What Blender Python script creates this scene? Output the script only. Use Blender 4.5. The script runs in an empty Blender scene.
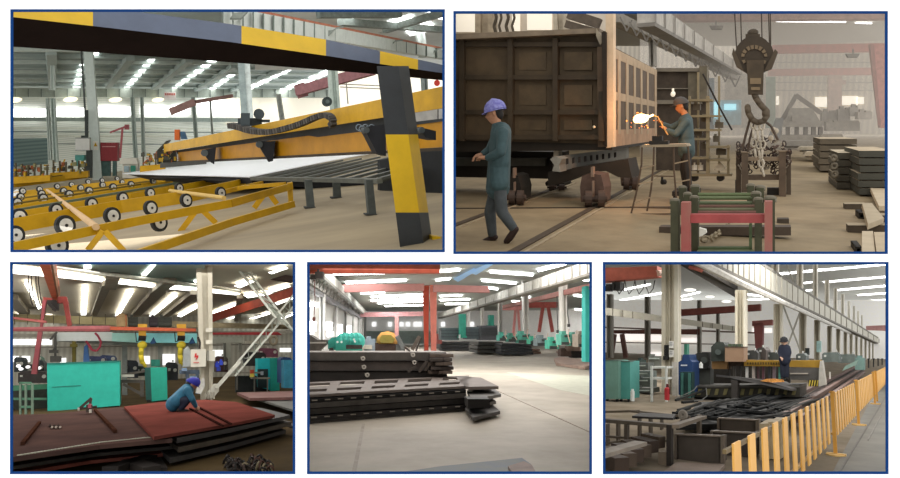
import bpy, bmesh, math, random
from mathutils import Vector, Matrix
random.seed(7)
SC = bpy.context.scene
COL = SC.collection
F = 650.0                      # focal length in pixels of the 900 x 478 frame
CX, CY = 450.0, 239.0
V = Vector

# ------------------------------------------------------------------ materials
_MC = {}
def lin(c):
    c = c / 255.0
    return c / 12.92 if c <= 0.04045 else ((c + 0.055) / 1.055) ** 2.4
def rgb(h):
    h = h.lstrip('#')
    return tuple(lin(int(h[i:i + 2], 16)) for i in (0, 2, 4)) + (1.0,)
def mt(h, rough=0.65, metal=0.0, var=0.18, scale=3.0, emit=0.0, spec=0.3, bump=0.0, stretch=None, h2=None):
    key = (h, rough, metal, var, scale, emit, spec, bump, stretch, h2)
    if key in _MC: return _MC[key]
    m = bpy.data.materials.new('paint_' + h.strip('#'))
    m.use_nodes = True
    nt = m.node_tree; N = nt.nodes; L = nt.links
    b = N['Principled BSDF']
    b.inputs['Roughness'].default_value = rough
    b.inputs['Metallic'].default_value = metal
    b.inputs['Specular IOR Level'].default_value = spec
    c = rgb(h)
    tc = N.new('ShaderNodeTexCoord'); mp = N.new('ShaderNodeMapping')
    L.new(tc.outputs['Object'], mp.inputs['Vector'])
    if stretch: mp.inputs['Scale'].default_value = stretch
    nz = N.new('ShaderNodeTexNoise')
    nz.inputs['Scale'].default_value = scale; nz.inputs['Detail'].default_value = 5.0
    nz.inputs['Roughness'].default_value = 0.65
    L.new(mp.outputs['Vector'], nz.inputs['Vector'])
    rp = N.new('ShaderNodeValToRGB')
    rp.color_ramp.elements[0].position = 0.3; rp.color_ramp.elements[1].position = 0.7
    if h2:
        rp.color_ramp.elements[0].color = rgb(h2); rp.color_ramp.elements[1].color = c
    else:
        rp.color_ramp.elements[0].color = tuple(max(0, x * (1 - var * 1.5)) for x in c[:3]) + (1,)
        rp.color_ramp.elements[1].color = tuple(min(1, x * (1 + var)) for x in c[:3]) + (1,)
    L.new(nz.outputs['Fac'], rp.inputs['Fac'])
    L.new(rp.outputs['Color'], b.inputs['Base Color'])
    if emit:
        b.inputs['Emission Color'].default_value = c
        b.inputs['Emission Strength'].default_value = emit
    if bump:
        bp = N.new('ShaderNodeBump'); bp.inputs['Strength'].default_value = bump; bp.inputs['Distance'].default_value = 0.05
        L.new(nz.outputs['Fac'], bp.inputs['Height']); L.new(bp.outputs['Normal'], b.inputs['Normal'])
    _MC[key] = m
    return m
def ribbed(h, h2, scale=2.0, axis='X', rough=0.6):
    """corrugated sheet: procedural bands across one axis of the surface"""
    key = ('rib', h, h2, scale, axis)
    if key in _MC: return _MC[key]
    m = bpy.data.materials.new('sheet_' + h.strip('#')); m.use_nodes = True
    nt = m.node_tree; N = nt.nodes; L = nt.links; b = N['Principled BSDF']
    b.inputs['Roughness'].default_value = rough; b.inputs['Specular IOR Level'].default_value = 0.2
    tc = N.new('ShaderNodeTexCoord'); w = N.new('ShaderNodeTexWave')
    w.wave_type = 'BANDS'; w.bands_direction = axis
    w.inputs['Scale'].default_value = scale; w.inputs['Distortion'].default_value = 0.4; w.inputs['Detail'].default_value = 1.0
    L.new(tc.outputs['Object'], w.inputs['Vector'])
    nz = N.new('ShaderNodeTexNoise'); nz.inputs['Scale'].default_value = 0.12; L.new(tc.outputs['Object'], nz.inputs['Vector'])
    mx = N.new('ShaderNodeMix'); mx.data_type = 'RGBA'
    mx.inputs['A'].default_value = rgb(h); mx.inputs['B'].default_value = rgb(h2)
    L.new(w.outputs['Fac'], mx.inputs['Factor'])
    hs = N.new('ShaderNodeHueSaturation'); mm = N.new('ShaderNodeMath'); mm.operation = 'MULTIPLY_ADD'
    mm.inputs[1].default_value = 0.5; mm.inputs[2].default_value = 0.75
    L.new(nz.outputs['Fac'], mm.inputs[0]); L.new(mm.outputs[0], hs.inputs['Value']); L.new(mx.outputs['Result'], hs.inputs['Color'])
    L.new(hs.outputs['Color'], b.inputs['Base Color'])
    _MC[key] = m
    return m
def glow(h, s): return mt(h, emit=s, var=0.02)

# ------------------------------------------------------------------ rooms
def ray(px, py): return V(((px - CX) / F, 1.0, (CY - py) / F))
class Room:
    """one hall: floor z=0, eye at height h, floor horizon through (hu,hv) with slope a, depth axis towards (hu,hv)"""
    def __init__(s, key, hu, hv, a, bounds, h=1.6):
        s.key = key; s.h = h; s.bounds = bounds; s.hu, s.hv, s.a = hu, hv, a
        dv = ray(hu, hv).normalized()
        n = V((a, -((CY - hv) + a * (hu - CX)) / F, 1.0)).normalized()
        x = dv.cross(n).normalized()
        s.R = Matrix((x, dv, n)).transposed()      # columns = axes
        s.Ri = s.R.transposed()
        s.M = s.R.to_4x4() @ Matrix.Translation((0, 0, -h))
    def hy(s, px): return s.hv + s.a * (px - s.hu)
R = None
def use(r):
    global R
    R = r
def rr(px, py): return R.Ri @ ray(px, py)
def fl(px, py, z=0.0):
    q = rr(px, py); t = (z - R.h) / q.z
    return V((0, 0, R.h)) + q * t
def dp(px, py, Y):
    q = rr(px, py); return V((0, 0, R.h)) + q * (Y / q.y)
def Yf(px, py, z=0.0): return fl(px, py, z).y
def vplane(p, q):
    """vertical plane through two floor points; returns pixel -> point"""
    n = V((q.y - p.y, -(q.x - p.x), 0)).normalized()
    def g(px, py, off=0.0):
        r_ = rr(px, py); o = V((0, 0, R.h))
        return o + r_ * ((p - o).dot(n) / r_.dot(n)) * (1 - off)
    return g
def pxm(Y): return Y / F           # metres per pixel at depth Y

def lin_(x, tab):
    for (xa, ya), (xb, yb) in zip(tab, tab[1:]):
        if x <= xb: return ya + (yb - ya) * (x - xa) / (xb - xa)
    return ya + (yb - ya) * (x - xa) / (xb - xa)
# ------------------------------------------------------------------ geometry
class G:
    def __init__(s): s.v = []; s.f = []; s.m = []; s.mi = 0; s.sm = False
    def mat(s, i): s.mi = i; return s
    def add(s, vs, fs):
        o = len(s.v); s.v += [V(x) for x in vs]
        for q in fs: s.f.append([o + i for i in q]); s.m.append(s.mi)
        return s
    def hexa(s, p):   # p0..3 front TL,TR,BR,BL ; p4..7 back
        return s.add(p, [(3, 2, 1, 0), (4, 5, 6, 7), (0, 1, 5, 4), (2, 3, 7, 6), (1, 2, 6, 5), (3, 0, 4, 7)])
    def quad(s, q, Y, th=0.3):
        """pixel quad TL,TR,BR,BL at depth Y (or (Yleft,Yright)), extruded back by th"""
        yl, yr = Y if isinstance(Y, (tuple, list)) else (Y, Y)
        a = [dp(*q[0], yl), dp(*q[1], yr), dp(*q[2], yr), dp(*q[3], yl)]
        return s.hexa(a + [p + V((0, th, 0)) for p in a])
    def box(s, x0, y0, x1, y1, Y, th=0.3):
        return s.quad([(x0, y0), (x1, y0), (x1, y1), (x0, y1)], Y, th)
    def fbox(s, x0, y0, x1, y1, th=0.3, dY=0):
        return s.box(x0, y0, x1, y1, Yf((x0 + x1) / 2, y1) + dY, th)
    def prism(s, pts, vec):
        n = len(pts); vec = V(vec)
        a = [V(p) for p in pts]; b = [p + vec for p in a]
        fs = [tuple(range(n)), tuple(range(2 * n - 1, n - 1, -1))] + [(i, n + i, n + (i + 1) % n, (i + 1) % n) for i in range(n)]
        return s.add(a + b, fs)
    def poly(s, px, Y, th=0.2): return s.prism([dp(x, y, Y) for x, y in px], (0, th, 0))
    def plate(s, px, z, th):
        """pixel polygon on the level z, thickness th downwards"""
        return s.prism([fl(x, y, z) for x, y in px], (0, 0, -th))
    def bar(s, p, q, w, h=None, up=V((0, 0, 1))):
        h = w if h is None else h; p = V(p); q = V(q); d = (q - p)
        if d.length < 1e-6: return s
        d.normalize(); x = d.cross(up)
        if x.length < 1e-3: x = d.cross(V((0, 1, 0)))
        x.normalize(); u = x.cross(d).normalized(); x *= w / 2; u *= h / 2
        return s.hexa([p - x + u, p + x + u, p + x - u, p - x - u, q - x + u, q + x + u, q + x - u, q - x - u])
    def pb(s, a, b, Y, w, th=None):
        """bar between two pixels, width w in pixels"""
        y1, y2 = Y if isinstance(Y, (tuple, list)) else (Y, Y)
        W = w * pxm((y1 + y2) / 2)
        return s.bar(dp(*a, y1), dp(*b, y2), W if th is None else th, W)
    def cyl(s, p, q, r, r2=None, n=10):
        p = V(p); q = V(q); r2 = r if r2 is None else r2; d = (q - p).normalized()
        x = d.cross(V((0, 0, 1)))
        if x.length < 1e-3: x = d.cross(V((0, 1, 0)))
        x.normalize(); u = x.cross(d)
        vs = []
        for c, rd in ((p, r), (q, r2)):
            for i in range(n):
                t = 2 * math.pi * i / n
                vs.append(c + x * (rd * math.cos(t)) + u * (rd * math.sin(t)))
        return s.add(vs, [tuple(range(n)), tuple(range(2 * n - 1, n - 1, -1))] + [(i, n + i, n + (i + 1) % n, (i + 1) % n) for i in range(n)])
    def tube(s, pts, r, n=7):
        for a, b in zip(pts, pts[1:]): s.cyl(a, b, r, n=n)
        if s.sm:
            for p in pts: s.ball(p, r, n=n, k=6)
        return s
    def pt(s, px, Y, w, n=7):
        """tube through pixels at depth Y, diameter w pixels"""
        return s.tube([dp(x, y, Y) for x, y in px], w * pxm(Y) / 2, n)
    def ball(s, c, r, sc=(1, 1, 1), n=10, k=7):
        c = V(c); vs = [c + V((0, 0, r * sc[2]))]
        for j in range(1, k):
            ph = math.pi * j / k
            for i in range(n):
                t = 2 * math.pi * i / n
                vs.append(c + V((r * sc[0] * math.sin(ph) * math.cos(t), r * sc[1] * math.sin(ph) * math.sin(t), r * sc[2] * math.cos(ph))))
        vs.append(c - V((0, 0, r * sc[2])))
        fs = [(0, 1 + i, 1 + (i + 1) % n) for i in range(n)]
        for j in range(k - 2):
            for i in range(n):
                a = 1 + j * n; fs.append((a + i, a + n + i, a + n + (i + 1) % n, a + (i + 1) % n))
        e = len(vs) - 1; a = 1 + (k - 2) * n
        fs += [(e, a + (i + 1) % n, a + i) for i in range(n)]
        return s.add(vs, fs)
    def ring(s, c, ax, Rr, r, n=14, k=6, sx=1.0, up=None):
        """torus (a chain link when sx stretches it)"""
        c = V(c); ax = V(ax).normalized(); u = V(up) if up else V((0, 0, 1))
        x = ax.cross(u)
        if x.length < 1e-3: x = ax.cross(V((0, 1, 0)))
        x.normalize(); u = x.cross(ax).normalized(); vs = []
        for i in range(n):
            t = 2 * math.pi * i / n; rd = x * math.cos(t) + u * math.sin(t) * sx
            m_ = c + rd * Rr; rn = rd.normalized()
            for j in range(k):
                p = 2 * math.pi * j / k
                vs.append(m_ + rn * (r * math.cos(p)) + ax * (r * math.sin(p)))
        fs = [(i * k + j, ((i + 1) % n) * k + j, ((i + 1) % n) * k + (j + 1) % k, i * k + (j + 1) % k) for i in range(n) for j in range(k)]
        return s.add(vs, fs)
    def chain(s, pts, rl, r):
        """chain of links along a 3-D polyline"""
        for a, b in zip(pts, pts[1:]):
            a = V(a); b = V(b); n = max(1, int((b - a).length / (rl * 2.2))); d = (b - a).normalized()
            for i in range(n):
                side = d.cross(V((0, 1, 0))); side = side.normalized() if side.length > 1e-3 else V((1, 0, 0))
                oth = d.cross(side).normalized()
                s.ring(a + (b - a) * ((i + .5) / n), side if i % 2 else oth, rl * 0.7, r, n=8, k=4, sx=1.8, up=d)
        return s

# ------------------------------------------------------------------ objects
INFO = {}       # object -> (room, world matrix)
_cnt = {}
def cpt(g):
    lo = V((min(v.x for v in g.v), min(v.y for v in g.v), min(v.z for v in g.v)))
    hi = V((max(v.x for v in g.v), max(v.y for v in g.v), max(v.z for v in g.v)))
    return V(((lo.x + hi.x) / 2, (lo.y + hi.y) / 2, lo.z))
def mesh(name, g, mats, base):
    me = bpy.data.meshes.new(name)
    me.from_pydata([v - base for v in g.v], [], g.f)
    if not isinstance(mats, (list, tuple)): mats = [mats]
    for m in mats: me.materials.append(m)
    for p, i in zip(me.polygons, g.m):
        p.material_index = min(i, len(mats) - 1); p.use_smooth = g.sm
    bm = bmesh.new(); bm.from_mesh(me); bmesh.ops.recalc_face_normals(bm, faces=bm.faces); bm.to_mesh(me); bm.free()
    return me
def tag(o, label=None, cat=None, group=None, kind=None):
    if label: o['label'] = label
    if cat: o['category'] = cat
    if group: o['group'] = group
    if kind: o['kind'] = kind
    return o
def S(name, label, cat, g, mats, group=None, kind=None):
    """a thing that is one mesh"""
    b = cpt(g); o = bpy.data.objects.new(name, mesh(name, g, mats, b)); COL.objects.link(o)
    M = R.M @ Matrix.Translation(b); o.matrix_world = M; INFO[o] = (R, M, b)
    return tag(o, label, cat, group, kind)
def T(name, label, cat, base, group=None):
    o = bpy.data.objects.new(name, None); o.empty_display_size = 0.2; COL.objects.link(o)
    base = V(base); M = R.M @ Matrix.Translation(base); o.matrix_world = M; INFO[o] = (R, M, base)
    return tag(o, label, cat, group)
def P(par, name, g, mats, label=None, kind=None):
    """a part (or, under a part, a sub-part)"""
    b = INFO[par][2]; o = bpy.data.objects.new(name, mesh(name, g, mats, b)); COL.objects.link(o)
    o.parent = par; INFO[o] = (R, INFO[par][1], b)
    return tag(o, label, None, None, kind)
def ST(name, g, mats, par=None):
    """the setting; numbered names for windows and trim"""
    if name in ('window', 'trim', 'door'):
        _cnt[name] = _cnt.get(name, 0) + 1; name = '%s_%d' % (name, _cnt[name])
    if par: return P(par, name, g, mats)
    return S(name, None, None, g, mats, kind='structure')

def hcolumn(q, Y, th=0.5, name='steel_column', label='', mats=None, group=None, extra=None):
    """H-section column from pixel quad TL,TR,BR,BL: two flanges and a web set back between them"""
    TLq, TRq, BRq, BLq = q
    lerp = lambda a, b, t: (a[0] + (b[0] - a[0]) * t, a[1] + (b[1] - a[1]) * t)
    g = G()
    g.quad([TLq, lerp(TLq, TRq, .3), lerp(BLq, BRq, .3), BLq], Y, th)
    g.quad([lerp(TLq, TRq, .7), TRq, BRq, lerp(BLq, BRq, .7)], Y, th)
    web = [lerp(TLq, TRq, .3), lerp(TLq, TRq, .7), lerp(BLq, BRq, .7), lerp(BLq, BRq, .3)]
    a = [dp(*w_, Y) + V((0, th * .35, 0)) for w_ in web]
    g.hexa(a + [p + V((0, th * .2, 0)) for p in a])
    if extra: extra(g)
    return S(name, label, 'column', g, mats, group)

# ------------------------------------------------------------------ people
def capsules(segs):
    """segs: list of (p, r, q, r2): overlapping round cones, later fused by a voxel remesh"""
    g = G(); g.sm = True
    for p, r, q, r2 in segs:
        g.ball(p, r, n=12, k=8)
        if (V(q) - V(p)).length > 1e-4:
            g.ball(q, r2, n=12, k=8); g.cyl(p, q, r, r2, n=12)
    return g
def flesh(par, name, segs, m, vox, label=None):
    o = P(par, name, capsules(segs), m, label)
    md = o.modifiers.new('fuse', 'REMESH'); md.mode = 'VOXEL'; md.voxel_size = vox; md.use_smooth_shade = True
    ms = o.modifiers.new('soften', 'SMOOTH'); ms.factor = 0.5; ms.iterations = 3
    return o
def person(label, Y, J, cols, base_px, vox=0.014, fist=False, hat='helmet', sk=1.0):
    """J: joint name -> (px, py, depth offset in m); radii in metres at body scale k"""
    k = sk
    j = {n: dp(a[0], a[1], Y + (a[2] if len(a) > 2 else 0)) for n, a in J.items()}
    t = T('person', label, 'person', dp(base_px[0], base_px[1], Y))
    skin, jac, tro, sho, hatm, hair = cols
    hd = j['head']; face = (j['nose'] - hd).normalized()
    up = (hd - j['neck']).normalized(); side = face.cross(up).normalized()
    seg = [(hd + up * .03 * k, .098 * k, hd - up * .035 * k + face * .025 * k, .078 * k),
           (hd - up * .085 * k + face * .05 * k, .048 * k, hd - up * .085 * k + face * .05 * k, .048 * k),
           (hd + face * .1 * k - up * .01 * k, .014 * k, hd + face * .118 * k - up * .035 * k, .017 * k),   # nose
           (hd + face * .098 * k - up * .068 * k - side * .018 * k, .011 * k, hd + face * .098 * k - up * .068 * k + side * .018 * k, .011 * k),  # mouth
           (hd - up * .06 * k, .056 * k, j['neck'] - up * .02 * k, .06 * k)]
    for sgn in (-1, 1):
        seg.append((hd + side * .092 * sgn * k - up * .0 * k, .02 * k, hd + side * .092 * sgn * k - up * .04 * k, .016 * k))       # ears
    ch = (j['shl'] + j['shr']) / 2
    hip = (j['hipl'] + j['hipr']) / 2
    seg += [(ch, .1 * k, hip, .1 * k)]
    for s_ in 'lr':
        seg += [(j['sh' + s_], .045 * k, j['el' + s_], .04 * k), (j['el' + s_], .04 * k, j['wr' + s_], .03 * k),
                (j['hip' + s_], .07 * k, j['kn' + s_], .05 * k), (j['kn' + s_], .05 * k, j['an' + s_], .038 * k)]
        w = j['wr' + s_]; h = j['ha' + s_]; d = (h - w).normalized()
        sd = d.cross(V((0, 0, 1)))
        sd = sd.normalized() if sd.length > .1 else V((0, 1, 0))
        nn = sd.cross(d).normalized()
        pal = w + d * .085 * k
        seg += [(w, .028 * k, pal - sd * .018 * k, .026 * k), (w, .028 * k, pal + sd * .018 * k, .026 * k)]
        for fi, ln in enumerate((.06, .075, .07, .055)):
            o_ = sd * ((fi - 1.5) * .023 * k); k1 = pal + o_ + d * .02 * k
            k2 = k1 + d * ln * .55 * k - nn * .014 * k; k3 = k2 + d * ln * .35 * k - nn * .035 * k
            seg += [(k1, .0105 * k, k2, .0095 * k), (k2, .0095 * k, k3, .0085 * k)]
        th0 = w + d * .03 * k - sd * .035 * k; th1 = th0 + d * .035 * k - sd * .025 * k; th2 = th1 + d * .035 * k - nn * .01 * k
        seg += [(th0, .014 * k, th1, .0125 * k), (th1, .0125 * k, th2, .0105 * k)]
    flesh(t, 'body', seg, skin, vox)
    eg = G()
    for sgn in (-1, 1): eg.ball(hd + face * .088 * k + side * .034 * sgn * k + up * .012 * k, .013 * k, n=8, k=5)
    P(t, 'eyes', eg, mt('#1c1714'))
    # jacket
    mid = (ch * .45 + hip * .55)
    sg = [(j['neck'] - up * .035 * k, .078 * k, ch, .12 * k), (j['shl'], .078 * k, j['shr'], .078 * k),
          (ch, .135 * k, mid, .148 * k), (mid, .148 * k, hip - (ch - hip).normalized() * .05 * k, .158 * k)]
    sdv = (j['shr'] - j['shl']).normalized() * .06 * k
    sg += [(ch + sdv, .11 * k, mid + sdv, .13 * k), (ch - sdv, .11 * k, mid - sdv, .13 * k)]
    for s_ in 'lr':
        sg.append((mid, .145 * k, j['hip' + s_] + (mid - hip).normalized() * .02 * k, .132 * k))
        w = j['wr' + s_]; e = j['el' + s_]
        sg += [(j['sh' + s_], .078 * k, e, .064 * k), (e, .064 * k, w + (e - w) * .08, .046 * k)]
    flesh(t, 'jacket', sg, jac, vox)
    # trousers
    sg = [(hip, .115 * k, hip, .115 * k)]
    for s_ in 'lr':
        a_ = j['an' + s_]; kn = j['kn' + s_]
        sg += [(hip, .09 * k, j['hip' + s_], .09 * k), (j['hip' + s_], .09 * k, kn, .078 * k), (kn, .078 * k, a_ + (kn - a_) * .1, .062 * k)]
    flesh(t, 'trousers', sg, tro, vox)
    for s_ in 'lr':
        a_ = j['an' + s_]; to = j['to' + s_]; d = (to - a_)
        heel = a_ - d.normalized() * .04 * k - V((0, 0, .035 * k))
        flesh(t, 'shoe', [(a_, .05 * k, heel, .045 * k), (heel, .045 * k, a_ + d * .55 - V((0, 0, .02 * k)), .05 * k), (a_ + d * .55 - V((0, 0, .02 * k)), .05 * k, to, .04 * k)], sho, vox)
    # hair and hat
    flesh(t, 'hair', [(hd + up * .035 * k - face * .02 * k, .1 * k, hd - up * .05 * k - face * .05 * k, .062 * k)], hair, vox)
    hg = G(); hg.sm = True; n = 16; vs = [hd + up * .175 * k]; fs = []
    c0 = hd + up * (.045 if hat == 'cap' else .022) * k - face * .012 * k
    for jn in range(1, 6):
        ph = math.pi / 2 * jn / 5
        for i in range(n):
            a = 2 * math.pi * i / n
            vs.append(c0 + (face * math.cos(a) * 1.12 + side * math.sin(a)) * ((.122 if hat == 'cap' else .13) * k * math.sin(ph)) + up * (.14 * k * math.cos(ph)))
    for i in range(n): fs.append((0, 1 + i, 1 + (i + 1) % n))
    for jn in range(4):
        for i in range(n):
            b = 1 + jn * n; fs.append((b + i, b + n + i, b + n + (i + 1) % n, b + (i + 1) % n))
    hg.add(vs, fs)
    hl = P(t, hat, hg, hatm)
    bg = G(); c1 = c0 - up * .005 * k; vs = []
    for i in range(n):
        a = 2 * math.pi * i / n; ex = max(0, math.cos(a)) * (.06 if hat == 'cap' else .028) + .01
        r0 = (face * math.cos(a) * 1.12 + side * math.sin(a)) * .12 * k
        r1 = r0 * (1 + ex / .12)
        vs += [c1 + r0 + up * .006 * k, c1 + r1 - up * .004 * k, c1 + r1 - up * .012 * k]
    bg.add(vs, [(i * 3 + a, ((i + 1) % n) * 3 + a, ((i + 1) % n) * 3 + a + 1, i * 3 + a + 1) for i in range(n) for a in (0, 1)])
    P(hl, 'brim', bg, hatm)
    return t, j
# ------------------------------------------------------------------ the white wall with five blue framed openings
TL = Room('TL', 228, 147, -0.118, (-120, -120, 449.2, 257))
TR = Room('TR', 765, 125, -0.012, (449.4, -120, 1020, 257.5))
BL = Room('BL', 150, 360, -0.03, (-120, 258.5, 300.9, 560))
BM = Room('BM', 382, 334, -0.003, (301.1, 258.5, 597.4, 560))
BR = Room('BR', 897, 351, 0.03, (597.6, 258.5, 1020, 560))
PAGE = Room('PAGE', 450, 239, 0.0, None, h=0.0)
use(PAGE)
D0 = 4.4
FR = [('top left', (10.3, 9.2, 444.8, 252.2)), ('top right', (453.4, 11, 887.9, 254)), ('bottom left', (9.9, 262, 295.2, 474.2)),
      ('bottom middle', (307, 262, 592, 474.2)), ('bottom right', (603, 262, 888.6, 474.2))]
g = G()
xs = sorted({-150, 1050} | {v for _, b in FR for v in (b[0], b[2])}); ys = sorted({-120, 600} | {v for _, b in FR for v in (b[1], b[3])})
for x0, x1 in zip(xs, xs[1:]):
    for y0, y1 in zip(ys, ys[1:]):
        cx, cy = (x0 + x1) / 2, (y0 + y1) / 2
        if any(b[0] < cx < b[2] and b[1] < cy < b[3] for _, b in FR): continue
        p = [dp(x0, y0, D0), dp(x1, y0, D0), dp(x1, y1, D0), dp(x0, y1, D0)]
        g.add(p, [(0, 1, 2, 3)])
ST('wall_front', g, mt('#fbfcfd', var=0.0, rough=0.9, spec=0.0, emit=0.12))  # faint emission lifts the board to full white
for nm, (a, b, c, d) in FR:
    g = G(); w = 2.4
    for q in ((a, b, c, b + w), (a, d - w, c, d), (a, b + w, a + w, d - w), (c - w, b + w, c, d - w)):
        g.box(*q, D0 - 0.004, 0.008)
    S('picture_frame', 'thin dark blue frame around the %s factory view' % nm, 'frame', g, mt('#0f3870', rough=0.7, var=0.04, spec=.05))
def divider(px, y0, y1, name):
    g = G(); g.add([dp(px, y0, D0 + .05), dp(px, y1, D0 + .05), dp(px, y1, 150), dp(px, y0, 150)], [(0, 1, 2, 3)])
    ST(name, g, mt('#c4c4c0', rough=0.9, var=0.05))
divider(449.3, 0, 257, 'wall_divider'); divider(301, 259, 480, 'wall_divider'); divider(597.5, 259, 480, 'wall_divider')
# ================================================================== BOTTOM LEFT: plates, teal cabinets, crouching worker
use(BL)
tea = mt('#2fb3a0', var=.08, rough=.5); teas = mt('#2a6a62', var=.1); rpl = mt('#54403a', h2='#3f3230', var=.2, scale=.7, spec=0, rough=1); rpl2 = mt('#743f38', h2='#5a332d', scale=.8, spec=0, rough=1)
dks = mt('#2c2724', var=.2); gst = mt('#4b4741', var=.2); lat = mt('#eceee4', var=.05); redb = mt('#a04a44', var=.12); redo = mt('#c05c38', var=.15); gcol = mt('#bdb7a6', var=.06)
g = G(); g.add([fl(-60, 540), fl(320, 540), fl(320, 371), fl(-60, 381)], [(0, 1, 2, 3)])
ST('floor', g, mt('#57482f', h2='#3a3022', rough=1, spec=.05, scale=.5, bump=.15))
YB = 60
g = G(); g.add([dp(-60, 396, YB), dp(320, 385, YB), dp(320, 311, YB), dp(-60, 321, YB)], [(0, 1, 2, 3)]); ST('wall_back', g, ribbed('#b9b6aa', '#a29f94', .8, 'X'))
zc = dp(150, 316, 58).z
def cq(q, dz=0.0): return [fl(x, y, zc + dz) for x, y in q]
g = G(); g.add(cq([(-60, 322), (330, 312), (330, 200), (-60, 210)]), [(0, 1, 2, 3)]); ST('ceiling', g, mt('#d6cdb9', h2='#b5ad9b', scale=.08))
g = G(); g.add(cq([(-60, 257), (12, 262), (100, 276), (205, 289), (205, 240), (-60, 240)], -.1), [(0, 1, 2, 3, 4, 5)]); ST('ceiling', g, mt('#8fa39c', h2='#778780', scale=.08))
sky = glow('#fbfaf2', 5)
g = G(); a_ = [(4, 268), (57, 273.4), (105, 278.6), (150, 284), (197, 288.2), (212, 289.8), (240, 293.2)]; b_ = [(4, 272.8), (57, 277.4), (105, 282.3), (150, 287.4), (197, 291.4), (212, 292.8), (240, 295.4)]
for k in range(len(a_) - 1): g.add(cq([a_[k], a_[k + 1], b_[k + 1], b_[k]], -.15), [(0, 1, 2, 3)])
g.mat(1)
for k in range(22):
    x = 14 + k * 10.2; y0 = lin_(x, a_); y1 = lin_(x, b_); g.add(cq([(x, y0), (x + .7, y0), (x + .7, y1), (x, y1)], -.2), [(0, 1, 2, 3)])
ST('window', g, [sky, mt('#77746a')])
for q in ([(24, 283), (29, 282), (41.5, 307.5), (38.5, 309.5)], [(82, 287), (88, 287), (86, 315), (81, 315)], [(127, 292), (134, 291), (119.5, 315), (115, 316)], [(174, 294), (178, 295.8), (153.5, 316), (149, 316)],
          [(198, 304.5), (199, 307), (181, 317), (177, 316)], [(212, 313), (238, 302.5), (238, 304.6), (212, 315.5)], [(234, 286), (254, 279), (256, 281), (240, 288)], [(268, 272.5), (286, 266.8), (288, 268.4), (272, 274)],
          [(268, 290.8), (289, 285), (290.5, 286.6), (270, 293)], [(222, 320), (237, 315.5), (237, 317), (222, 322)], [(241, 321), (270, 312.5), (270, 314), (241, 323)], [(243, 295), (273, 292.6), (268, 295), (248, 298)],
          [(141, 275), (151, 265), (156, 265), (146, 276)], [(83.5, 265), (91, 265), (91, 269), (84, 269)], [(193.5, 281), (199, 279), (199, 282), (195, 283)], [(16, 314), (22, 313), (28, 319), (22, 320)], [(46, 316), (51, 316), (57, 326), (53, 326)], [(275, 303), (293, 297), (293, 299), (277, 305)], [(280, 318), (293, 313.5), (293, 315), (281, 320)]):
    g = G(); g.add(cq(q, -.15), [(0, 1, 2, 3)]); ST('window', g, sky)
g = G(); g.tube(cq([(53, 267), (100, 273.5), (167, 281), (172, 282), (240, 291)], -.3), .07, 6); S('roof_pipe', 'thin white pipe along the upper side of the ridge window', 'pipe', g, mt('#d9d7ca'))
g = G(); g.ball(dp(131, 267, 55), .16 * 5, (1.2, 1, .9), n=8, k=5); S('roof_lamp', 'glowing round roof lamp near the top edge of the dark upper roof', 'lamp', g, glow('#e9fff8', 1.3))
for i, (a, b, w_) in enumerate((((11, 297), (25, 313), 1.4), ((160, 289), (136, 314), 1.5), ((107, 283), (94, 314), .9), ((170, 281), (155, 292), 1.3), ((113, 276), (110, 287), 1.2), ((196, 292), (165, 316), 1.2), ((240, 296), (236, 320), .8))):
    g = G(); g.bar(fl(*a, zc - .25), fl(*b, zc - .25), w_ * .4, .25); S('roof_rafter', 'dark slanting rafter under the brown roof, %s' % ('leftmost by the picture edge', 'thick one left of the white column', 'between the second and third skylight', 'crossing the ridge window at right', 'short one crossing the ridge window', 'just left of the white column', 'right of the white column by the red beam')[i], 'roof beam', g, mt('#8a8273'))
for i, (x, y0, y1) in enumerate(((112, 285, 316), (161, 292, 330), (127, 302, 318), (240, 296, 330))):
    g = G(); g.box(x, y0, x + 1.3, y1, 55, .3); S('roof_post', 'thin pale roof post, %s' % ('between the upright and slanting skylights', 'left of the white column', 'short one above the orange drum', 'right of the white column')[i], 'post', g, mt('#a39f8e'))
for i, (a, b) in enumerate((((116, 290), (142, 310)), ((128, 300), (142, 312)))):
    g = G(); g.pb(a, b, 56, .7); S('roof_brace', 'thin diagonal roof brace, %s' % ('longer one', 'shorter one')[i], 'brace', g, mt('#b0ab98'))
g = G(); g.ball(dp(181.5, 298, 58), 2.6 * pxm(58), n=10); S('roof_fan', 'small blue grey roof fan left of the white column', 'fan', g, mt('#8d96a3')); g = G(); g.cyl(dp(188, 275, 54), dp(188, 275, 54.4), 5.5 * pxm(54), n=16); S('roof_fan', 'large round grey vent in the upper roof left of the white column', 'fan', g, mt('#6f756f'))
# window band on back wall
for q in ((12, 339, 52, 345), (12, 356, 30, 362), (60, 358, 66, 366), (160, 354, 175, 365), (198, 350, 224, 358), (280, 348, 291, 352), (140, 356, 150, 364)):
    g = G(); g.box(*q, YB - .3, .1); ST('window', g, glow('#ffffff', .95))
for y0, y1, c in ((333, 336, '#8f8a80'), (346, 347.2, '#7d786f')): g = G(); g.quad([(-40, y0 + 2), (310, y0 - 3), (310, y1 - 3), (-40, y1 + 2)], YB - .5, .2); ST('trim', g, mt(c))
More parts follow.
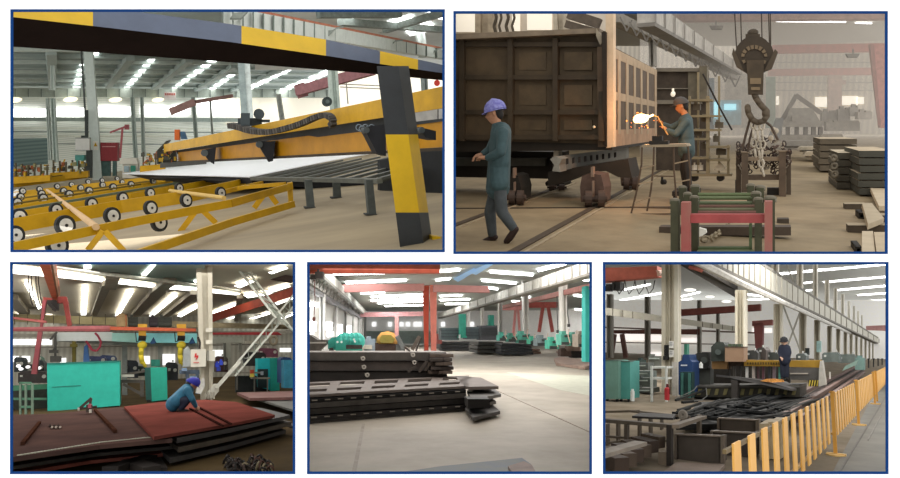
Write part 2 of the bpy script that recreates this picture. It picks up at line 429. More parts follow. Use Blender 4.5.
# crane girder (yellowish)
g = G(); g.quad([(6, 313.5), (128, 318), (128, 326), (6, 321)], (48, 50), .5); g.mat(1)
for k in range(9): g.box(14 + k * 13, 314, 14.8 + k * 13, 324.5, 47.9, .1)
S('crane_girder', 'yellowish crane girder behind the red portal, left half', 'girder', g, [mt('#b3a67f', var=.1), mt('#6f6750')])
g = G(); g.quad([(170, 321), (292, 325), (292, 329), (170, 327)], 52, .5); S('crane_girder', 'yellowish crane girder right of the white column', 'girder', g, mt('#a5977a'))
# crane beams
g = G(); p = [dp(38, 260, 18), dp(49, 260, 18), dp(58.5, 304, 34), dp(54, 304, 34)]; g.hexa(p + [q + V((.0, .3, .6)) for q in p]); g.mat(1); p = [dp(49, 260, 18.1), dp(52, 260, 18.3), dp(59.5, 304, 34.2), dp(58.3, 304, 34)]; g.hexa(p + [q + V((0, .3, .2)) for q in p])
S('crane_beam', 'rusty orange crane beam running down from the top edge at left', 'crane beam', g, [redo, mt('#80522f')])
g = G(); p = [dp(212, 314, 42), dp(212, 322, 42), dp(293, 296, 30), dp(293, 287, 30)]; g.hexa([p[0], p[3], p[2], p[1]] + [q + V((0, .6, 0)) for q in (p[0], p[3], p[2], p[1])]); S('crane_beam', 'orange red crane beam slanting up to the right edge behind the lattice brace', 'crane beam', g, mt('#a8432a', var=.15))
g = G(); p = [dp(205, 263, 40), dp(293, 276, 28), dp(293, 282, 28), dp(205, 268, 40)]; g.hexa(p + [q + V((0, .5, 0)) for q in p]); S('crane_beam', 'dark brown crane beam under the roof at upper right', 'crane beam', g, mt('#4a3128'))
for i in range(4):
    g = G(); x = (28, 31, 35.5, 38)[i]; g.pt([(x, 264), (x + .5, 283), (x + 3, 300), (x + 5, 306)], 30, .9); S('hanging_cable', 'dark cable hanging left of the orange crane beam, %s from left' % ('first', 'second', 'third', 'fourth')[i], 'cable', g, dks, 'cables by the orange crane beam')
t = T('red_portal', 'red portal crane frame with clamp under the orange crane beam', 'portal crane', dp(48, 370, 30))
g = G(); g.quad([(43, 297), (53, 298), (53, 303), (43, 302)], 30, .4); g.quad([(57.5, 296.5), (66, 296.5), (68, 303), (57.5, 303)], 30, .4); P(t, 'cross_head', g, redb)
g = G(); g.quad([(42.5, 300), (46.5, 300), (38, 350), (35.5, 370)], 29.9, .3); g.quad([(38, 330), (42, 330), (36.5, 374), (31, 374)], 29.8, .3); P(t, 'leg', g, mt('#a4555a', var=.12))
g = G(); g.quad([(62.5, 301), (67.5, 301), (71.5, 325), (67.5, 327)], 29.9, .3); P(t, 'leg', g, redb)
g = G(); g.box(47, 300, 56, 304, 29.6, .4); g.box(52, 303, 58, 310, 29.6, .4); g.pb((49, 304), (56, 311), 29.5, 2); P(t, 'clamp', g, mt('#2f2a28'))
g = G(); g.quad([(6, 327.5), (110, 325.5), (110, 330), (6, 330)], 28, .3); g.mat(1); g.quad([(6, 329.2), (110, 328.8), (110, 331.5), (6, 331)], 27.9, .3); S('long_beam', 'long pink red beam crossing the left hall above the grey gantry beam', 'beam', g, [mt('#b06a6c'), mt('#8d4a4a')])
g = G(); g.quad([(110, 326.5), (196, 328.5), (196, 331.5), (110, 330)], 27.9, .3); S('long_beam', 'orange red beam over the cyan gantry beam with yellow welding heads', 'beam', g, mt('#b8583a'))
g = G(); g.quad([(208, 332.5), (278, 332), (282, 335), (208, 334.5)], 36, .3); S('long_beam', 'thin red beam right of the white column', 'beam', g, mt('#a8383c'))
g = G(); g.quad([(6, 316), (46, 320.5), (46, 323), (6, 318)], 29, .3); S('long_beam', 'short red pipe beam at the left edge', 'beam', g, mt('#b0625c'))
# cyan grey gantry with two yellow welding heads
ga = T('welding_gantry', 'grey to cyan gantry beam on grey legs behind the teal cabinets', 'gantry', fl(140, 400))
g = G(); g.quad([(55, 332.5), (112, 332), (112, 341), (55, 341)], 30, .8); P(ga, 'grey_beam', g, mt('#cdd3d0', var=.05))
g = G(); g.quad([(112, 333), (136, 333), (136, 342.5), (112, 341)], 29.9, .8); g.mat(1); g.quad([(136, 333), (197, 333.5), (197, 343), (136, 342.5)], 29.9, .8); P(ga, 'cyan_beam', g, [mt('#a9dcd2', var=.06), mt('#97e4ea', var=.08)])
g = G(); g.quad([(56, 341), (197, 343), (197, 346.5), (112, 345)], 30.2, .5); P(ga, 'lower_flange', g, mt('#85877f'))
for x0, x1, y0, y1, c in ((75.5, 83, 341, 366, '#c3c3b0'), (122, 127, 345, 395, '#7d827e'), (158, 162.5, 345, 390, '#8f918a'), (198, 200, 343, 366, '#8f918a')):
    g = G(); g.box(x0, y0, x1, y1, 30.5, .5); P(ga, 'leg', g, mt(c))
for i, (x, lab) in enumerate(((142.5, 'yellow robot welding head hanging from the cyan beam, left one'), (181.5, 'yellow robot welding head hanging from the cyan beam, right one next to the electric box'))):
    t = T('welding_robot', lab, 'welding robot', dp(x, 366, 29))
    yl = mt('#e0c83a', var=.1)
    g = G(); g.box(x - 4.5, 324, x + 4.5, 329, 28.6, .5); g.box(x - 4, 329, x + 3.5, 335.5, 28.8, .4); P(t, 'yellow_base', g, mt('#e0a93c', var=.1))
    g = G(); g.cyl(dp(x - 4, 338, 28.6), dp(x + 3.5, 338.5, 28.6), 2.3 * pxm(28.6), n=12); P(t, 'motor', g, dks)
    g = G(); g.sm = True; g.ball(dp(x - .2, 345, 28.5), 4 * pxm(28.5), (1, .8, .9)); g.pt([(x - 1, 346), (x - 1.5, 355), (x - .5, 362)], 28.5, 4.2, 8); g.pt([(x - .5, 360), (x + 2.5, 366)], 28.5, 3); P(t, 'arm', g, yl)
    g = G(); g.poly([(x + 7.5, 343), (x + 11, 337), (x + 14, 343), (x + 9, 344)], 28.4, .3); P(t, 'blue_hopper', g, mt('#27486e'))
    g = G(); g.pb((x - 7, 332), (x - 6, 342), 28.7, .7); g.pb((x - 6, 342), (x - 2, 340), 28.7, .7); P(t, 'cable', g, dks)
for i, (x0, x1) in enumerate(((128, 138), (149, 158), (158, 172))):
    g = G(); g.box(x0, 317, x1, 326, 29.5, .6); g.box(x0 + 2, 314.5, x0 + 5, 317, 29.5, .3); g.cyl(dp(x0 + 1, 325, 29.2), dp(x1 - 1, 325, 29.2), 2.2 * pxm(29), n=10); S('drive_motor', 'dark drive motor on the orange red beam, %s' % ('left of the first yellow head', 'just right of the first yellow head', 'left of the second yellow head')[i], 'motor', g, mt(('#3d3f38', '#3b3338', '#42443d')[i]))
g = G(); g.cyl(dp(121.5, 326.5, 29), dp(121.5, 316, 29), 4.2 * pxm(29), n=14); g.cyl(dp(121.5, 316, 29), dp(121.5, 313.5, 29), 4.2 * pxm(29), 2 * pxm(29), n=14); g.mat(1); g.box(117, 315, 118.5, 327, 28.9, .1); g.box(125, 315, 126.5, 327, 28.9, .1); S('wire_drum', 'tan and orange wire drum standing on the beam at the girder end', 'drum', g, [mt('#a58a62'), mt('#b0522d')])
g = G(); g.pt([(95, 333), (98, 336), (101, 342), (100, 347), (96.5, 351), (92, 350), (89, 345), (86, 341)], 28.8, 1.8); S('curved_hose', 'curved red hose loop hanging under the grey gantry beam', 'hose', g, mt('#a8384a'))
g = G(); g.poly([(83, 364), (84, 347), (87, 344), (90, 364)], 28.9, .3); S('blue_curtain', 'blue cover hanging over the teal cabinet', 'cover', g, mt('#3d6296'))
g = G(); g.box(72, 341, 75.5, 364, 29.5, .3); g.box(70, 344, 77, 347, 29.4, .3); S('yellow_mast', 'dark yellow mast beside the grey leg above the teal cabinet', 'mast', g, mt('#6b6024'))
g = G(); g.box(54, 333, 56, 358, 29.8, .2); g.pb((50, 340), (57, 332), 29.6, 1.6); g.box(49, 350, 58, 353, 29.7, .2); g.box(50, 356, 61, 362, 29.7, .2); g.pt([(55, 336), (57, 344), (53, 350)], 29.5, 1); S('cable_tower', 'dark cable tower at the left end of the grey gantry beam', 'tower', g, mt('#4f4d48'))
# left background machines
for i, (q, c, lab) in enumerate((((14, 357, 24, 372, 34), '#33393b', 'dark machine block at the left edge behind the green frame'), ((24, 364, 33, 378, 35), '#4b4846', 'grey machine below the red portal leg'), ((33, 360, 44, 376, 36), '#3c4346', 'dark machine right of the red portal leg'), ((36, 356, 42, 362, 38), '#567a6c', 'small green unit above the dark machines'), ((18, 371, 47, 383, 33), '#3f3a38', 'low dark machine bed behind the green frame'), ((86, 356, 106, 365, 33), '#42486a', 'blue black machine top peeking over the teal cabinet'), ((99, 355, 116, 363, 35), '#3c4868', 'blue machine behind the right end of the teal cabinet'), ((123, 360, 138, 378, 32), '#34383e', 'dark machine between the two teal cabinets, left'), ((135, 366, 146, 376, 32.5), '#3f4740', 'dark green machine between the two teal cabinets, right'), ((166, 362, 178, 380, 33), '#3a3c40', 'dark machine right of the smaller teal cabinet'), ((216, 356, 228, 372, 36), '#4a3030', 'dark red machine right of the white column'), ((245, 352, 266, 366, 34), '#33302f', 'dark machine mound behind the table'), ((258, 348, 278, 357, 38), '#7a4a5c', 'purple pink machine behind the right teal cabinet'), ((281, 357, 292, 383, 30), '#2c4a7a', 'blue cabinet at the right edge'))):
    x0, y0, x1, y1, Y = q; g = G(); g.poly([(x0, y1), (x0, y0 + 2), (x0 + (x1 - x0) * .2, y0), (x1 - 2, y0 + .6), (x1, y0 + 3), (x1, y1)], Y, 1); g.mat(1)
    g.box(x0 + 2, y0 + (y1 - y0) * .35, x0 + 4.5, y0 + (y1 - y0) * .5, Y - .1, .1); g.box(x0 + (x1 - x0) * .5, y0 - 2, x0 + (x1 - x0) * .65, y0, Y + .1, .3); g.cyl(dp(x1 - 3, y0 + (y1 - y0) * .45, Y - .25), dp(x1 - 3, y0 + (y1 - y0) * .45, Y), 1.6 * pxm(Y), n=8)
    S('machine', lab, 'machine', g, [mt(c, var=.2), mt('#b9b9b0', var=.15)])
for i, (x, y) in enumerate(((21, 369), (28, 367), (39, 368), (18.5, 366))):
    g = G(); g.ball(dp(x, y, 32.5), 1.5 * pxm(32.5), (1.2, 1, .9), n=8, k=5); S('lamp', 'small bright spot lamp among the machines at the left edge, %s' % ('lowest', 'under the red leg', 'rightmost', 'topmost left')[i], 'lamp', g, glow('#ffffff', .9))
gf = T('green_frame', 'green steel frame standing at the left edge beside the big cabinet', 'frame', fl(25, 413))  # upright green frame, not a trestle
gm = mt('#4f7a62', var=.2); GY = Yf(25, 415)
g = G(); g.quad([(8, 386), (48, 384), (48, 389), (8, 391)], GY + 2, .3); P(gf, 'green_beam', g, mt('#3f7358', var=.15))
for x in (19, 24.5, 31): g = G(); g.box(x, 383, x + 2, 414.5, GY, .15); P(gf, 'upright', g, mt('#6f8372', var=.2))
for q in ((19, 382, 31, 384, 0), (19, 406, 31, 408, 0), (8, 398, 47, 400, 1.5)): g = G(); g.box(*q[:4], GY + q[4], .15); P(gf, 'cross_bar', g, gm)
g = G(); g.quad([(8, 391), (47, 389), (47, 412), (8, 414)], GY + 3, .3); P(gf, 'dark_back', g, mt('#2f332c', var=.3))
# teal cabinets
CYY = Yf(84, 409)
t = T('teal_cabinet', 'big turquoise cabinet standing behind the left plate stack', 'cabinet', fl(84, 409))
g = G(); g.quad([(47, 364), (119.5, 361.5), (119.8, 405.5), (47.5, 411.5)], CYY, 1.2); P(t, 'housing', g, tea)
g = G(); g.quad([(47, 363), (119.5, 360.5), (119.5, 362), (47, 364.5)], CYY - .03, 1.2); P(t, 'top_edge', g, mt('#2a7a70'))
g = G(); g.quad([(52, 386.8), (81, 385.2), (81, 385.7), (52, 387.3)], CYY - .02, .03); P(t, 'scratch', g, teas); g = G(); g.quad([(48, 411.5), (119.5, 405.5), (119.5, 408), (48, 414)], CYY + .1, 1); P(t, 'plinth', g, dks)
t = T('teal_cabinet', 'smaller turquoise cabinet with dark side between the big one and the worker', 'cabinet', fl(157, 402))
Y2 = Yf(157, 402); g = G(); g.quad([(150.5, 367.5), (166.8, 367.5), (167.5, 399.5), (151.8, 401.5)], Y2, .9); P(t, 'housing', g, mt('#2fae96', var=.08)); g = G(); g.quad([(144.5, 368), (150.5, 367.5), (151.8, 401.5), (146, 400)], (Y2 + .5, Y2), .7); P(t, 'dark_side', g, teas); g = G(); g.box(147, 400, 167, 403.5, Y2 + .1, .7); P(t, 'plinth', g, dks)
t = T('teal_cabinet', 'bright cyan and teal cabinet near the right edge', 'cabinet', fl(270, 391))
Y3 = Yf(270, 391); g = G(); g.quad([(258, 358.5), (270, 358), (270, 390), (258, 387)], Y3, .9); P(t, 'bright_front', g, mt('#27c0c9', var=.08)); g = G(); g.quad([(270, 358), (279.5, 358), (279.5, 391), (270.5, 391)], Y3 - .05, .9); P(t, 'housing', g, mt('#27a596', var=.08))
g = G(); g.box(258, 369, 268, 388, Y3 - .1, .2); P(t, 'dark_lower_door', g, mt('#26383a'))
g = G(); g.box(284, 360, 296, 388, 26, .6); S('teal_panel', 'blue teal panel cut by the right edge', 'panel', g, mt('#2a6f86'))  # flat teal panel, not a screen
g = G(); g.box(151, 359.5, 160, 366.5, 30, .8); S('teal_box', 'teal box above the smaller turquoise cabinet', 'box', g, mt('#3d9a88'))
g = G(); g.pb((122, 375), (145, 371), 27, 2); g.pb((123, 384), (143, 395), 27, 2.2); g.box(121, 380, 144, 383, 27.1, .3); g.box(140, 383, 144, 397, 27, .3); g.mat(1); g.box(121, 374.5, 134, 377, 26.9, .3); S('work_trestle', 'dark steel trestle between the two turquoise cabinets', 'trestle', g, [mt('#4a4640'), mt('#b9b5aa')])
# white column, electric box
col_ = hcolumn([(196.5, 258), (212.3, 258), (212.8, 402), (201.5, 402)], Yf(207, 402), .5, 'steel_column', 'tall pale H column carrying the white electric box', gcol)
KY = Yf(207, 402)
g = G(); g.poly([(204, 397), (214, 384), (219.5, 384), (219, 391), (213, 398)], KY - .1, .3); P(col_, 'gusset', g, mt('#d2d0c4'))
g = G()
for x in (204.5, 207.5, 210.5, 213.5): g.box(x, 392, x + 1.2, 399, KY - .25, .1)
P(col_, 'anchor_bolt', g, mt('#a9a496'))
for y in (328, 340): g = G(); g.box(206, y, 212.5, y + 4, KY - .1, .1); P(col_, 'clamp', g, mt('#d3cfc1'))
t = T('electric_box', 'white electric box with red lightning mark on the pale column', 'electric box', dp(203, 367, KY - .4))
g = G(); g.quad([(191, 349.5), (206, 349), (206, 366.5), (191, 367)], KY - .5, .4); P(t, 'housing', g, mt('#d5d2c4', var=.04))
g = G(); g.poly([(195, 353.5), (196.6, 353), (196.5, 355.8), (198.3, 355), (198.3, 357.5), (195.5, 360.2), (196.6, 357.2), (194.4, 357.6)], KY - .53, .02); P(t, 'red_lightning', g, mt('#c93a3a', var=.02))
g = G(); g.box(193.5, 362, 199, 363, KY - .53, .02); P(t, 'red_caption', g, mt('#cf7d76', var=.02))
g = G(); g.box(207, 350.5, 215, 361, KY - .55, .35); g.mat(1); g.box(207, 350.5, 209, 361, KY - .57, .05); S('switch_box', 'smaller white switch box right of the electric box', 'electric box', g, [mt('#cdcabd', var=.04), mt('#8b897f')])
g = G(); g.pt([(198, 337), (200, 342), (199.5, 349)], KY - .6, 2); S('thick_cable', 'black cable rising from the electric box', 'cable', g, dks)
g = G(); g.poly([(183, 367), (184, 350), (188, 346), (191, 352), (191, 366)], KY + .6, .5); S('welding_machine', 'pale grey machine head left of the electric box', 'machine', g, mt('#a9afae'))  # pale head of an unidentified machine
g = G(); g.box(180, 370, 200, 374, 27, .6); g.box(186, 374, 189, 396, 27, .3); g.box(196, 374, 199, 394, 27, .3); g.mat(1); g.box(190, 376, 197, 380, 26.9, .3); g.box(182, 368, 187, 371, 26.8, .3); S('work_bench', 'cluttered bench behind the crouching worker', 'bench', g, [mt('#5d6b7c', var=.3), mt('#8fa9c9')])
g = G(); g.poly([(196, 393), (199, 381), (204, 378), (205, 386), (201, 394)], 26, .4); S('white_sack', 'crumpled white sack under the bench beside the column', 'sack', g, mt('#c9c9c4'))
for i, (x, y, c) in enumerate(((217, 364, '#2d3fb0'), (221, 362, '#3247b5'), (218.5, 368, '#2b3a95'))):
    g = G(); g.cyl(dp(x, y + 3, 26), dp(x, y - 1, 26), 1.9 * pxm(26), n=10); g.cyl(dp(x, y - 1, 26), dp(x, y - 2.6, 26), 1 * pxm(26), n=8); S('blue_bottle', 'blue gas bottle right of the pale column, %s' % ('left', 'right', 'lower')[i], 'bottle', g, mt(c))
# portal frame right of column
g = G(); g.quad([(212, 337), (243, 336.5), (243, 343), (212, 343)], 36, .6); g.box(224, 343, 231, 370, 36, .5); g.box(239.5, 343, 242, 352, 36.4, .4); g.mat(1); g.box(224, 343, 226, 370, 35.9, .1); S('portal_frame', 'grey portal frame right of the pale column', 'portal frame', g, [mt('#9d9d92', var=.08), mt('#5d5c56')])
g = G(); g.ring(dp(273.5, 340.5, 40), (0, 1, 0), 3.2 * pxm(40), .08, n=14, sx=1.2); S('cable_ring', 'pale cable ring hanging at the back wall right', 'ring', g, mt('#a69c86'))
g = G()
for k in range(7): g.box(245 + k * 2.1, 341, 246.4 + k * 2.1, 343.5, 42, .2)
for k in range(3): g.box(263 + k * 2.2, 341.5, 264.4 + k * 2.2, 343, 42, .2)
S('wall_notice', 'row of tiny white characters on the far dark sign', 'sign', g, mt('#cfcabb'))
# lattice braces
def lattice(a1, b1, a2, b2, Y, lab, n=9, w_=1.9, m=lat):
    t = T('lattice_brace', lab, 'brace', dp(*b1, Y))
    g = G(); g.pb(a1, b1, Y, w_); P(t, 'chord', g, m); g = G(); g.pb(a2, b2, Y + .1, w_); P(t, 'chord', g, m)
    L_ = lambda a, b, s: (a[0] + (b[0] - a[0]) * s, a[1] + (b[1] - a[1]) * s)
    for k in range(n):
        g = G(); g.pb(L_(a1, b1, k / n), L_(a2, b2, (k + .5) / n), Y + .05, .7); P(t, 'lacing_bar', g, mt('#b4bbae'))
        g = G(); g.pb(L_(a2, b2, (k + .5) / n), L_(a1, b1, (k + 1) / n), Y + .05, .7); P(t, 'lacing_bar', g, mt('#b4bbae'))
    return t
LYY = KY + 1.5
lattice((231, 260), (276, 318), (243, 264), (297, 336), LYY, 'white lattice brace falling from the top edge to the right', 10)
lattice((296, 292), (229.5, 372), (298, 301), (235, 376), LYY + .4, 'white lattice brace rising from the column foot to the right edge', 11, 1.7)
g = G(); g.pb((216, 388), (240, 361), KY - .2, 3.2); S('brace_strut', 'smooth white strut rising from the column foot', 'strut', g, mt('#cfcfc3'))
# table
t = T('work_table', 'thin legged steel table with red yellow cup at right', 'table', fl(255, 392))
TY = Yf(255, 393)
g = G(); g.box(236, 372, 262, 373.5, TY + .6, .6); g.box(252, 377.5, 270, 379, TY, .5); P(t, 'table_top', g, mt('#8a857a'))
for x, y0, y1 in ((236.5, 373, 390), (254, 379, 392), (267, 379, 392)): g = G(); g.box(x, y0, x + 1.2, y1, TY, .08); P(t, 'leg', g, mt('#6d6a62'))
t = T('cup', 'red and yellow cup standing on the steel table', 'cup', dp(252, 377, TY)); g = G(); g.cyl(dp(252, 377, TY - .1), dp(252, 373.5, TY - .1), 2.2 * pxm(TY), 1.9 * pxm(TY), n=12); P(t, 'yellow_body', g, mt('#e0cf5a')); g = G(); g.cyl(dp(252, 373.5, TY - .1), dp(252, 369.8, TY - .1), 1.9 * pxm(TY), 2 * pxm(TY), n=12); P(t, 'red_top', g, mt('#c9553a'))
g = G(); g.cyl(dp(262, 375, TY + .3), dp(262, 371.5, TY + .3), 1.4 * pxm(TY), n=10); S('small_jar', 'small grey jar on the steel table right of the cup', 'jar', g, mt('#a9b2bd'))
g = G(); g.box(236, 376, 272, 394, TY + 1.4, .4); S('dark_screen', 'dark screen behind the steel table', 'screen', g, mt('#2b2e2e'))
# plates --------------------------------------------------------------
def layered(q, z0, n, th, gap, mats, name, labs, grp=None, jit=0.0):
    for k in range(n):
        g = G(); dx = random.uniform(-jit, jit) if k else 0
        g.prism([fl(x, y, z0) + V((dx, dx * .5, -(th + gap) * k)) for x, y in q], (0, 0, -th))
        S(name, labs[k], 'steel plate', g, mats[k % len(mats)], grp)
layered([(-30, 416), (50, 413.8), (122, 407), (137, 415), (172, 438.5), (100, 444.8), (-30, 463)], .42, 1, .06, .06, [rpl], 'steel_plate', ['large dark red plate on top of the left stack'])
layered([(-30, 417), (50, 414.8), (122, 408), (140, 416), (178, 439), (100, 446), (-30, 465)], .30, 3, .05, .05, [mt('#5a4f38', var=.3), gst, mt('#8a4a3c', var=.25)], 'steel_plate', ['plate with yellowish edge under the top plate of the left stack', 'grey plate third from top in the left stack', 'reddish plate at the bottom of the left stack'], None, .15)
layered([(124, 406.5), (160, 402), (205, 399.5), (237, 402), (275, 415), (225, 424.5), (154, 436.5)], .49, 1, .05, .05, [rpl2], 'steel_plate', ['bright rust red plate the worker crouches on'])
layered([(134, 406), (200, 402), (262, 408), (290, 415), (232, 428), (177, 438.5), (143, 414)], .41, 3, .07, .07, [mt('#3b3836', var=.2), mt('#4a4238', var=.2)], 'steel_plate', ['dark plate right below the rust red plate', 'second dark plate below the rust red plate', 'bottom dark plate below the rust red plate'], None, .1)
g = G()
for k in range(42):
    x = 17 + k * 3.4; y = lin_(x, [(17, 456.5), (100, 443.4), (165, 437)]) - 1.2; p = fl(x, y, .425); g.bar(p, p + V((.06, .012, 0)), .035, .012)
if True: pass; S('chalk_line', 'pale dotted line along the front edge of the left top plate', 'line marking', g, mt('#9a9a86'))
layered([(237, 392.5), (296, 391), (300, 397), (250, 398)], .40, 1, .08, .06, [mt('#5f3f3a', var=.2)], 'steel_plate', ['pinkish plate on top of the right pile under the table'])
for k in range(4):
    g = G(); z = .30 - k * .085
    g.prism([fl(240, 393, z), fl(300, 392, z), fl(300, 412, z) + V((0, 0, 0)), fl(268, 402, z), fl(245, 396, z)], (0, 0, -.05)); S('steel_plate', 'curved dark sheet in the right pile, %s from top' % ('first', 'second', 'third', 'fourth')[k], 'steel plate', g, (mt('#4a4a45', var=.2), mt('#2a2826'))[k % 2])
# rods, clamp, bits
for i, (a, b, w_) in enumerate((((39.5, 422.5), (22.5, 443.5), .14), ((95, 410), (115.5, 431.5), .14))):
    g = G(); g.bar(fl(*a, .45), fl(*b, .45), w_ * .38, .05); S('steel_bar', ('short rusty bar lying on the left plate near the edge', 'rusty bar lying on the left plate below the clamp')[i], 'bar', g, mt('#3f281f', rough=1, spec=0))
for i, (a, b) in enumerate((((190, 408.5), (223, 426)), ((198, 407), (231, 424)))):
    g = G(); g.bar(fl(*a, .505), fl(*b, .505), .038, .025); S('straight_edge', ('dark straight bar in front of the worker hand, left', 'dark straight bar in front of the worker hand, right')[i], 'bar', g, mt('#331c18', rough=1, spec=0))
PY = Yf(90, 414, .42)
g = G(); g.pb((79, 409), (91.5, 398), PY, 2.2); g.pb((91, 398.5), (89, 412), PY, 2); g.pb((78, 409), (97, 406.5), PY, 1.6); g.box(86, 405, 92, 412.5, PY - .1, .2); g.mat(1); g.box(88, 404, 91, 408, PY - .15, .1); g.mat(2); g.box(89, 409.5, 91.5, 413, PY - .15, .1); g.box(77.5, 408, 79.5, 410.5, PY - .1, .1); S('plate_clamp', 'small pink and dark lifting clamp at the foot of the big cabinet', 'clamp', g, [mt('#4a3f3a'), mt('#b5606a'), mt('#c9c4b6')])
for i in range(6):
    x = 50 + i * 2; y = 425.5 + (i % 2) * 1.6; g = G(); g.cyl(fl(x, y, .425), fl(x, y, .46), .022, n=6); g.cyl(fl(x, y, .45), fl(x + .6, y - .3, .46), .014, n=6); S('scrap_piece', 'tiny scrap bolt on the left top plate, %s from left' % ('first', 'second', 'third', 'fourth', 'fifth', 'sixth')[i], 'scrap', g, mt('#b5a79a' if i % 2 else '#3a2f2a'), 'scrap bits on the left plate')
rnd = random.Random(2)
def heap(name, lab, x0, y0, x1, y1, n, cols, z=.04):
    g = G()
    for k in range(n):
        s_ = rnd.random(); x = x0 + (x1 - x0) * s_ + rnd.uniform(-5, 5); y = y0 + (y1 - y0) * s_ + rnd.uniform(-3, 3); g.mat(rnd.randrange(len(cols)))
        g.ring(fl(x, y, z + rnd.uniform(-.01, .05)), (rnd.uniform(-1, 1), rnd.uniform(-1, 1), rnd.uniform(-.3, 1)), .05, .017, n=8, k=4, sx=1.6)
    S(name, lab, 'chain', g, cols, kind='stuff')
ch_ = [mt('#1e1a17'), mt('#2a2420'), mt('#3a2c26'), mt('#85795f')]
heap('chain_heap', 'dark chain heap with bright links on the floor at bottom, left part', 228, 462, 250, 470, 34, ch_); heap('chain_heap', 'dark chain heap lying on the floor at bottom, right part', 254, 459, 268, 471, 34, [ch_[0], mt('#4a2f26'), ch_[1], ch_[3]])
g = G(); g.bar(fl(286, 424, .03), fl(300, 428, .03), .15, .05); S('floor_bar', 'dark bar on the floor at the right edge', 'bar', g, dks)
g = G(); g.bar(fl(160, 470, .02), fl(150, 452, .02), .2, .06); g.bar(fl(130, 462, .05), fl(152, 470, .05), .25, .1); g.bar(fl(110, 470, .05), fl(150, 458, .05), .25, .1); S('scrap_bars', 'crossed dark scrap bars at the bottom below the left stack', 'scrap', g, dks)
# crouching worker
CR = dict(head=(192.2, 384.2), nose=(197.5, 387), neck=(189.3, 387), shl=(187.5, 390, -.2), shr=(187.5, 389.5, .2), ell=(192, 399, -.26), elr=(191.5, 398, .26), wrl=(196, 406.5, -.12), wrr=(195.5, 405, .12), hal=(198, 409.5, -.08), har=(198, 408, .08),
          hipl=(175.5, 402, -.12), hipr=(175.5, 402, .12), knl=(188, 399.5, -.2), knr=(188, 399, .2), anl=(180.5, 409, -.15), anr=(180, 409, .15), tol=(187, 411, -.15), tor=(186.5, 411, .15))
person('crouching worker in blue helmet and blue jacket marking the red plate', Yf(183, 411, .49), CR, (mt('#b58a72'), mt('#2f6a86', var=.15, scale=6), mt('#20263a'), mt('#241d1a'), mt('#2a2f9a'), mt('#1d1815')), (182, 411.5), sk=1.05, vox=.02)
# ================================================================== BOTTOM MIDDLE: stacked cut plates, red gantry leg
use(BM)
rd1 = mt('#b5563f', var=.1); rd2 = mt('#bd8580', var=.06); rdl = mt('#f08e7e', var=.06); wht = mt('#e3e1dd', var=.05); dpl = mt('#3b3734', var=.2); dpl2 = mt('#5b5551', var=.15); tpl = mt('#6b615b', var=.12); gr = mt('#3f9f8a', var=.15)
g = G(); g.add([fl(290, 540), fl(610, 540), fl(610, 341), fl(290, 342)], [(0, 1, 2, 3)]); ST('floor', g, mt('#b5ac9f', h2='#988f82', rough=.6, scale=.7))
YB = 95
g = G(); g.add([dp(290, 345, YB), dp(610, 345, YB), dp(610, 296, YB), dp(290, 298, YB)], [(0, 1, 2, 3)]); ST('wall_back', g, mt('#e6e4e0', var=.05, emit=.12))  # pale, faintly emitting wall carries the far haze
g = G(); g.box(360, 331, 442, 343.5, YB - .5, .2); ST('trim', g, mt('#c0d2ce', var=.1))
for i, x in enumerate((399.5, 406, 413.5, 418, 372, 388, 441, 470)): g = G(); g.box(x, 322, x + 4, 326.5, YB - .4, .1); ST('window', g, glow('#ffffff', 1.0))
zc = dp(420, 311, YB).z
def cq(q, dz=0.0): return [fl(x, y, zc + dz) for x, y in q]
g = G(); g.add(cq([(290, 312), (610, 310), (610, 225), (290, 225)]), [(0, 1, 2, 3)]); ST('ceiling', g, mt('#c3c8c3', var=.05, scale=.1))
sk = glow('#ffffff', 9)
for q in ((332, 273.6, 385, 272.6, 1.6), (346, 282.5, 406, 280, 1.5), (361, 293.2, 385, 292, 1.2), (371, 296.6, 424, 294.4, 1.3), (371, 300.4, 424, 298, 1.2), (378, 303, 424, 301, 1), (436, 271.5, 460, 269.5, 1.5), (436, 280, 450, 278.5, 1.3), (490, 271.5, 533, 274.5, 1.6), (482, 280, 516, 283, 1.5), (484, 287, 498, 289, 1.2), (440, 296, 462, 295, 1), (440, 300, 470, 299, 1), (445, 304, 475, 303.5, .9), (508, 295, 530, 297, 1.2), (512, 301, 530, 302.5, 1), (538, 270, 566, 263, 2), (537, 284, 558, 285.5, 1.2), (570, 278, 589, 280, 1.4), (574, 295, 590, 296.5, 1.4), (575, 309, 590, 310, 1.3), (398, 268, 412, 267.6, 1), (385, 306, 424, 305, .8)):
    x0, y0, x1, y1, w_ = q; g = G(); g.add(cq([(x0, y0), (x1, y1), (x1, y1 + w_), (x0, y0 + w_)], -.08), [(0, 1, 2, 3)]); ST('window', g, sk)
for q in ([(453, 279), (474, 268), (478, 270), (458, 282)], [(468, 272), (487, 264), (494, 264), (476, 275)]):
    g = G(); g.add(cq(q, -.1), [(0, 1, 2, 3)]); ST('window', g, mt('#9fc3e6', emit=.35, var=.15))
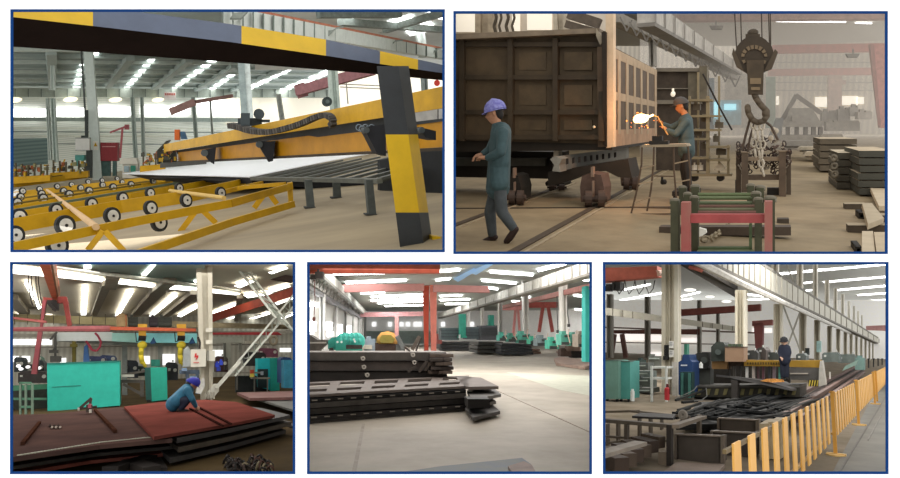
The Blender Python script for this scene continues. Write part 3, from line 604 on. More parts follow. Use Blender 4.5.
# left wall, columns, girder
wl = vplane(dp(306, 352, 26), dp(362, 341, 80))
g = G(); g.add([wl(300, 360), wl(368, 345), wl(368, 306), wl(300, 280)], [(0, 1, 2, 3)]); ST('wall_left', g, mt('#d9d8d5', var=.06))
for q in ((306, 322, 316, 331), (326.5, 322.5, 332.5, 329), (327, 331.5, 333, 336), (337.5, 325, 342.5, 335), (347, 326, 351, 334), (309, 303, 320, 306)):
    g = G(); x0, y0, x1, y1 = q; g.add([wl(x0, y0, .01), wl(x1, y0, .01), wl(x1, y1, .01), wl(x0, y1, .01)], [(0, 1, 2, 3)]); ST('window', g, sk)
for i, (x, w_, yt, yb, Y) in enumerate(((319, 5.5, 292, 350, 28), (333.5, 4, 300, 347, 38), (343, 3.6, 305, 346, 48), (351, 3, 309, 345, 58), (357, 2.4, 312, 344.5, 68), (361.5, 2, 314, 344, 78))):
    hcolumn([(x, yt), (x + w_, yt), (x + w_, yb), (x, yb)], Y, .5, 'steel_column', 'white left side column, %s' % ('nearest', 'second from the front', 'third from the front', 'fourth from the front', 'fifth from the front', 'farthest one')[i], mt('#dcdbd8' if i % 2 else '#cfcfcd', var=.05))
def ribbon2(g, a, b, c, d, Y1, Y2, th=.4):
    p = [dp(*a, Y1), dp(*b, Y2), dp(*c, Y2), dp(*d, Y1)]; return g.hexa(p + [q + V((th, 0, 0)) for q in p])
g = G(); ribbon2(g, (312, 252), (366, 311), (366, 314.5), (312, 264), 20, 78, -.4); g.mat(1); ribbon2(g, (312, 264), (366, 314.5), (366, 315.5), (312, 268), 19.8, 77.8, -.4); S('crane_girder', 'pale crane girder receding along the left wall', 'girder', g, [mt('#cdccc6'), mt('#8f8f8a')])
t = T('lattice_walkway', 'grey lattice walkway under the left crane girder', 'walkway', dp(330, 310, 35))
g = G(); ribbon2(g, (300, 276), (362, 317), (362, 319), (300, 283), 20, 75, -.3); P(t, 'lower_chord', g, mt('#77777a'))
for k in range(16):
    g = G(); t_ = k / 16; Yk = 1 / (1 / 20.5 + t_ * (1 / 75 - 1 / 20.5)); xa = 304 + 57 * t_; ya = 263 + 50 * t_; xb = 302 + 60 * t_; yb = 280 + 37.5 * t_; dx = 4.2 * (1 - t_) + .6
    g.pb((xa + 4, ya), (xb + 1, yb), Yk, 1.1 * (1 - t_) + .5); g.pb((xb + 1, yb), (xa + 4 + dx, ya + dx * .9), Yk, 1.1 * (1 - t_) + .5)
    P(t, 'lacing_bar', g, mt('#94928f'))
g = G(); ribbon2(g, (306, 270), (360, 313.5), (360, 316.5), (306, 280), 20.6, 75.5, -.2); P(t, 'mesh_panel', g, mt('#a3a19d', var=.3, scale=5))
g = G(); g.box(315, 271.5, 323, 278, 18, .5); g.box(310, 275, 316, 279, 18.1, .4); g.box(317, 269, 319, 272, 18, .2); S('crane_trolley', 'dark trolley at the left end of the front red crane beam', 'trolley', g, mt('#4a4543'))
g = G(); g.pt([(314.5, 280), (315, 300), (314, 318)], 18, .8); g.ball(dp(314, 319, 18), 1.6 * pxm(18), (1, 1, 1.6)); S('hook_rope', 'thin rope with a red hook hanging near the left frame edge', 'rope', g, mt('#7d4a48'))
# crane beams and gantries
g = G(); g.quad([(306, 264), (440, 264), (440, 272.5), (306, 272.5)], 18.6, .5); g.mat(1); g.quad([(306, 270), (440, 269.5), (440, 272.8), (306, 273)], 18.55, .1); S('crane_beam', 'front orange red crane beam along the top edge', 'crane beam', g, [mt('#c77563'), mt('#b8543d')])
g = G(); g.quad([(343, 284.5), (424, 283.5), (424, 290.5), (343, 292)], 36, .6); g.quad([(434, 284.5), (488, 286), (490, 292.5), (434, 291.5)], 36, .6); S('crane_beam', 'second red crane beam, paled in colour for haze, behind the gantry leg', 'crane beam', g, rd2)  # red lightened with distance, haze put into the colour
g = G(); g.quad([(360, 312.5), (424, 311.5), (424, 316), (360, 317)], 70, .6); S('crane_beam', 'third pink crane beam far down the hall', 'crane beam', g, mt('#d29a9c')); g = G(); g.box(394.8, 315, 398.6, 338, 69, .5); S('gantry_leg', 'thin pink far gantry leg right of the orange machine', 'gantry leg', g, mt('#d49a98'))
t = T('gantry_leg', 'bright orange red double gantry leg in the middle of the hall', 'gantry leg', fl(430, 356))
LG = Yf(430, 358); g = G(); g.quad([(422.5, 268), (429.2, 268), (428.5, 352), (424.5, 352)], LG + .5, .35); P(t, 'dark_leg', g, mt('#c85a44', var=.1)); g = G(); g.quad([(429.5, 268), (437, 268), (436.3, 356), (431.5, 356)], LG, .35); P(t, 'bright_leg', g, rdl); g = G(); g.box(415, 265.5, 438.5, 270, LG - .1, .8); P(t, 'head_plate', g, mt('#c0523d')); g = G(); g.quad([(424, 350), (428.6, 350), (428.6, 353), (424, 353)], LG + .4, .4); g.quad([(431, 354), (436.8, 354), (436.8, 357.5), (431, 357.5)], LG - .1, .4); P(t, 'foot', g, mt('#a24634'))  # both leg reds lightened, hall haze put into the colour
g = G(); g.box(437, 334, 442, 344, 60, 1); S('red_box', 'dark red box beside the foot of the bright gantry leg', 'box', g, mt('#8a4a44'))
# right girder and columns
g = G(); ribbon2(g, (595, 258), (438, 313.8), (438, 317.6), (595, 271), 22, 85, .4); g.mat(1)
for k in range(20):
    t_ = k / 20; Yk = 1 / (1 / 22 + t_ * (1 / 85 - 1 / 22)); x = 595 - 157 * t_; g.box(x, 258 + 55.8 * t_, x + .7, 271 + 46.6 * t_, Yk - .1, .1)
g.mat(2); ribbon2(g, (595, 271), (438, 317.6), (438, 318.6), (595, 273.4), 21.9, 84.8, .5); S('crane_girder', 'pale ribbed crane girder receding along the right side', 'girder', g, [mt('#dcdad3'), mt('#a9a69e'), mt('#8a857d')])
g = G(); ribbon2(g, (595, 282), (500, 306), (500, 309), (595, 288), 24, 60, .3); S('crane_beam', 'dull red rail beam below the right girder', 'crane beam', g, mt('#a5716a'))
for i, (q, Y) in enumerate((([(561, 276), (567.5, 276), (568, 336), (562.5, 336)], 30), ([(523, 262), (528.5, 262), (529, 336), (523.8, 336)], 40), ([(498.5, 262), (502.3, 262), (502.6, 334), (499, 334)], 55), ([(481, 270), (484, 270), (484.2, 334), (481.3, 334)], 65), ([(467.5, 300), (470, 300), (470, 334), (467.7, 334)], 75), ([(458, 305), (460, 305), (460, 334), (458, 334)], 82))):
    hcolumn(q, Y, .5, 'steel_column', 'white right side column, %s' % ('nearest by the right edge', 'second from the right edge', 'third from the right edge', 'fourth from the right edge', 'fifth from the right edge', 'farthest one')[i], mt('#e1dfda' if i % 2 == 0 else '#d3d1cc', var=.05))
def aframe(lab, top, legs, Y, m):
    t = T('red_a_frame', lab, 'gantry', dp((top[0] + top[2]) / 2, legs[0][1][1], Y)); g = G(); g.box(*top, Y, .8); P(t, 'top_beam', g, m)
    for a, b, w_ in legs: g = G(); g.pb(a, b, Y + .1, w_); P(t, 'leg', g, m)
aframe('red A shaped gantry between the right columns, nearer one', (527, 302, 558, 307.5), (((543, 306), (539, 332), 3), ((548, 306), (552.5, 332), 3)), 48, mt('#c0625a'))
aframe('A shaped gantry paled to pink for haze, farther left', (503, 305, 523, 310), (((515.5, 309), (513, 338), 2.4), ((518, 309), (520, 338), 2.2)), 62, mt('#cf8a86'))  # haze mixed into this gantry's pink
# teal and orange machines
t = T('teal_machine', 'lumpy teal machine behind the dark channel stack at left', 'machine', dp(348, 352, 24))
g = G(); g.sm = True; g.poly([(335.5, 352), (335.5, 339), (339, 334.5), (344, 332.6), (350, 332.8), (353, 333.6), (356, 332.5), (360, 334), (363.5, 338), (364, 344), (361, 349), (361, 352)], 24, 1.6); P(t, 'hood', g, mt('#46b3a6', var=.15))
for x in (341, 345.5, 350, 354.5, 359): g = G(); g.sm = True; g.pt([(x - 1, 334.5), (x - .2, 338), (x + .4, 342)], 23.9, 2.4, 8); P(t, 'hood_rib', g, mt('#58c2b4'))
g = G(); g.poly([(328, 349), (328, 341), (331, 338), (336, 337), (336, 350)], 24.2, 1.2); P(t, 'side_unit', g, mt('#3d9f92', var=.2)); g = G(); g.box(346, 345, 362, 349, 23.8, .3); g.box(329, 348, 333, 352, 24, .5); P(t, 'dark_base', g, mt('#3d3a38'))
g = G()
for x, y in ((341.5, 342), (354, 339.5), (355, 341.5), (337.5, 342)): g.cyl(dp(x, y, 23.6), dp(x, y, 23.9), 1.1 * pxm(24), n=8)
P(t, 'white_dial', g, mt('#e3efec'))
t = T('orange_machine', 'ochre domed machine behind the dark channel stack', 'machine', dp(387, 352, 25))
g = G(); g.sm = True; g.poly([(376, 345), (377, 337), (381, 332.5), (388, 331), (394, 333), (397, 338), (397.5, 345)], 25, 1.4); P(t, 'dome', g, mt('#cf9a55', var=.15))
g = G(); g.poly([(379.5, 339), (382, 335), (391, 335), (395, 339), (393, 343), (381, 343)], 24.8, .2); P(t, 'front_window', g, mt('#9a8a45')); g = G(); g.box(377, 344, 399, 352, 24.9, 1.2); g.box(375, 343, 378, 351, 24.8, .6); P(t, 'base', g, mt('#51403a', var=.2))
g = G(); g.pb((397, 336), (404, 349), 24.5, 4.5); g.box(396, 345, 405, 352, 24.6, .6); S('grey_machine', 'dark grey machine leaning right of the ochre machine', 'machine', g, mt('#6b6f70', var=.2))
g = G(); g.box(364, 339, 375, 352, 27, 1); g.box(366, 336, 371, 339, 27, .6); g.mat(1); g.box(362, 345, 372, 349, 26.8, .3); S('grey_machine', 'blue grey machine between the teal and the ochre machine', 'machine', g, [mt('#7c8894', var=.2), mt('#b9b4a8')])
g = G(); g.poly([(304, 352), (304, 336), (310, 335), (318, 340), (327, 340), (326, 344), (318, 352)], 24, 1); g.mat(1); g.box(304, 342, 326, 343.5, 23.9, .3); S('scrap_machine', 'dark scrap covered machine at the left edge', 'machine', g, [mt('#55504c', var=.35), mt('#a39e97')])
# dark channel stack B
bY = 17.2
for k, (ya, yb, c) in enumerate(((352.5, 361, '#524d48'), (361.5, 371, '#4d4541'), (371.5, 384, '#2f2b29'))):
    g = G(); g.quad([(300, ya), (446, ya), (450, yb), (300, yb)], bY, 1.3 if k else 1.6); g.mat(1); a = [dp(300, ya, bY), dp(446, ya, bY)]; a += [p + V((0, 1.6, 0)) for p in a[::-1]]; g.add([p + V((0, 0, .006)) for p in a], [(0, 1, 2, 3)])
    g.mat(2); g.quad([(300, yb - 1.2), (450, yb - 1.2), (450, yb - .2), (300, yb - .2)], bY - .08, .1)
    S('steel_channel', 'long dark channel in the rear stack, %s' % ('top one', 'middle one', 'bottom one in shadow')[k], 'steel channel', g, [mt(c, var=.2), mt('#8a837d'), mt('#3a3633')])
for i, (x, y) in enumerate(((363, 358.5), (364, 367), (367.3, 375), (413, 355), (414.5, 362.5))):
    g = G(); g.ring(dp(x, y, bY - .12), (0, 1, 0), 1.5 * pxm(bY), .02, n=10); g.pb((x - 2.5, y - 1.3), (x + 1, y - 1.6), bY - .12, .8); S('shackle', 'pale shackle on the front of the rear channel stack, %s' % ('top of the left three', 'middle of the left three', 'lowest of the left three', 'upper right', 'lower right')[i], 'shackle', g, mt('#bab3aa'))
for i in range(6):
    q = (((412, 350), (419.5, 336), 3.4), ((416, 351), (421, 338), 1.6), ((404, 347), (410, 351), 2), ((419, 372), (427, 361), 2.4), ((408, 372), (416, 366), 2.2), ((425, 371), (432, 360), 1.8))[i]
    g = G(); g.pb(q[0], q[1], bY - .3 if i > 2 else bY + .5, q[2]); S('steel_plank', 'dark plank leaning at the right end of the rear stack, %s' % ('widest upright one', 'narrow upright one', 'short flat one', 'lower slanting one', 'lower left slanting one', 'rightmost slanting one')[i], 'plank', g, mt(('#6f655c', '#4e4640', '#5a524c', '#554c46', '#4b443f', '#5b524b')[i], var=.25))
rnd = random.Random(5)
for k in range(5):
    g = G(); y = 354 + k * 4.2
    for j_ in range(3): g.box(430 + j_ * 7 + rnd.uniform(-2, 2), y, 441 + j_ * 6 + rnd.uniform(-1, 2), y + 3.2, bY - .5 + rnd.uniform(-.2, .2), .8)
    S('wood_block', 'rough dark block layer at the right end of the rear stack, %s' % ('top', 'second', 'third', 'fourth', 'bottom')[k], 'block', g, mt('#4a413c' if k % 2 else '#5f5249', var=.35))
# front stack A: cut plates
zt = .51
def ptop(x, y): return fl(x, y, zt)
def fy(x): return lin_(x, [(290, 395.8), (309, 394.8), (400, 389.6), (469, 385.8)])
def by(x): return lin_(x, [(290, 383), (309, 382), (405, 378.2), (455, 376)])
def uv(x, v):
    """v=0 back edge, 1 front edge; the plate narrows to the back so columns lean inwards"""
    return (x, by(x) + (fy(x) - by(x)) * v)
t = T('cut_plate', 'top plate of the front stack with two rows of cut slots', 'steel plate', fl(400, 395))
g = G(); X = [290, 320, 350, 380, 410, 440, 469]
for a, b in zip(X, X[1:]):
    for v0, v1 in ((0, .12), (.36, .58), (.78, 1.0)): g.prism([ptop(*uv(a, v0)), ptop(*uv(b, v0)), ptop(*uv(b, v1)), ptop(*uv(a, v1))], (0, 0, -.05))
for xc, xw in ((300, 7), (334, 5), (368.5, 5), (402, 5), (436, 5.5), (466, 4)):
    for v0, v1, s0, s1 in ((.12, .36, 1.5, 0), (.58, .78, -1.5, -3)):
        g.prism([ptop(*uv(xc - xw + s0, v0)), ptop(*uv(xc + xw + s0, v0)), ptop(*uv(xc + xw + s1, v1)), ptop(*uv(xc - xw + s1, v1))], (0, 0, -.05))
P(t, 'slotted_plate', g, tpl)
g = G(); g.prism([ptop(464, 385.9), ptop(455, 376), ptop(481, 377.5), ptop(498.5, 386.2), ptop(470, 386.8)], (0, 0, -.06)); P(t, 'end_plate', g, mt('#6f655f', var=.12))
for k, (z0, th, c) in enumerate(((.44, .06, '#0c0b0b'), (.37, .09, '#4a4643'), (.26, .1, '#3d3a38'), (.14, .08, '#2e2b2a'), (.05, .05, '#46423f'))):  # first layer near black, putting the slots' shade into its colour
    o = (0, -.03, .05, 0, .03)[k]; g = G(); g.prism([fl(290, 396.2, zt) + V((0, o, z0 - zt)), fl(400, 390, zt) + V((0, o, z0 - zt)), fl(466, 386.4, zt) + V((0, o, z0 - zt)), fl(460, 379, zt) + V((0, 0, z0 - zt)), fl(290, 384, zt) + V((0, 0, z0 - zt))], (0, 0, -th))
    if k == 0 or k == 3:
        g.mat(1)
        for j_ in range(13):
            x = 312 + j_ * 13; p = fl(x, fy(x) + .6, zt) + V((0, o - .02, z0 - zt - .02)); g.bar(p, p + V((.1, .01, .002)), .02, .02)
    S('steel_plate', 'dark layer of the front stack, %s' % ('first under the slotted plate with pale tabs', 'second below the slotted plate', 'third below the slotted plate', 'fourth with pale tabs', 'lowest on the floor')[k], 'steel plate', g, [mt(c, var=.25), mt('#857e76')])
for k, (q, c, lab) in enumerate((([(467, 390.5), (473, 387.5), (494, 388), (501, 394), (501, 397), (472, 399.5)], '#6a6866', 'grey plate end sticking out right of the front stack, upper'), ([(463, 398.5), (468, 396), (492, 398), (496, 401), (496, 404), (470, 405.5)], '#57524f', 'plate end sticking out right of the front stack, middle'), ([(465, 408), (470, 403), (492, 404), (500, 411), (500, 413.5), (473, 417.5)], '#4d4a49', 'dark plate end sticking out right of the front stack, lowest'))):
    z = (.36, .24, .12)[k]; g = G(); g.plate(q[:4] + q[5:], z, .06); g.mat(0); S('steel_plate', lab, 'steel plate', g, [mt(c, var=.12)])
g = G(); g.box(468, 399, 490, 408, Yf(480, 420), .5); S('support_block', 'black support block between the sticking out plate ends', 'block', g, mt('#201d1c'))
# bottom plate
g = G(); g.plate([(376, 476), (440, 466.2), (522, 457.8), (531, 464), (540, 480), (380, 490)], .08, .05); g.mat(1); S('steel_plate', 'grey plate corner lying on the floor at the bottom edge', 'steel plate', g, mt('#7d7f78', h2='#6f7684', var=.1)); g = G(); g.plate([(524, 461), (532, 465), (538, 476), (515, 476), (508, 466)], .12, .04); S('steel_plate', 'pinkish small plate on the corner of the bottom plate', 'steel plate', g, mt('#8d7a74'))
# middle stacks
def pile(q, n, Y, th, m, lab, top='#77716b'):
    x0, y0, x1, y1 = q; nm_ = ('top', 'second', 'third', 'fourth', 'bottom')
    for k in range(n):
        ya = y0 + (y1 - y0) * k / n; yb = ya + (y1 - y0) / n * .8; o = rnd.uniform(-1.5, 1.5) if k else 0; g = G(); g.quad([(x0 + o, ya), (x1 + o, ya), (x1 + o, yb), (x0 + o, yb)], Y, th); g.mat(1); a = [dp(x0 + o, ya, Y), dp(x1 + o, ya, Y)]; a += [p + V((0, th, 0)) for p in a[::-1]]; g.add([p + V((0, 0, .006)) for p in a], [(0, 1, 2, 3)])
        S('steel_plate', '%s, %s' % (lab, 'bottom' if k == n - 1 else nm_[k]), 'steel plate', g, [m, mt(top)])
pile((502, 343.5, 533, 355), 4, Yf(517, 356), 5, mt('#393b3d', var=.15), 'plate of the layered pile right of centre'); pile((441, 341.5, 473, 350.5), 3, Yf(457, 351), 6, mt('#3f3f40', var=.15), 'plate of the low pile beside the gantry leg'); pile((478, 342, 503, 354), 3, Yf(490, 355) + .3, 5, mt('#45443f', var=.15), 'plate of the pile left of the layered pile'); pile((531, 349, 540, 354), 2, Yf(535, 354), 2, mt('#8a6f5f', var=.15), 'brown board end right of the layered pile')
for i, (q, c) in enumerate((((441, 328, 459, 340), '#6d7a7d'), ((466.5, 327, 480, 339), '#606c70'), ((481, 325.5, 497.5, 340), '#55565a'))):
    g = G(); g.box(*q, 44 - i, 2); g.mat(1)
    for k in range(3): g.box(q[0], q[1] + 2.5 + k * 3, q[2], q[1] + 3 + k * 3, 43.9 - i, .1)
    S('plate_bundle', 'grey upright plate bundle behind the low piles, %s' % ('left', 'middle', 'right')[i], 'plate bundle', g, [mt(c, var=.12), mt('#4c5254')])
for i, (q, Y) in enumerate((((459.5, 314, 466, 338), 43), ((489, 315, 494, 327), 45))): g = G(); g.box(*q, Y, .6); g.box(q[0] - 1, q[3] - 2, q[2] + 1, q[3], Y - .1, .8); S('green_post', ('green post between the grey plate bundles', 'short green post above the right plate bundle')[i], 'post', g, gr)
g = G(); g.cyl(dp(459.5, 338, 42), dp(459.5, 334.5, 42), 1 * pxm(42), n=8); S('white_bottle', 'small white bottle beside the green post', 'bottle', g, mt('#f0f2f2'))
rnd = random.Random(11)
for i, (x0, y0, x1, y1, Y) in enumerate(((499, 332, 508, 341, 34), (508, 333, 518, 342, 35), (518, 331, 530, 343, 36), (530, 336, 537, 344, 33), (537, 335, 550, 346, 32), (549, 337, 559, 349, 30), (561, 331, 571, 345, 27), (571, 332, 579, 346, 27.5), (578, 331, 586, 347, 26))):
    g = G(); g.box(x0, y0 + 3, x1, y1, Y, .8); g.box(x0 + 1, y0, x0 + (x1 - x0) * .5, y0 + 3, Y + .1, .5); g.mat(1); g.box(x0 + (x1 - x0) * .4, y0 + 4, x1 - 1, y0 + 6, Y - .1, .2); g.box(x0 + 1, y1 - 3, x1 - 2, y1, Y - .1, .3); g.mat(2); g.pt([(x1 - 2, y0 - 2), (x1 - 3, y0 + 4), (x1 - 1, y1 - 2)], Y - .15, 1)
    S('green_machine', 'green machine in the row at right, %s' % ('leftmost beside the plate bundle', 'second from left', 'third, under the pink A frame', 'low one right of the layered pile', 'grey green one under the red A frame', 'wide one left of the nearest column', 'just right of the nearest column', 'second right of the nearest column', 'rightmost beside the teal post')[i], 'machine', g, [mt(('#4a9c8c', '#4f8f7e', '#5aa896', '#46a588', '#7b8a8c', '#48aa92', '#559f8e', '#5e9587', '#8a8076')[i], var=.2), mt('#3a3f3e'), mt('#c9b2a4')])
g = G(); g.box(585.5, 286, 591, 362, 25, .5); S('teal_post', 'bright teal post at the right edge', 'post', g, mt('#2f9a92', var=.06))
for i, (a, b) in enumerate((((557, 310), (558, 330)), ((567.5, 312), (569, 324)))): g = G(); g.pt([(a[0], 296), a, b], 29, 1); g.box(b[0] - 1.2, b[1], b[0] + 1.2, b[1] + 3, 29, .1); S('pendant_control', 'thin dark pendant control beside the nearest right column, %s' % ('left', 'right')[i], 'pendant', g, mt('#4d4a4a'))
for i, (q, c, lab) in enumerate((([(554, 358.5), (560, 357), (589, 360), (592, 365), (585, 367), (556, 363)], '#a58d80', 'pinkish brown plate lying on the floor at right'), ([(556, 351), (570, 349), (574, 352), (562, 354)], '#8a6f62', 'brown board under the machines at right'))):
    g = G(); g.plate(q, .14, .12); S('steel_plate', lab, 'steel plate', g, mt(c, var=.15))
for i, q in enumerate(((561, 349, 571.5, 356.5, '#5d4a42'), (572, 351, 585, 358, '#2a2523'), (568, 346, 580, 351, '#7a6559'))): g = G(); g.box(*q[:4], Yf(570, 358) - .2 * i + .3, .8); g.box(q[0] + 1, q[1] - 1, q[0] + 4, q[1], Yf(570, 358) + .2, .4); S('wooden_crate', 'crate behind the pinkish plate at right, %s' % ('brown one left', 'black one right', 'pale one on top')[i], 'crate', g, mt(q[4], var=.25))
for i, (a, b, w_) in enumerate((((493, 388.5), (600, 436), .05), ((363.5, 424), (352, 482), .05), ((440, 380), (600, 400), .02))):
    if i < 2: g = G(); g.bar(fl(*a, .006), fl(*b, .006), w_, .01); S('floor_joint', ('long pale floor joint running to the right edge', 'dark floor joint below the front stack')[i], 'floor joint', g, mt('#aba093' if i == 0 else '#a0968a'))
g = G(); g.plate([(505, 372), (590, 376), (592, 396), (560, 390)], .004, .003); S('floor_patch', 'faint greenish patch on the floor at right', 'floor patch', g, mt('#b7b8a9', var=.08))  # thin greenish sheet just above the floor
# ================================================================== BOTTOM RIGHT: yellow barrier fence, cutting machine
use(BR)
cc = mt('#cbc5b3', var=.05); ccl = mt('#d8d5c6', var=.05); brn2 = mt('#4f473d', var=.2); dk2 = mt('#2b2b2b', var=.25); redw = mt('#8d4d44', var=.12); fen = mt('#e8b25e', var=.05, rough=.5); fens = mt('#d49c46', var=.06)
g = G(); g.add([fl(590, 540), fl(930, 540), fl(930, 360), fl(590, 352)], [(0, 1, 2, 3)]); ST('floor', g, mt('#94897a', h2='#6f6657', rough=1, spec=.05, scale=.7, bump=.1))
g = G(); g.add([fl(823, 490, .004), fl(960, 490, .004), fl(905, 358, .004), fl(893, 358, .004)], [(0, 1, 2, 3)]); ST('floor', g, mt('#73726a', h2='#5d5c56', scale=1.2))
YB = 120
g = G(); g.add([dp(595, 352, 60), dp(760, 358, 60), dp(760, 300, 60), dp(595, 300, 60)], [(0, 1, 2, 3)]); ST('wall_left', g, mt('#e5e3dc', var=.06, emit=.3))  # emission stands in for light reaching this wall
g = G(); g.add([dp(740, 362, YB), dp(910, 358, YB), dp(910, 300, YB), dp(740, 300, YB)], [(0, 1, 2, 3)]); ST('wall_back', g, mt('#f0eeea', var=.05, emit=.2))  # far wall glows a little in place of hall light
zc = 10.5
def cq(q, dz=0.0): return [fl(x, y, zc + dz) for x, y in q]
g = G(); g.add(cq([(560, 322), (930, 334), (930, 225), (560, 215)]), [(0, 1, 2, 3)]); ST('ceiling', g, mt('#d9dbd6', var=.06, scale=.06))
sk = glow('#ffffff', 6)
for q in ((779, 274, 824, 269.5, 2), (824, 270, 889, 264, 1.6), (824, 282, 889, 276.5, 1.6), (838, 290, 889, 285.5, 1.5), (858, 295, 889, 293, 1.3), (862, 301, 889, 299.5, 1.2), (875, 309, 889, 308, 1), (804, 283, 812, 282, 1.4), (804, 291, 812, 290, 1.2),
          (621, 290, 650, 284, 2.2), (605, 303, 663, 292.5, 1.8), (620, 309.5, 692, 298.5, 1.6), (643, 313, 709, 302.5, 1.4), (678, 297, 700, 292, 1.4), (708, 279, 724, 277.5, 1.2), (746, 294, 770, 297, 1.4), (748, 286, 762, 284.5, 1.4), (746, 300, 772, 298.5, 1.3), (690, 318, 734, 311, 1.2), (700, 322, 735, 317, 1)):
    x0, y0, x1, y1, w_ = q; g = G(); g.add(cq([(x0, y0), (x1, y1), (x1, y1 + w_ * .6), (x0, y0 + w_ * .6)], -.1), [(0, 1, 2, 3)]); ST('window', g, sk)
for i, (x, y, w_) in enumerate(((690, 290, 7.5), (710, 296.8, 5.5), (726.5, 301.5, 6))):
    g = G(); g.ball(dp(x, y, 50), w_ * pxm(50) * .75, (1, 1, .28), n=12, k=6); S('high_bay_lamp', 'bright round roof lamp between the near columns, %s' % ('left and largest', 'middle', 'right')[i], 'lamp', g, glow('#fffdf2', 1.3))
for q in ((608, 333, 644, 340.5), (648, 335, 661, 341), (648, 352, 661, 357), (679, 338, 698, 342), (752, 328, 772, 333)):
    g = G(); g.box(*q, 59.6, .1); ST('window', g, glow('#fff7f2', .9))
for a, b, w_ in (((595, 327), (760, 333), 1.5), ((595, 342), (760, 345), 1)): g = G(); g.pb(a, b, 59.3, w_, .2); ST('trim', g, mt('#86736a'))
# crane beams
g = G(); g.quad([(600, 268), (657, 266), (657, 276.5), (600, 282)], 24, .6); g.mat(1); g.cyl(dp(657, 273, 24), dp(661, 273, 24.3), 3 * pxm(24), n=10); S('crane_beam', 'dark red crane beam at the upper left corner', 'crane beam', g, [mt('#a85a49', var=.15), mt('#c8a89a')])
for i in range(4):
    x = 615 + i * 10; g = G(); g.pt([(x, 281), (x + 1, 287), (x + 4, 294), (x + 8, 289), (x + 10, 280)], 24.2, .9); S('cable_loop', 'dark cable loop hanging under the dark red crane beam, %s from left' % ('first', 'second', 'third', 'fourth')[i], 'cable', g, mt('#3c3a37'), 'cable loops under the crane beam')
g = G(); g.box(606, 284, 614, 290, 24, .4); g.box(612, 282, 620, 290, 24.1, .5); g.box(604, 286, 610, 291, 23.9, .3); S('crane_hoist', 'black hoist under the dark red crane beam', 'hoist', g, dk2)
g = G(); p = [dp(675, 262, 22), dp(688, 262, 22), dp(736, 290, 34), dp(736, 298, 34)]; g.hexa(p + [q + V((0, .5, .3)) for q in p]); g.mat(1); p = [dp(690, 264, 23), dp(702, 268, 24), dp(700, 272, 24), dp(688, 268, 23)]; g.hexa(p + [q + V((0, .3, 0)) for q in p]); S('crane_beam', 'nearly black crane beam slanting between the two near columns', 'crane beam', g, [mt('#37332f'), mt('#a85a4a')])
g = G(); g.quad([(677, 309.5), (760, 304), (760, 310.5), (677, 316)], 48, .6); S('crane_beam', 'faded red crane beam across the middle bay', 'crane beam', g, mt('#8a524b', var=.1))
g = G(); g.quad([(612, 330), (700, 329), (700, 334.5), (612, 333.5)], 50, .6); S('crane_beam', 'brown red crane beam low in the left bay', 'crane beam', g, mt('#7a544d', var=.1))
for i, (a, b) in enumerate((((614.5, 334), (611, 358)), ((622, 334), (626, 358)))): g = G(); g.pb(a, b, 49.5, 4); S('gantry_leg', 'brown red gantry leg in the left bay, %s' % ('left', 'right')[i], 'gantry leg', g, mt('#7d5d57'))
g = G(); g.quad([(753.5, 323), (763, 323), (762, 358), (756, 358)], 40, .5); S('gantry_leg', 'dark red gantry leg between the second and third column', 'gantry leg', g, mt('#7d4a48', var=.1)); g = G(); g.quad([(752, 321), (772, 319.5), (772, 325), (752, 326)], 40, .5); S('crane_beam', 'short red beam on the dark red gantry leg', 'crane beam', g, mt('#8f5a55'))
g = G(); g.quad([(866, 326), (889, 325), (889, 331), (866, 330)], 95, .6); S('crane_beam', 'pinkish crane beam far down the right aisle', 'crane beam', g, mt('#b98a86'))
# girders
def rib3(g, a, b, c, d, Y1, Y2, th=.4):
    p = [dp(*a, Y1), dp(*b, Y2), dp(*c, Y2), dp(*d, Y1)]; return g.hexa(p + [q + V((th, 0, 0)) for q in p])
g = G(); rib3(g, (700, 226), (884, 342), (884, 345.5), (700, 256), 20, 140, -.4); g.mat(1)
for k in range(34):
    t_ = k / 34; Yk = 1 / (1 / 20 + t_ * (1 / 140 - 1 / 20)); x = 700 + 184 * t_; g.box(x, 226 + 116 * t_, x + .8, 256 + 89.5 * t_, Yk - .15, .12)
g.mat(2); rib3(g, (700, 256), (884, 345.5), (884, 346.5), (700, 260), 19.9, 139, -.5); rib3(g, (700, 222), (884, 341), (884, 342), (700, 226), 19.9, 139, -.5)
S('crane_girder', 'long pale ribbed crane girder receding to the right', 'girder', g, [mt('#c4c1b4', var=.06), mt('#989487'), mt('#6f6b62')])
g = G(); g.tube([dp(690, 258, 19.5), dp(740, 283, 24), dp(800, 310, 38), dp(850, 333, 75)], .12, 6); S('conduit_pipe', 'white conduit pipe following the underside of the long girder', 'pipe', g, mt('#dcdad2'))
g = G(); g.quad([(598, 306.5), (740, 327), (740, 331.8), (598, 314)], (30, 46), .5); g.mat(1)
for k in range(14): x = 602 + k * 10; g.box(x, lin_(x, [(598, 306.5), (740, 327)]), x + .7, lin_(x, [(598, 314), (740, 331.8)]), 29.7 + k * 1.1, .1)
S('crane_girder', 'pale ribbed crane girder crossing the left bays', 'girder', g, [mt('#b9b6a8', var=.06), mt('#8d897d')])
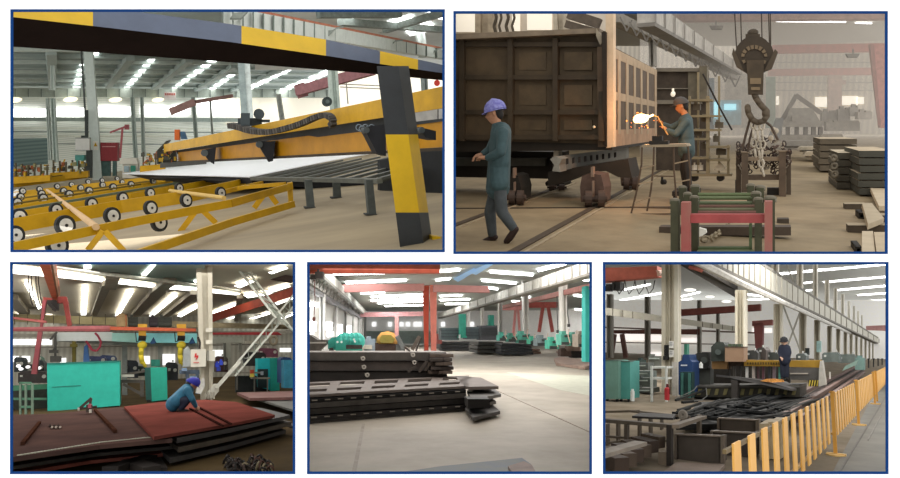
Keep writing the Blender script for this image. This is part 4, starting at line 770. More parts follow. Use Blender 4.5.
# columns
def brc(x0, x1, yt, yb, Y, lab, white=True):
    t = T('steel_column', lab, 'column', dp((x0 + x1) / 2, yb, Y)); g = G(); w_ = x1 - x0
    g.box(x0, yt, x0 + w_ * .25, yb, Y, .5); g.box(x0 + w_ * .25, yt, x0 + w_ * .75, yb, Y + .15, .2); g.box(x0 + w_ * .48, yt, x0 + w_ * .54, yb, Y + .05, .1); g.box(x0 + w_ * .72, yt, x1, yb, Y, .5); P(t, 'shaft', g, cc)
    if white: g = G(); g.box(x1 - w_ * .18, yt, x1 + w_ * .06, yb, Y - .08, .1); P(t, 'lit_flange', g, ccl, 'flange with sunlight put into its paler colour')  # paler flange copy has sunlight put into its colour
    return t
c1 = brc(661.5, 677, 258, 402, 22, 'big near H column with notices beside the blue cabinet')
brc(735, 745.5, 290, 372, 30, 'second H column behind the brown control box')
for i, (x0, x1, yt, yb, Y) in enumerate(((773.5, 781.8, 304, 362, 38), (799, 805.8, 313, 362, 46), (814, 819.6, 320, 362, 54), (827, 831.5, 326, 362, 62), (836, 840, 329, 362, 70), (843.5, 847, 332, 362, 78), (849.5, 852.5, 334, 362, 86), (855, 857.6, 336, 361, 94), (860, 862.3, 338, 361, 102), (864.5, 866.5, 339.5, 360, 108), (868.5, 870.3, 341, 360, 112), (872, 873.6, 342, 360, 116))):
    brc(x0, x1, yt, yb, Y, 'lower column of the receding row, %s' % ('third from the front', 'fourth from the front', 'fifth from the front', 'sixth from the front', 'seventh from the front', 'eighth from the front', 'ninth from the front', 'tenth from the front', 'eleventh from the front', 'twelfth from the front', 'second farthest', 'farthest')[i], i < 4)
for i, (x0, x1, yt, yb, Y) in enumerate(((771, 778, 258, 273, 36), (796.5, 802.5, 258, 290, 46), (812.6, 817.4, 262, 299, 54), (824.5, 829, 280, 307, 62), (833.5, 837, 288, 313, 70), (841, 844, 294, 318, 78), (847.5, 850, 301, 322, 86), (852.8, 855, 306, 326, 94), (857, 859, 311, 329, 102), (861, 862.6, 315, 332, 108))):
    g = G(); w_ = x1 - x0; g.box(x0, yt, x0 + w_ * .4, yb, Y, .4); g.box(x0 + w_ * .4, yt, x0 + w_ * .7, yb, Y + .2, .2); g.box(x0 + w_ * .7, yt, x1, yb, Y, .4); S('upper_column', 'upper roof column standing on the long girder, %s' % ('first and nearest', 'second', 'third', 'fourth', 'fifth', 'sixth', 'seventh', 'eighth', 'ninth', 'farthest')[i], 'column', g, mt('#ece8da', var=.06))
for i, (x0, x1, yt, yb, Y) in enumerate(((606.5, 611.5, 294, 358, 40), (644.5, 649, 296, 358, 48), (697, 700.5, 300, 358, 50), (716, 719, 310, 352, 54))):
    hcolumn([(x0, yt), (x1, yt), (x1, yb), (x0, yb)], Y, .4, 'steel_column', 'thin grey column in the back of the left bays, %s' % ('leftmost at the edge', 'left of the big near column', 'right of the big near column', 'farthest right, behind the machine')[i], mt('#8f8d84', var=.06))
for i, (a, b) in enumerate((((783, 305), (800, 350)), ((800, 312), (786, 350)), ((786, 262), (796, 290)))): g = G(); g.pb(a, b, 42, 1.3); S('wind_brace', 'thin pale diagonal brace, %s' % ('falling right behind the standing man', 'falling left behind the standing man', 'above the long girder')[i], 'brace', g, mt('#b9b7ac'))
for i, y in enumerate((341, 350)): g = G(); g.box(669, y, 673, y + 7, 21.8, .1); g.mat(1); g.box(669.6, y + 1.5, 672.4, y + 2.2, 21.78, .02); g.box(669.6, y + 3.5, 672.4, y + 4.2, 21.78, .02); S('notice_sheet', ('white notice on the big near column, upper', 'white notice on the big near column, lower')[i], 'notice', g, [mt('#eeeee8'), mt('#8f9296')])
g = G(); g.box(664, 345, 668, 358, 22.0, .2); g.box(663, 356, 668, 360, 21.9, .2); S('cable_box', 'black cable box on the big near column', 'box', g, dk2)
g = G(); g.box(816.5, 341, 821, 352, 44, .3); S('notice_board', 'pale cyan panel on the fifth column', 'panel', g, mt('#b5dcd9')); g = G(); g.box(805, 348, 809, 355, 44, .3); S('dark_panel', 'dark panel right of the fourth column', 'panel', g, mt('#3d4442'))  # the dark piece is a flat panel, not a cabinet
# left cabinets etc
def teal(x0, y0, x1, y1, c, lab, Y=None):
    Y = Yf((x0 + x1) / 2, y1 + 8) if Y is None else Y; t = T('teal_cabinet', lab, 'cabinet', dp((x0 + x1) / 2, y1 + 8, Y)); g = G(); g.box(x0, y0, x1, y1, Y, .8); g.mat(1); g.box(x0, y0, x1, y0 + 1, Y - .02, .3); P(t, 'housing', g, [mt(c, var=.1), mt('#4d625c')])
    for x in (x0 + 1, x1 - 2.5): g = G(); g.box(x, y1, x + 1.3, y1 + 8, Y + .1, .1); P(t, 'leg', g, dk2)
    return t
teal(605, 360, 618.5, 399, '#688f84', 'pale green cabinet on legs at the left edge', 17.6); teal(619, 361, 630, 399, '#4d938c', 'teal cabinet on legs beside the pale green cabinet', 17.8)
g = G(); g.cyl(dp(632.5, 401, 17.5), dp(632.5, 391, 17.5), 2 * pxm(17.5), n=12); g.cyl(dp(632.5, 391, 17.5), dp(632.5, 389, 17.5), 1.2 * pxm(17.5), n=10); S('white_canister', 'white canister on the floor right of the teal cabinet', 'canister', g, mt('#d6dcda'))
for i, q in enumerate(((632, 363, 648, 370, 26, '#59605e'), (630, 371, 650, 378, 24, '#66726f'), (636, 378, 650, 388, 23, '#4d5652'), (648, 356, 662, 366, 28, '#6d716b'), (636, 360, 640, 364, 27, '#33423f'), (634, 388, 652, 393, 21, '#50534d'))):
    g = G(); g.box(*q[:4], q[4], .8); g.box(q[0] + 2, q[1] - 2, q[0] + 5, q[1], q[4] + .1, .3); g.mat(1); g.box(q[0] + 1, q[1] + 2, q[2] - 3, q[1] + 3.2, q[4] - .05, .1); S('bench_machine', 'grey green bench machine between the teal cabinet and the near column, %s' % ('top back', 'middle back', 'middle front', 'beside the column', 'small dark one', 'lowest')[i], 'machine', g, [mt(q[5], var=.2), mt('#a4b0ab')])
t = T('white_table', 'white framed table left of the red extinguisher', 'table', dp(657, 402, 18.5))
g = G(); g.box(650, 366.5, 667, 368.5, 18.5, .6); g.box(650, 377.5, 667, 379.5, 18.5, .5); P(t, 'table_top', g, mt('#c9cdc9')); 
for x in (650.5, 665): g = G(); g.box(x, 366, x + 1.6, 402, 18.4, .1); P(t, 'leg', g, mt('#c3c7c3'))
t = T('fire_extinguisher', 'red fire extinguisher standing in front of the near column', 'extinguisher', dp(667, 400, 17)); g = G(); g.cyl(dp(667, 400, 17), dp(667, 389, 17), 2.4 * pxm(17), n=14); g.ball(dp(667, 389, 17), 2.4 * pxm(17), (1, 1, .7)); P(t, 'cylinder', g, mt('#b5343a')); g = G(); g.box(666, 384, 668, 388, 17, .08); g.pt([(668, 385), (670, 388), (669.6, 394)], 16.9, .9); P(t, 'valve', g, mt('#5a1f22'))
g = G(); g.box(672, 362, 677.6, 402, 21.5, .3); S('white_board', 'white board leaning on the near column', 'panel', g, mt('#cfccc4'))
t = T('blue_cabinet', 'dark blue cabinet with tiny white lettering right of the near column', 'cabinet', dp(686, 395, 20)); g = G(); g.poly([(678.5, 395), (678.5, 362), (682, 360), (683, 354.5), (689, 354.5), (690, 360), (692.5, 362), (692.5, 395)], 20, .8); P(t, 'housing', g, mt('#24406e', var=.1)); g = G()
for k in range(5): g.box(680.8 + k * 1.3, 364.6, 681.7 + k * 1.3, 366, 19.95, .03)
P(t, 'white_lettering', g, mt('#d3dbe8'))
g = G(); g.box(684, 344, 687, 358, 23, .3); S('green_pole', 'green pole above the dark blue cabinet', 'pole', g, mt('#3f8573')); g = G(); g.box(680, 372, 692, 398, 19.5, .3); g.mat(1); g.box(681, 373, 683, 398, 19.4, .1); g.box(688, 373, 690, 398, 19.4, .1); S('green_rack', 'dark green rack below the dark blue cabinet', 'rack', g, [mt('#23403e'), mt('#3f6f68')])
t = T('wire_feeder', 'round black wire drum machine left of the dark green unit', 'machine', dp(701, 385, 21)); g = G(); g.cyl(dp(701, 361, 21), dp(701, 361, 21.6), 8 * pxm(21), n=18); g.box(702, 352, 708, 370, 21.1, .4); P(t, 'drum', g, mt('#2c2d2b')); g = G(); g.cyl(dp(704, 360, 20.9), dp(704, 360, 21), 3 * pxm(21), n=14); P(t, 'hub', g, mt('#3d423f')); g = G(); g.box(698, 368, 710, 388, 21.2, .5); P(t, 'base', g, mt('#474a46'))
g = G(); g.cyl(dp(701, 368, 20), dp(701, 363.5, 20), 1.7 * pxm(20), n=10); g.cyl(dp(701, 363.5, 20), dp(701, 362, 20), .8 * pxm(20), n=8); S('white_bottle', 'white bottle in front of the black drum', 'bottle', g, mt('#e6eae8'))
# cutting machine
mc = T('cutting_machine', 'yellow beam cutting machine with hazard striped end leg', 'cutting machine', fl(770, 402))
MY = 21.0
g = G(); g.quad([(744, 360), (787, 360.5), (787, 366.5), (744, 366)], MY, .5); g.quad([(787, 360.5), (820.5, 360.2), (820.5, 367.6), (787, 366.8)], MY - .02, .5); g.mat(1); g.quad([(712, 361.5), (727, 361), (727, 369), (712, 369)], MY - .1, .6); g.mat(2); g.quad([(727, 361.6), (746, 361.6), (746, 366), (727, 366)], MY + .1, .5); P(mc, 'yellow_beam', g, [mt('#a58230', var=.15), mt('#7d5f38', var=.15), mt('#3d3024')])
g = G()
for k in range(14): g.box(747 + k * 2.6, 362.2, 748.4 + k * 2.6, 364.6, MY - .05, .04)
P(mc, 'dark_lettering', g, mt('#5f4d22'))
g = G(); g.poly([(711, 361), (711, 347), (714, 344), (716, 342), (723, 342), (725, 345), (725, 361)], MY - .2, .8); g.mat(1); g.cyl(dp(718, 352, MY - .45), dp(718, 352, MY - .2), 2.6 * pxm(MY), n=14); P(mc, 'drive_unit', g, [mt('#3d443f', var=.2), mt('#4a5350')])
g = G(); g.box(725, 347.3, 743.7, 361.7, MY - .4, .6); g.mat(1); g.box(724.5, 346.6, 744, 347.6, MY - .42, .62); P(mc, 'brown_control_box', g, [mt('#9c8068', var=.06), mt('#5a4a3d')])
g = G()
for x, c in ((733, 0), (738, 0), (728, 1)): g.box(x, 344, x + 3, 347, MY - .2, .3)
P(mc, 'box_fittings', g, mt('#4d5a45'))
g = G(); g.quad([(789, 368), (820.5, 368), (819, 381), (790, 379.5)], MY - .05, .5); g.mat(1); g.box(790, 373, 808, 374.2, MY - .1, .05); P(mc, 'carriage', g, [mt('#5c5a57', var=.15), mt('#b5ada2')])
g = G(); g.poly([(820, 361), (822, 360.5), (825.5, 385), (818.5, 386.5), (819, 370)], MY - .3, .5); P(mc, 'end_leg', g, mt('#b7b5ad'))
g = G(); g.quad([(808.5, 380), (819, 380), (819, 386.5), (808.5, 386.5)], MY - .2, .4); g.mat(1)
for k in range(4): g.quad([(809.5 + k * 2.6, 380.3), (810.8 + k * 2.6, 380.3), (809.6 + k * 2.6, 386.2), (808.6 + k * 2.6, 386.2)], MY - .23, .03)
P(mc, 'hazard_plate', g, [mt('#2b2a26'), mt('#c9b44a')])
for x, y0, y1, w_, c in ((728, 366, 376, 1.4, '#3a3733'), (733, 366, 377, 2, '#5a5650'), (739, 366, 378, 1.4, '#3a3733'), (745.5, 367, 378, 2, '#eceae6'), (752, 366, 379, 2.4, '#c9bfb6'), (757, 366, 380, 1.6, '#5a3f42'), (762, 366, 380, 2.2, '#6d4a50'), (768, 366, 380, 1.6, '#3f4044'), (772.5, 366, 381, 2.6, '#8f7f86'), (778.5, 367, 379, 3.2, '#5fa08f'), (784, 366, 380, 1.8, '#3c4a4a')):
    g = G(); g.box(x, y0, x + w_, y1, MY + .2, .15); P(mc, 'torch_holder', g, mt(c))
g = G(); g.box(712, 366, 790, 386, MY + 1.5, .2); P(mc, 'shadow_sheet', g, mt('#36332f', var=.3))  # dark sheet standing in for the shade under the beam
for i, (q, c, lab) in enumerate((((745, 350, 758, 360.5, 24), '#4a4b4a', 'dark machine block behind the yellow beam, left'), ((757, 347, 766, 360, 24.5), '#57504c', 'dark machine block behind the yellow beam, middle'), ((765, 352, 779, 360, 25), '#4d5350', 'dark machine block behind the yellow beam, right'), ((796, 353, 806, 361, 27), '#555c5a', 'machine right of the standing man'), ((822, 352, 840, 362, 34), '#5d6663', 'long grey machine bed beyond the end leg, left'), ((838, 354, 856, 363, 36), '#66706c', 'long grey machine bed beyond the end leg, right'))):
    x0, y0, x1, y1, Y = q; g = G(); g.poly([(x0, y1), (x0, y0 + 2), (x0 + 2, y0 + .5), (x1 - 3, y0), (x1, y0 + 3), (x1, y1)], Y, 1); g.mat(1); g.box(x0 + 2, y0 + 3, x0 + 4, y0 + 5, Y - .1, .1); g.box(x1 - 4, y0 - 2, x1 - 3, y0 + 1, Y, .2); S('machine', lab, 'machine', g, [mt(c, var=.2), mt('#c3c6c2')])
g = G(); g.box(855, 358, 864.5, 370, 32, 1); g.box(857, 355.5, 862, 358, 32.2, .5); S('grey_teal_cabinet', 'grey teal cabinet near the far end of the fence', 'cabinet', g, mt('#5f7a75', var=.1))
for i, x in enumerate((868, 873, 877.5, 881.5)): g = G(); g.box(x, 359, x + 1.2, 368 - i, 38 + i * 2, .2); g.box(x - .6, 358.4, x + 1.8, 359.4, 38 + i * 2, .3); S('bollard', 'small dark bollard beyond the fence, %s from left' % ('first', 'second', 'third', 'fourth')[i], 'bollard', g, dk2)
# hazard bed, tilted plate, slat table
hb_ = T('cutting_bed', 'dark cutting bed with hazard striped front under the machine', 'cutting bed', fl(745, 402)); HY_ = Yf(745, 403)
g = G(); g.quad([(694, 387), (800, 385), (800, 397), (694, 397)], HY_, 1.6); P(hb_, 'bed', g, mt('#3b3a34', var=.2)); g = G()
for k in range(12): x = 697 + k * 8.6; g.quad([(x + 1.5, 388.8), (x + 5, 388.8), (x + 3.4, 395), (x, 395)], HY_ - .03, .03)
P(hb_, 'hazard_stripe', g, mt('#75704c', var=.25))
g = G(); g.box(694, 385.5, 800, 387.4, HY_ - .05, 1.7); P(hb_, 'top_edge', g, mt('#5d5c58'))
g = G(); g.box(694, 397, 806, 402, HY_ + .2, 1); P(hb_, 'dark_base', g, mt('#232220'))
TYp = HY_ - .6
g = G(); a = [dp(716, 374.5, TYp + .8), dp(731, 376, TYp), dp(765, 381, TYp), dp(791, 388.5, TYp), dp(800, 388, TYp + 1), dp(786, 381.5, TYp + 1.6), dp(760, 379, TYp + 1.4)]; g.prism(a, (0, 0, -.06)); S('tilted_plate', 'dark steel plate lying tilted on the cutting bed', 'steel plate', g, mt('#5b5a5a', var=.1))
g = G(); g.quad([(731, 380), (737.5, 381), (737, 403), (731.5, 403)], TYp - .1, .3); S('support_post', 'dark post supporting the tilted plate', 'post', g, mt('#3f3c3a'))
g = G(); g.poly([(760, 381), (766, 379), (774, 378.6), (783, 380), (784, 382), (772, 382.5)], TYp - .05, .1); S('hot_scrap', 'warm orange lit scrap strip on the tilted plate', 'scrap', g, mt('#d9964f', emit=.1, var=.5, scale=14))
rnd = random.Random(3)
for k in range(52):
    x = rnd.uniform(668, 782); y = rnd.uniform(400, 421); L_ = rnd.uniform(12, 46); s_ = rnd.uniform(-.42, -.12) if k % 3 else rnd.uniform(.05, .25); g = G(); g.bar(fl(x, y, .28), fl(x + L_, y + L_ * s_, .3), rnd.uniform(.025, .08), .05)
    S('scrap_bar', 'dark scrap bar strewn on the floor before the cutting bed', 'scrap bar', g, mt(('#1f2122', '#2b2c2b', '#3a3a38', '#181a1b')[k % 4], var=.2, spec=.1, rough=.9), 'scrap bars before the cutting bed')
g = G(); g.prism([fl(676, 424, .22), fl(700, 402, .22), fl(800, 398, .22), fl(812, 404, .22), fl(770, 424, .22)], (0, 0, -.1)); S('scrap_bed', 'low dark grid bed under the strewn scrap bars', 'scrap bed', g, mt('#1b1c1c', var=.45, scale=4))
for k in range(9):
    a = (790 + k * 3.4, 414 - k * 2.6); b = (804 + k * 4, 400 - k * 2.2)
    g = G(); g.bar(fl(*a, .2), fl(*b, .2), .1, .1); S('rail_sleeper', 'rusty cross bar of the long rail beyond the fence, %s' % ('first', 'second', 'third', 'fourth', 'fifth', 'sixth', 'seventh', 'eighth', 'ninth')[k] + ' from the front', 'rail bar', g, mt('#5a4640' if k % 2 else '#4a3d39'))
for i, (a, b) in enumerate((((782, 418), (862, 368)), ((798, 420), (864, 372)), ((800, 394), (858, 366)))): g = G(); g.bar(fl(*a, .25), fl(*b, .25), .12, .12); S('machine_rail', 'long rusty machine rail running along the fence, %s' % ('middle', 'nearest the fence', 'far one')[i], 'rail', g, mt('#6a554e'))
g = G(); g.prism([fl(786, 420, .1), fl(800, 398, .1), fl(862, 364, .1), fl(864, 372, .1)], (0, 0, -.08)); S('rail_bed', 'dark floor strip under the long rails', 'floor strip', g, mt('#4a4543', var=.3, scale=3))  # flat dark slab below the rails
g = G(); g.poly([(842, 371), (845, 366), (858, 360), (856, 365)], 28, .4); S('teal_strip', 'small teal grey plate leaning beside the far rails', 'plate', g, mt('#7f9a92')); g = G(); g.box(829, 372, 830.4, 379, 24, .15); S('white_stake', 'small white stake right of the end leg', 'stake', g, mt('#d9d6cf'))
g = G(); g.pt([(676, 398), (686, 394), (694, 390), (697, 386)], 15.5, .8); g.pt([(706, 388), (707, 396), (702, 400), (694, 401)], 15.5, .8); S('white_hose', 'thin pale hose looping before the striped bed', 'hose', g, mt('#8d8f8c'))
# front racks and boxes
rk = T('steel_rack', 'brown steel rack frame in the lower left corner', 'rack', fl(640, 470)); rm = mt('#5f564b', var=.2)
FYr = Yf(668, 468)
g = G(); g.quad([(596, 418.5), (668.5, 424.5), (668.5, 428), (596, 422)], (FYr + .6, FYr), .15); P(rk, 'top_rail', g, rm); g = G(); p = [dp(669, 424.5, FYr), dp(699, 415.5, FYr + 2.6), dp(699, 418.5, FYr + 2.6), dp(669, 428.5, FYr)]; g.hexa(p + [q + V((.1, .1, 0)) for q in p]); P(rk, 'top_rail', g, mt('#776c5e', var=.15))
for x0, x1, yt, yb, o in ((666.3, 671, 425, 466, -.02), (624, 626.8, 422, 446, .8), (616, 618, 422, 446, 1.6), (606, 607, 424, 448, 1.2), (637.5, 639.5, 418, 446, 2.0), (648.5, 650.5, 418, 448, 2.0), (660, 661.5, 417, 430, 2.4), (696.5, 700, 415, 434, 2.6)): g = G(); g.box(x0, yt, x1, yb, FYr + o, .12); P(rk, 'post', g, rm if x0 != 666.3 else mt('#2b2622'))
for a, b, o in (((600, 436), (668, 441), .9), ((600, 444), (634, 440), .5), ((628, 411), (690, 417), 2.6), ((600, 412), (640, 411), 3)): g = G(); g.pb(a, b, FYr + o, 2.2); P(rk, 'rail', g, mt('#6b6154', var=.2))
for i in range(6):
    a = (603 + i * 9, 462 - i * 3.5); b = (622 + i * 8, 467 - i * 4.5); g = G(); g.bar(fl(a[0] - 4, a[1] - 6, .22), fl(b[0], b[1] - 2, .2), .2, .16); S('steel_beam', 'short brown beam lying in the rack, %s from the front' % ('first', 'second', 'third', 'fourth', 'fifth', 'sixth')[i], 'beam', g, mt('#54483d' if i % 2 else '#473b33', var=.2), 'beams in the corner rack')
g = G(); g.bar(fl(596, 456, .5), fl(641, 443, .5), .14, .04); S('light_board', 'pale board lying across the beams in the rack', 'board', g, mt('#857d73')); g = G(); g.fbox(658, 452, 666.5, 465, .3); S('concrete_block', 'small tan block beside the front rack post', 'block', g, mt('#8a7c6b'))
g = G(); g.plate([(632, 416), (640, 412.5), (676, 414), (673, 418)], .55, .03); S('dark_tray', 'dark tray on the back of the rack', 'tray', g, mt('#26221f')); g = G(); g.ring(dp(683, 415, FYr + 2), (0, 1, 0), 2.6 * pxm(FYr + 2), .035, n=14, sx=1.2); S('lifting_ring', 'steel lifting ring on the rack top rail', 'ring', g, mt('#9a9389'))
def tray(q, lab, c, th, lip=2.5, Y=None):
    x0, y0, x1, y1 = q; Y = Yf((x0 + x1) / 2, y1) if Y is None else Y; t = T('steel_box', lab, 'steel box', dp((x0 + x1) / 2, y1, Y))
    g = G(); g.quad([(x0, y0), (x1, y0 + 2), (x1, y1 + 1), (x0, y1)], Y, .06); P(t, 'front_wall', g, mt(c, var=.15)); g = G(); g.quad([(x0, y0), (x1, y0 + 2), (x1, y1 + 1), (x0, y1)], Y + th, .06); P(t, 'back_wall', g, mt(c, var=.15))
    for x in (x0, x1): yy_ = 0 if x == x0 else 2; a = [dp(x, y0 + yy_, Y), dp(x, y1, Y)]; g = G(); s_ = V((.05 if x == x0 else -.05, 0, 0)); g.hexa([a[0], a[0] + V((0, th, 0)), a[1] + V((0, th, 0)), a[1], a[0] + s_, a[0] + V((0, th, 0)) + s_, a[1] + V((0, th, 0)) + s_, a[1] + s_]); P(t, 'side_wall', g, mt(c, var=.15))
    g = G(); g.quad([(x0, y0 - .8), (x1, y0 + 1.2), (x1, y0 + 2.6), (x0, y0 + .6)], Y - .04, .1); P(t, 'rim', g, mt('#7d7267', var=.1)); g = G(); g.box(x1 - 2.5, y0 + 1, x1 + .8, y1 + 1.5, Y - .05, .12); P(t, 'corner_post', g, mt('#6a6055')); g = G(); g.box(x0 - 1, y0, x0 + 1, y1, Y - .05, .12); P(t, 'corner_post', g, mt('#6a6055')); return t
tray((675, 434.5, 723, 462), 'dark steel box in front of the fence, nearest and leftmost', '#4d463f', .25); tray((711, 431.5, 756, 456), 'dark steel box second row behind the nearest one', '#443d37', .3); tray((718, 418.5, 758, 442), 'dark steel box farthest back below the scrap', '#4f473f', .3)
g = G(); g.plate([(655, 478), (676, 462), (725, 464), (712, 480)], .06, .05); S('floor_plate', 'pinkish grey plate on the floor at the bottom edge', 'plate', g, mt('#8a7b70'))
g = G(); g.box(759.5, 423.5, 769, 460, Yf(768, 461), .8); g.box(768, 422, 781, 459, Yf(768, 461) + .1, .8); g.mat(1); g.box(760.5, 429, 766, 434, Yf(768, 461) - .03, .05); S('tan_block', 'pale tan block with a dark slot behind the fence', 'block', g, [mt('#b3a384', var=.2), mt('#5b5348')])
# fence
fp = vplane(fl(831, 456), fl(857, 424))
def fz(px, z):
    """point of the fence line under pixel column px at height z"""
    p = fp(px, 440); return V((p.x, p.y, z))
def fence(xa, xb, n, lab, pw, posts, feet):
    t = T('barrier_fence', lab, 'fence', fz((xa + xb) / 2, 0)); a = fz(xa, 0); b = fz(xb, 0); d = (b - a)
    nrm = V((d.y, -d.x, 0)).normalized()
    if nrm.y > 0: nrm = -nrm
    u = V((0, 0, 1))
    g = G(); g.bar(a + u * .86, b + u * .86, .025, .03); P(t, 'top_rail', g, mt('#6d5c3c')); g = G(); g.bar(a + u * .3, b + u * .3, .03, .03); P(t, 'bottom_rail', g, mt('#b08a4a'))
    for k in range(n):
        s_ = a + d * ((k + .5) / n); dn = d.normalized(); w_ = d.length / n * pw; g = G()
        g.hexa([s_ - dn * w_ / 2 + u * .9 + nrm * .03, s_ + dn * w_ / 2 + u * .9 + nrm * .03, s_ + dn * w_ / 2 + u * .22 + nrm * .03, s_ - dn * w_ / 2 + u * .22 + nrm * .03, s_ - dn * w_ / 2 + u * .9 + nrm * .015, s_ + dn * w_ / 2 + u * .9 + nrm * .015, s_ + dn * w_ / 2 + u * .22 + nrm * .015, s_ - dn * w_ / 2 + u * .22 + nrm * .015]); P(t, 'picket', g, fen if k % 2 else mt('#e3ab55', var=.05, rough=.5))
    for px in posts:
        c = fz(px, 0); g = G(); g.bar(c + nrm * .05, c + nrm * .05 + u * .93, .05, .05); p_ = P(t, 'post', g, fens)
        g = G(); g.cyl(c + nrm * .05 + u * .93, c + nrm * .05 + u * .96, .05, .03, n=8); P(p_, 'cap', g, mt('#b9863c'))
    for px in feet:
        c = fz(px, 0) + nrm * .05; g = G(); g.bar(c - nrm * .12 + u * .02, c + nrm * .14 + u * .02, .06, .03); g.cyl(c, c + u * .02, .13, n=16); P(t, 'foot', g, mt('#d8b474'))

fence(724, 829.5, 12, 'nearest yellow barrier fence panel with slanted white gaps', .42, [831], [831]); fence(832, 856.5, 10, 'second yellow barrier fence panel from the front', .5, [857], [857]); fence(858, 876.5, 12, 'third yellow fence panel with pickets closing up', .55, [875.5], [875.5]); fence(877.3, 890, 12, 'farthest yellow fence panel at the right edge', .55, [878], [])
g = G(); g.bar(fl(838, 474, .01), fl(886, 396, .01), .025, .006); S('floor_joint', 'dark floor joint right of the fence', 'floor joint', g, mt('#5f5d58')); g = G(); g.bar(fl(868, 440, .01), fl(900, 380, .01), .02, .006); S('floor_joint', 'second thin floor joint near the right edge', 'floor joint', g, mt('#77756f'))
# man on the machine
MN = dict(head=(784.2, 342.2, 0), nose=(783.6, 343, -.14), neck=(784.6, 345.6), shl=(788, 347.5), shr=(781.2, 347.5), ell=(789.6, 352.5), elr=(779.6, 352.5), wrl=(788.4, 357), wrr=(780.4, 357, -.1), hal=(787.5, 359, -.05), har=(781.6, 358.6, -.15), hipl=(786.5, 360), hipr=(782.8, 360), knl=(786.7, 368.5), knr=(782.5, 368.5), anl=(786.8, 377.5), anr=(782.3, 377.5), tol=(787, 379, -.15), tor=(782, 379, -.15))
person('man in dark navy overalls standing at the yellow machine beam', 20.55, MN, (mt('#c9a48f'), mt('#22283a', var=.15), mt('#262b3a'), mt('#1f1c1b'), mt('#1f2126'), mt('#17130f')), (784.5, 379.5), sk=.86, vox=.018, hat='cap')
# ================================================================== TOP LEFT: roller conveyor, gantry cutter, striped barrier
use(TL)
yel = mt('#bd920a', rough=.45, var=.1, spec=.4); yel2 = mt('#c4960e', rough=.5, var=.12); ora = mt('#bd850f', rough=.5, var=.1)
dk = mt('#26282a', rough=.6); stl = mt('#5c605c', rough=.55); tyre = mt('#2c2d2c', rough=.8); hubm = mt('#d6d6cf', rough=.4)
colm = mt('#dbe6e0', rough=.6, var=.05); pale = mt('#dfe2d8', var=.04)
g = G(); g.add([fl(-125, 262), fl(449, 262), fl(449, 134), fl(-125, 196)], [(0, 1, 2, 3)])
ST('floor', g, mt('#a8997c', h2='#857963', rough=.75, scale=.55, stretch=(.35, 1, 1)))
# back wall -------------------------------------------------------
A = vplane(fl(12, 186), fl(330, 142))
def wq(q, off=0.0): return [A(x, y, off) for x, y in q]
g = G(); g.add(wq([(-100, 92), (450, 92), (450, 139), (-100, 200)]), [(0, 1, 2, 3)])
ST('wall_back', g, ribbed('#fbfcf6', '#dde2da', 1.2, 'Z'))
g = G(); g.add(wq([(226, 60), (450, 60), (450, 124), (226, 124)], .004), [(0, 1, 2, 3)])
ST('wall_back', g, mt('#f6efdf', var=.05, emit=.45))  # cream wall emits, standing in for daylight and haze on it
for x0, x1, y0, y1 in ((12, 46, 109, 117), (56, 84, 108, 116.5), (98, 131, 107, 115.5), (143, 170, 106, 115), (174, 190, 105.5, 114.5), (198, 238, 100, 114)):
    g = G(); g.add(wq([(x0, y0), (x1, y0), (x1, y1), (x0, y1)], .006), [(0, 1, 2, 3)])
    g.mat(1)
    for k in range(1, 3):
        xx = x0 + (x1 - x0) * k / 3; g.prism(wq([(xx - .3, y0), (xx + .3, y0), (xx + .3, y1), (xx - .3, y1)], .008), (0, -.1, 0))
    ST('window', g, [glow('#ffffff', 3), mt('#8d948c')])
for y0, y1, c in ((117, 121, '#8f9a94'), (127, 128.5, '#e4e6da'), (131, 132, '#7f8a86'), (135, 136.5, '#dfe0d4'), (143, 144, '#7d8682')):   # rails along the wall
    g = G(); g.prism(wq([(-60, y0), (238, y0 + 1), (238, y1 + 1), (-60, y1)], .01), (0, -.15, 0)); ST('trim', g, mt(c, var=.08))
g = G(); g.prism(wq([(12, 139), (48, 138), (48, 164), (12, 167)], .012), (0, -.1, 0)); ST('door', g, ribbed('#7f928f', '#64787a', .7, 'Z'))
# ceiling ---------------------------------------------------------
zc = A(60, 88).z
def cp(q, dz=0.0): return [fl(x, y, zc + dz) for x, y in q]
g = G(); g.add(cp([(-80, 96), (330, 92), (330, -20), (-80, 0)]), [(0, 1, 2, 3)])
ST('ceiling', g, mt('#b3c0be', var=.1, scale=.2))
for q in ([(73, 87.5), (80, 87.5), (84, 62), (79, 66)], [(124, 87.5), (130, 87.5), (158, 56), (151, 57)], [(172, 88), (177, 88), (217, 61), (208, 61)],
          [(209, 89), (215, 89), (238, 73), (229, 75)], [(240, 90), (250, 90), (300, 66), (286, 66)], [(90, 57), (98, 57), (99, 52), (90, 52)], [(276, 91), (286, 91), (345, 68), (331, 68)]):
    g = G(); g.add(cp(q, -.05), [(0, 1, 2, 3)]); ST('window', g, glow('#fdfffc', 5))
pur = mt('#d6e0da', var=.06); pur2 = mt('#a9b5b1', var=.06)
for k, (a, b) in enumerate((((-40, 84), (320, 88)), ((-40, 80), (320, 83)), ((-40, 76), (320, 78.5)), ((-40, 71.5), (320, 74)), ((-40, 66.5), (320, 69)), ((-40, 61.5), (320, 64)), ((-40, 55.5), (320, 59)), ((-40, 49), (320, 52)))):
    g = G(); g.bar(fl(*a, zc - .25), fl(*b, zc - .25), .4, .3); S('roof_purlin', 'pale roof purlin in the top left view, %s' % ('nearest the far wall', 'second from the far wall', 'third from the far wall', 'fourth from the far wall', 'fifth from the far wall', 'third from the striped barrier', 'second from the striped barrier', 'nearest the striped barrier')[k], 'roof beam', g, pur if k % 2 else pur2, 'roof purlins')
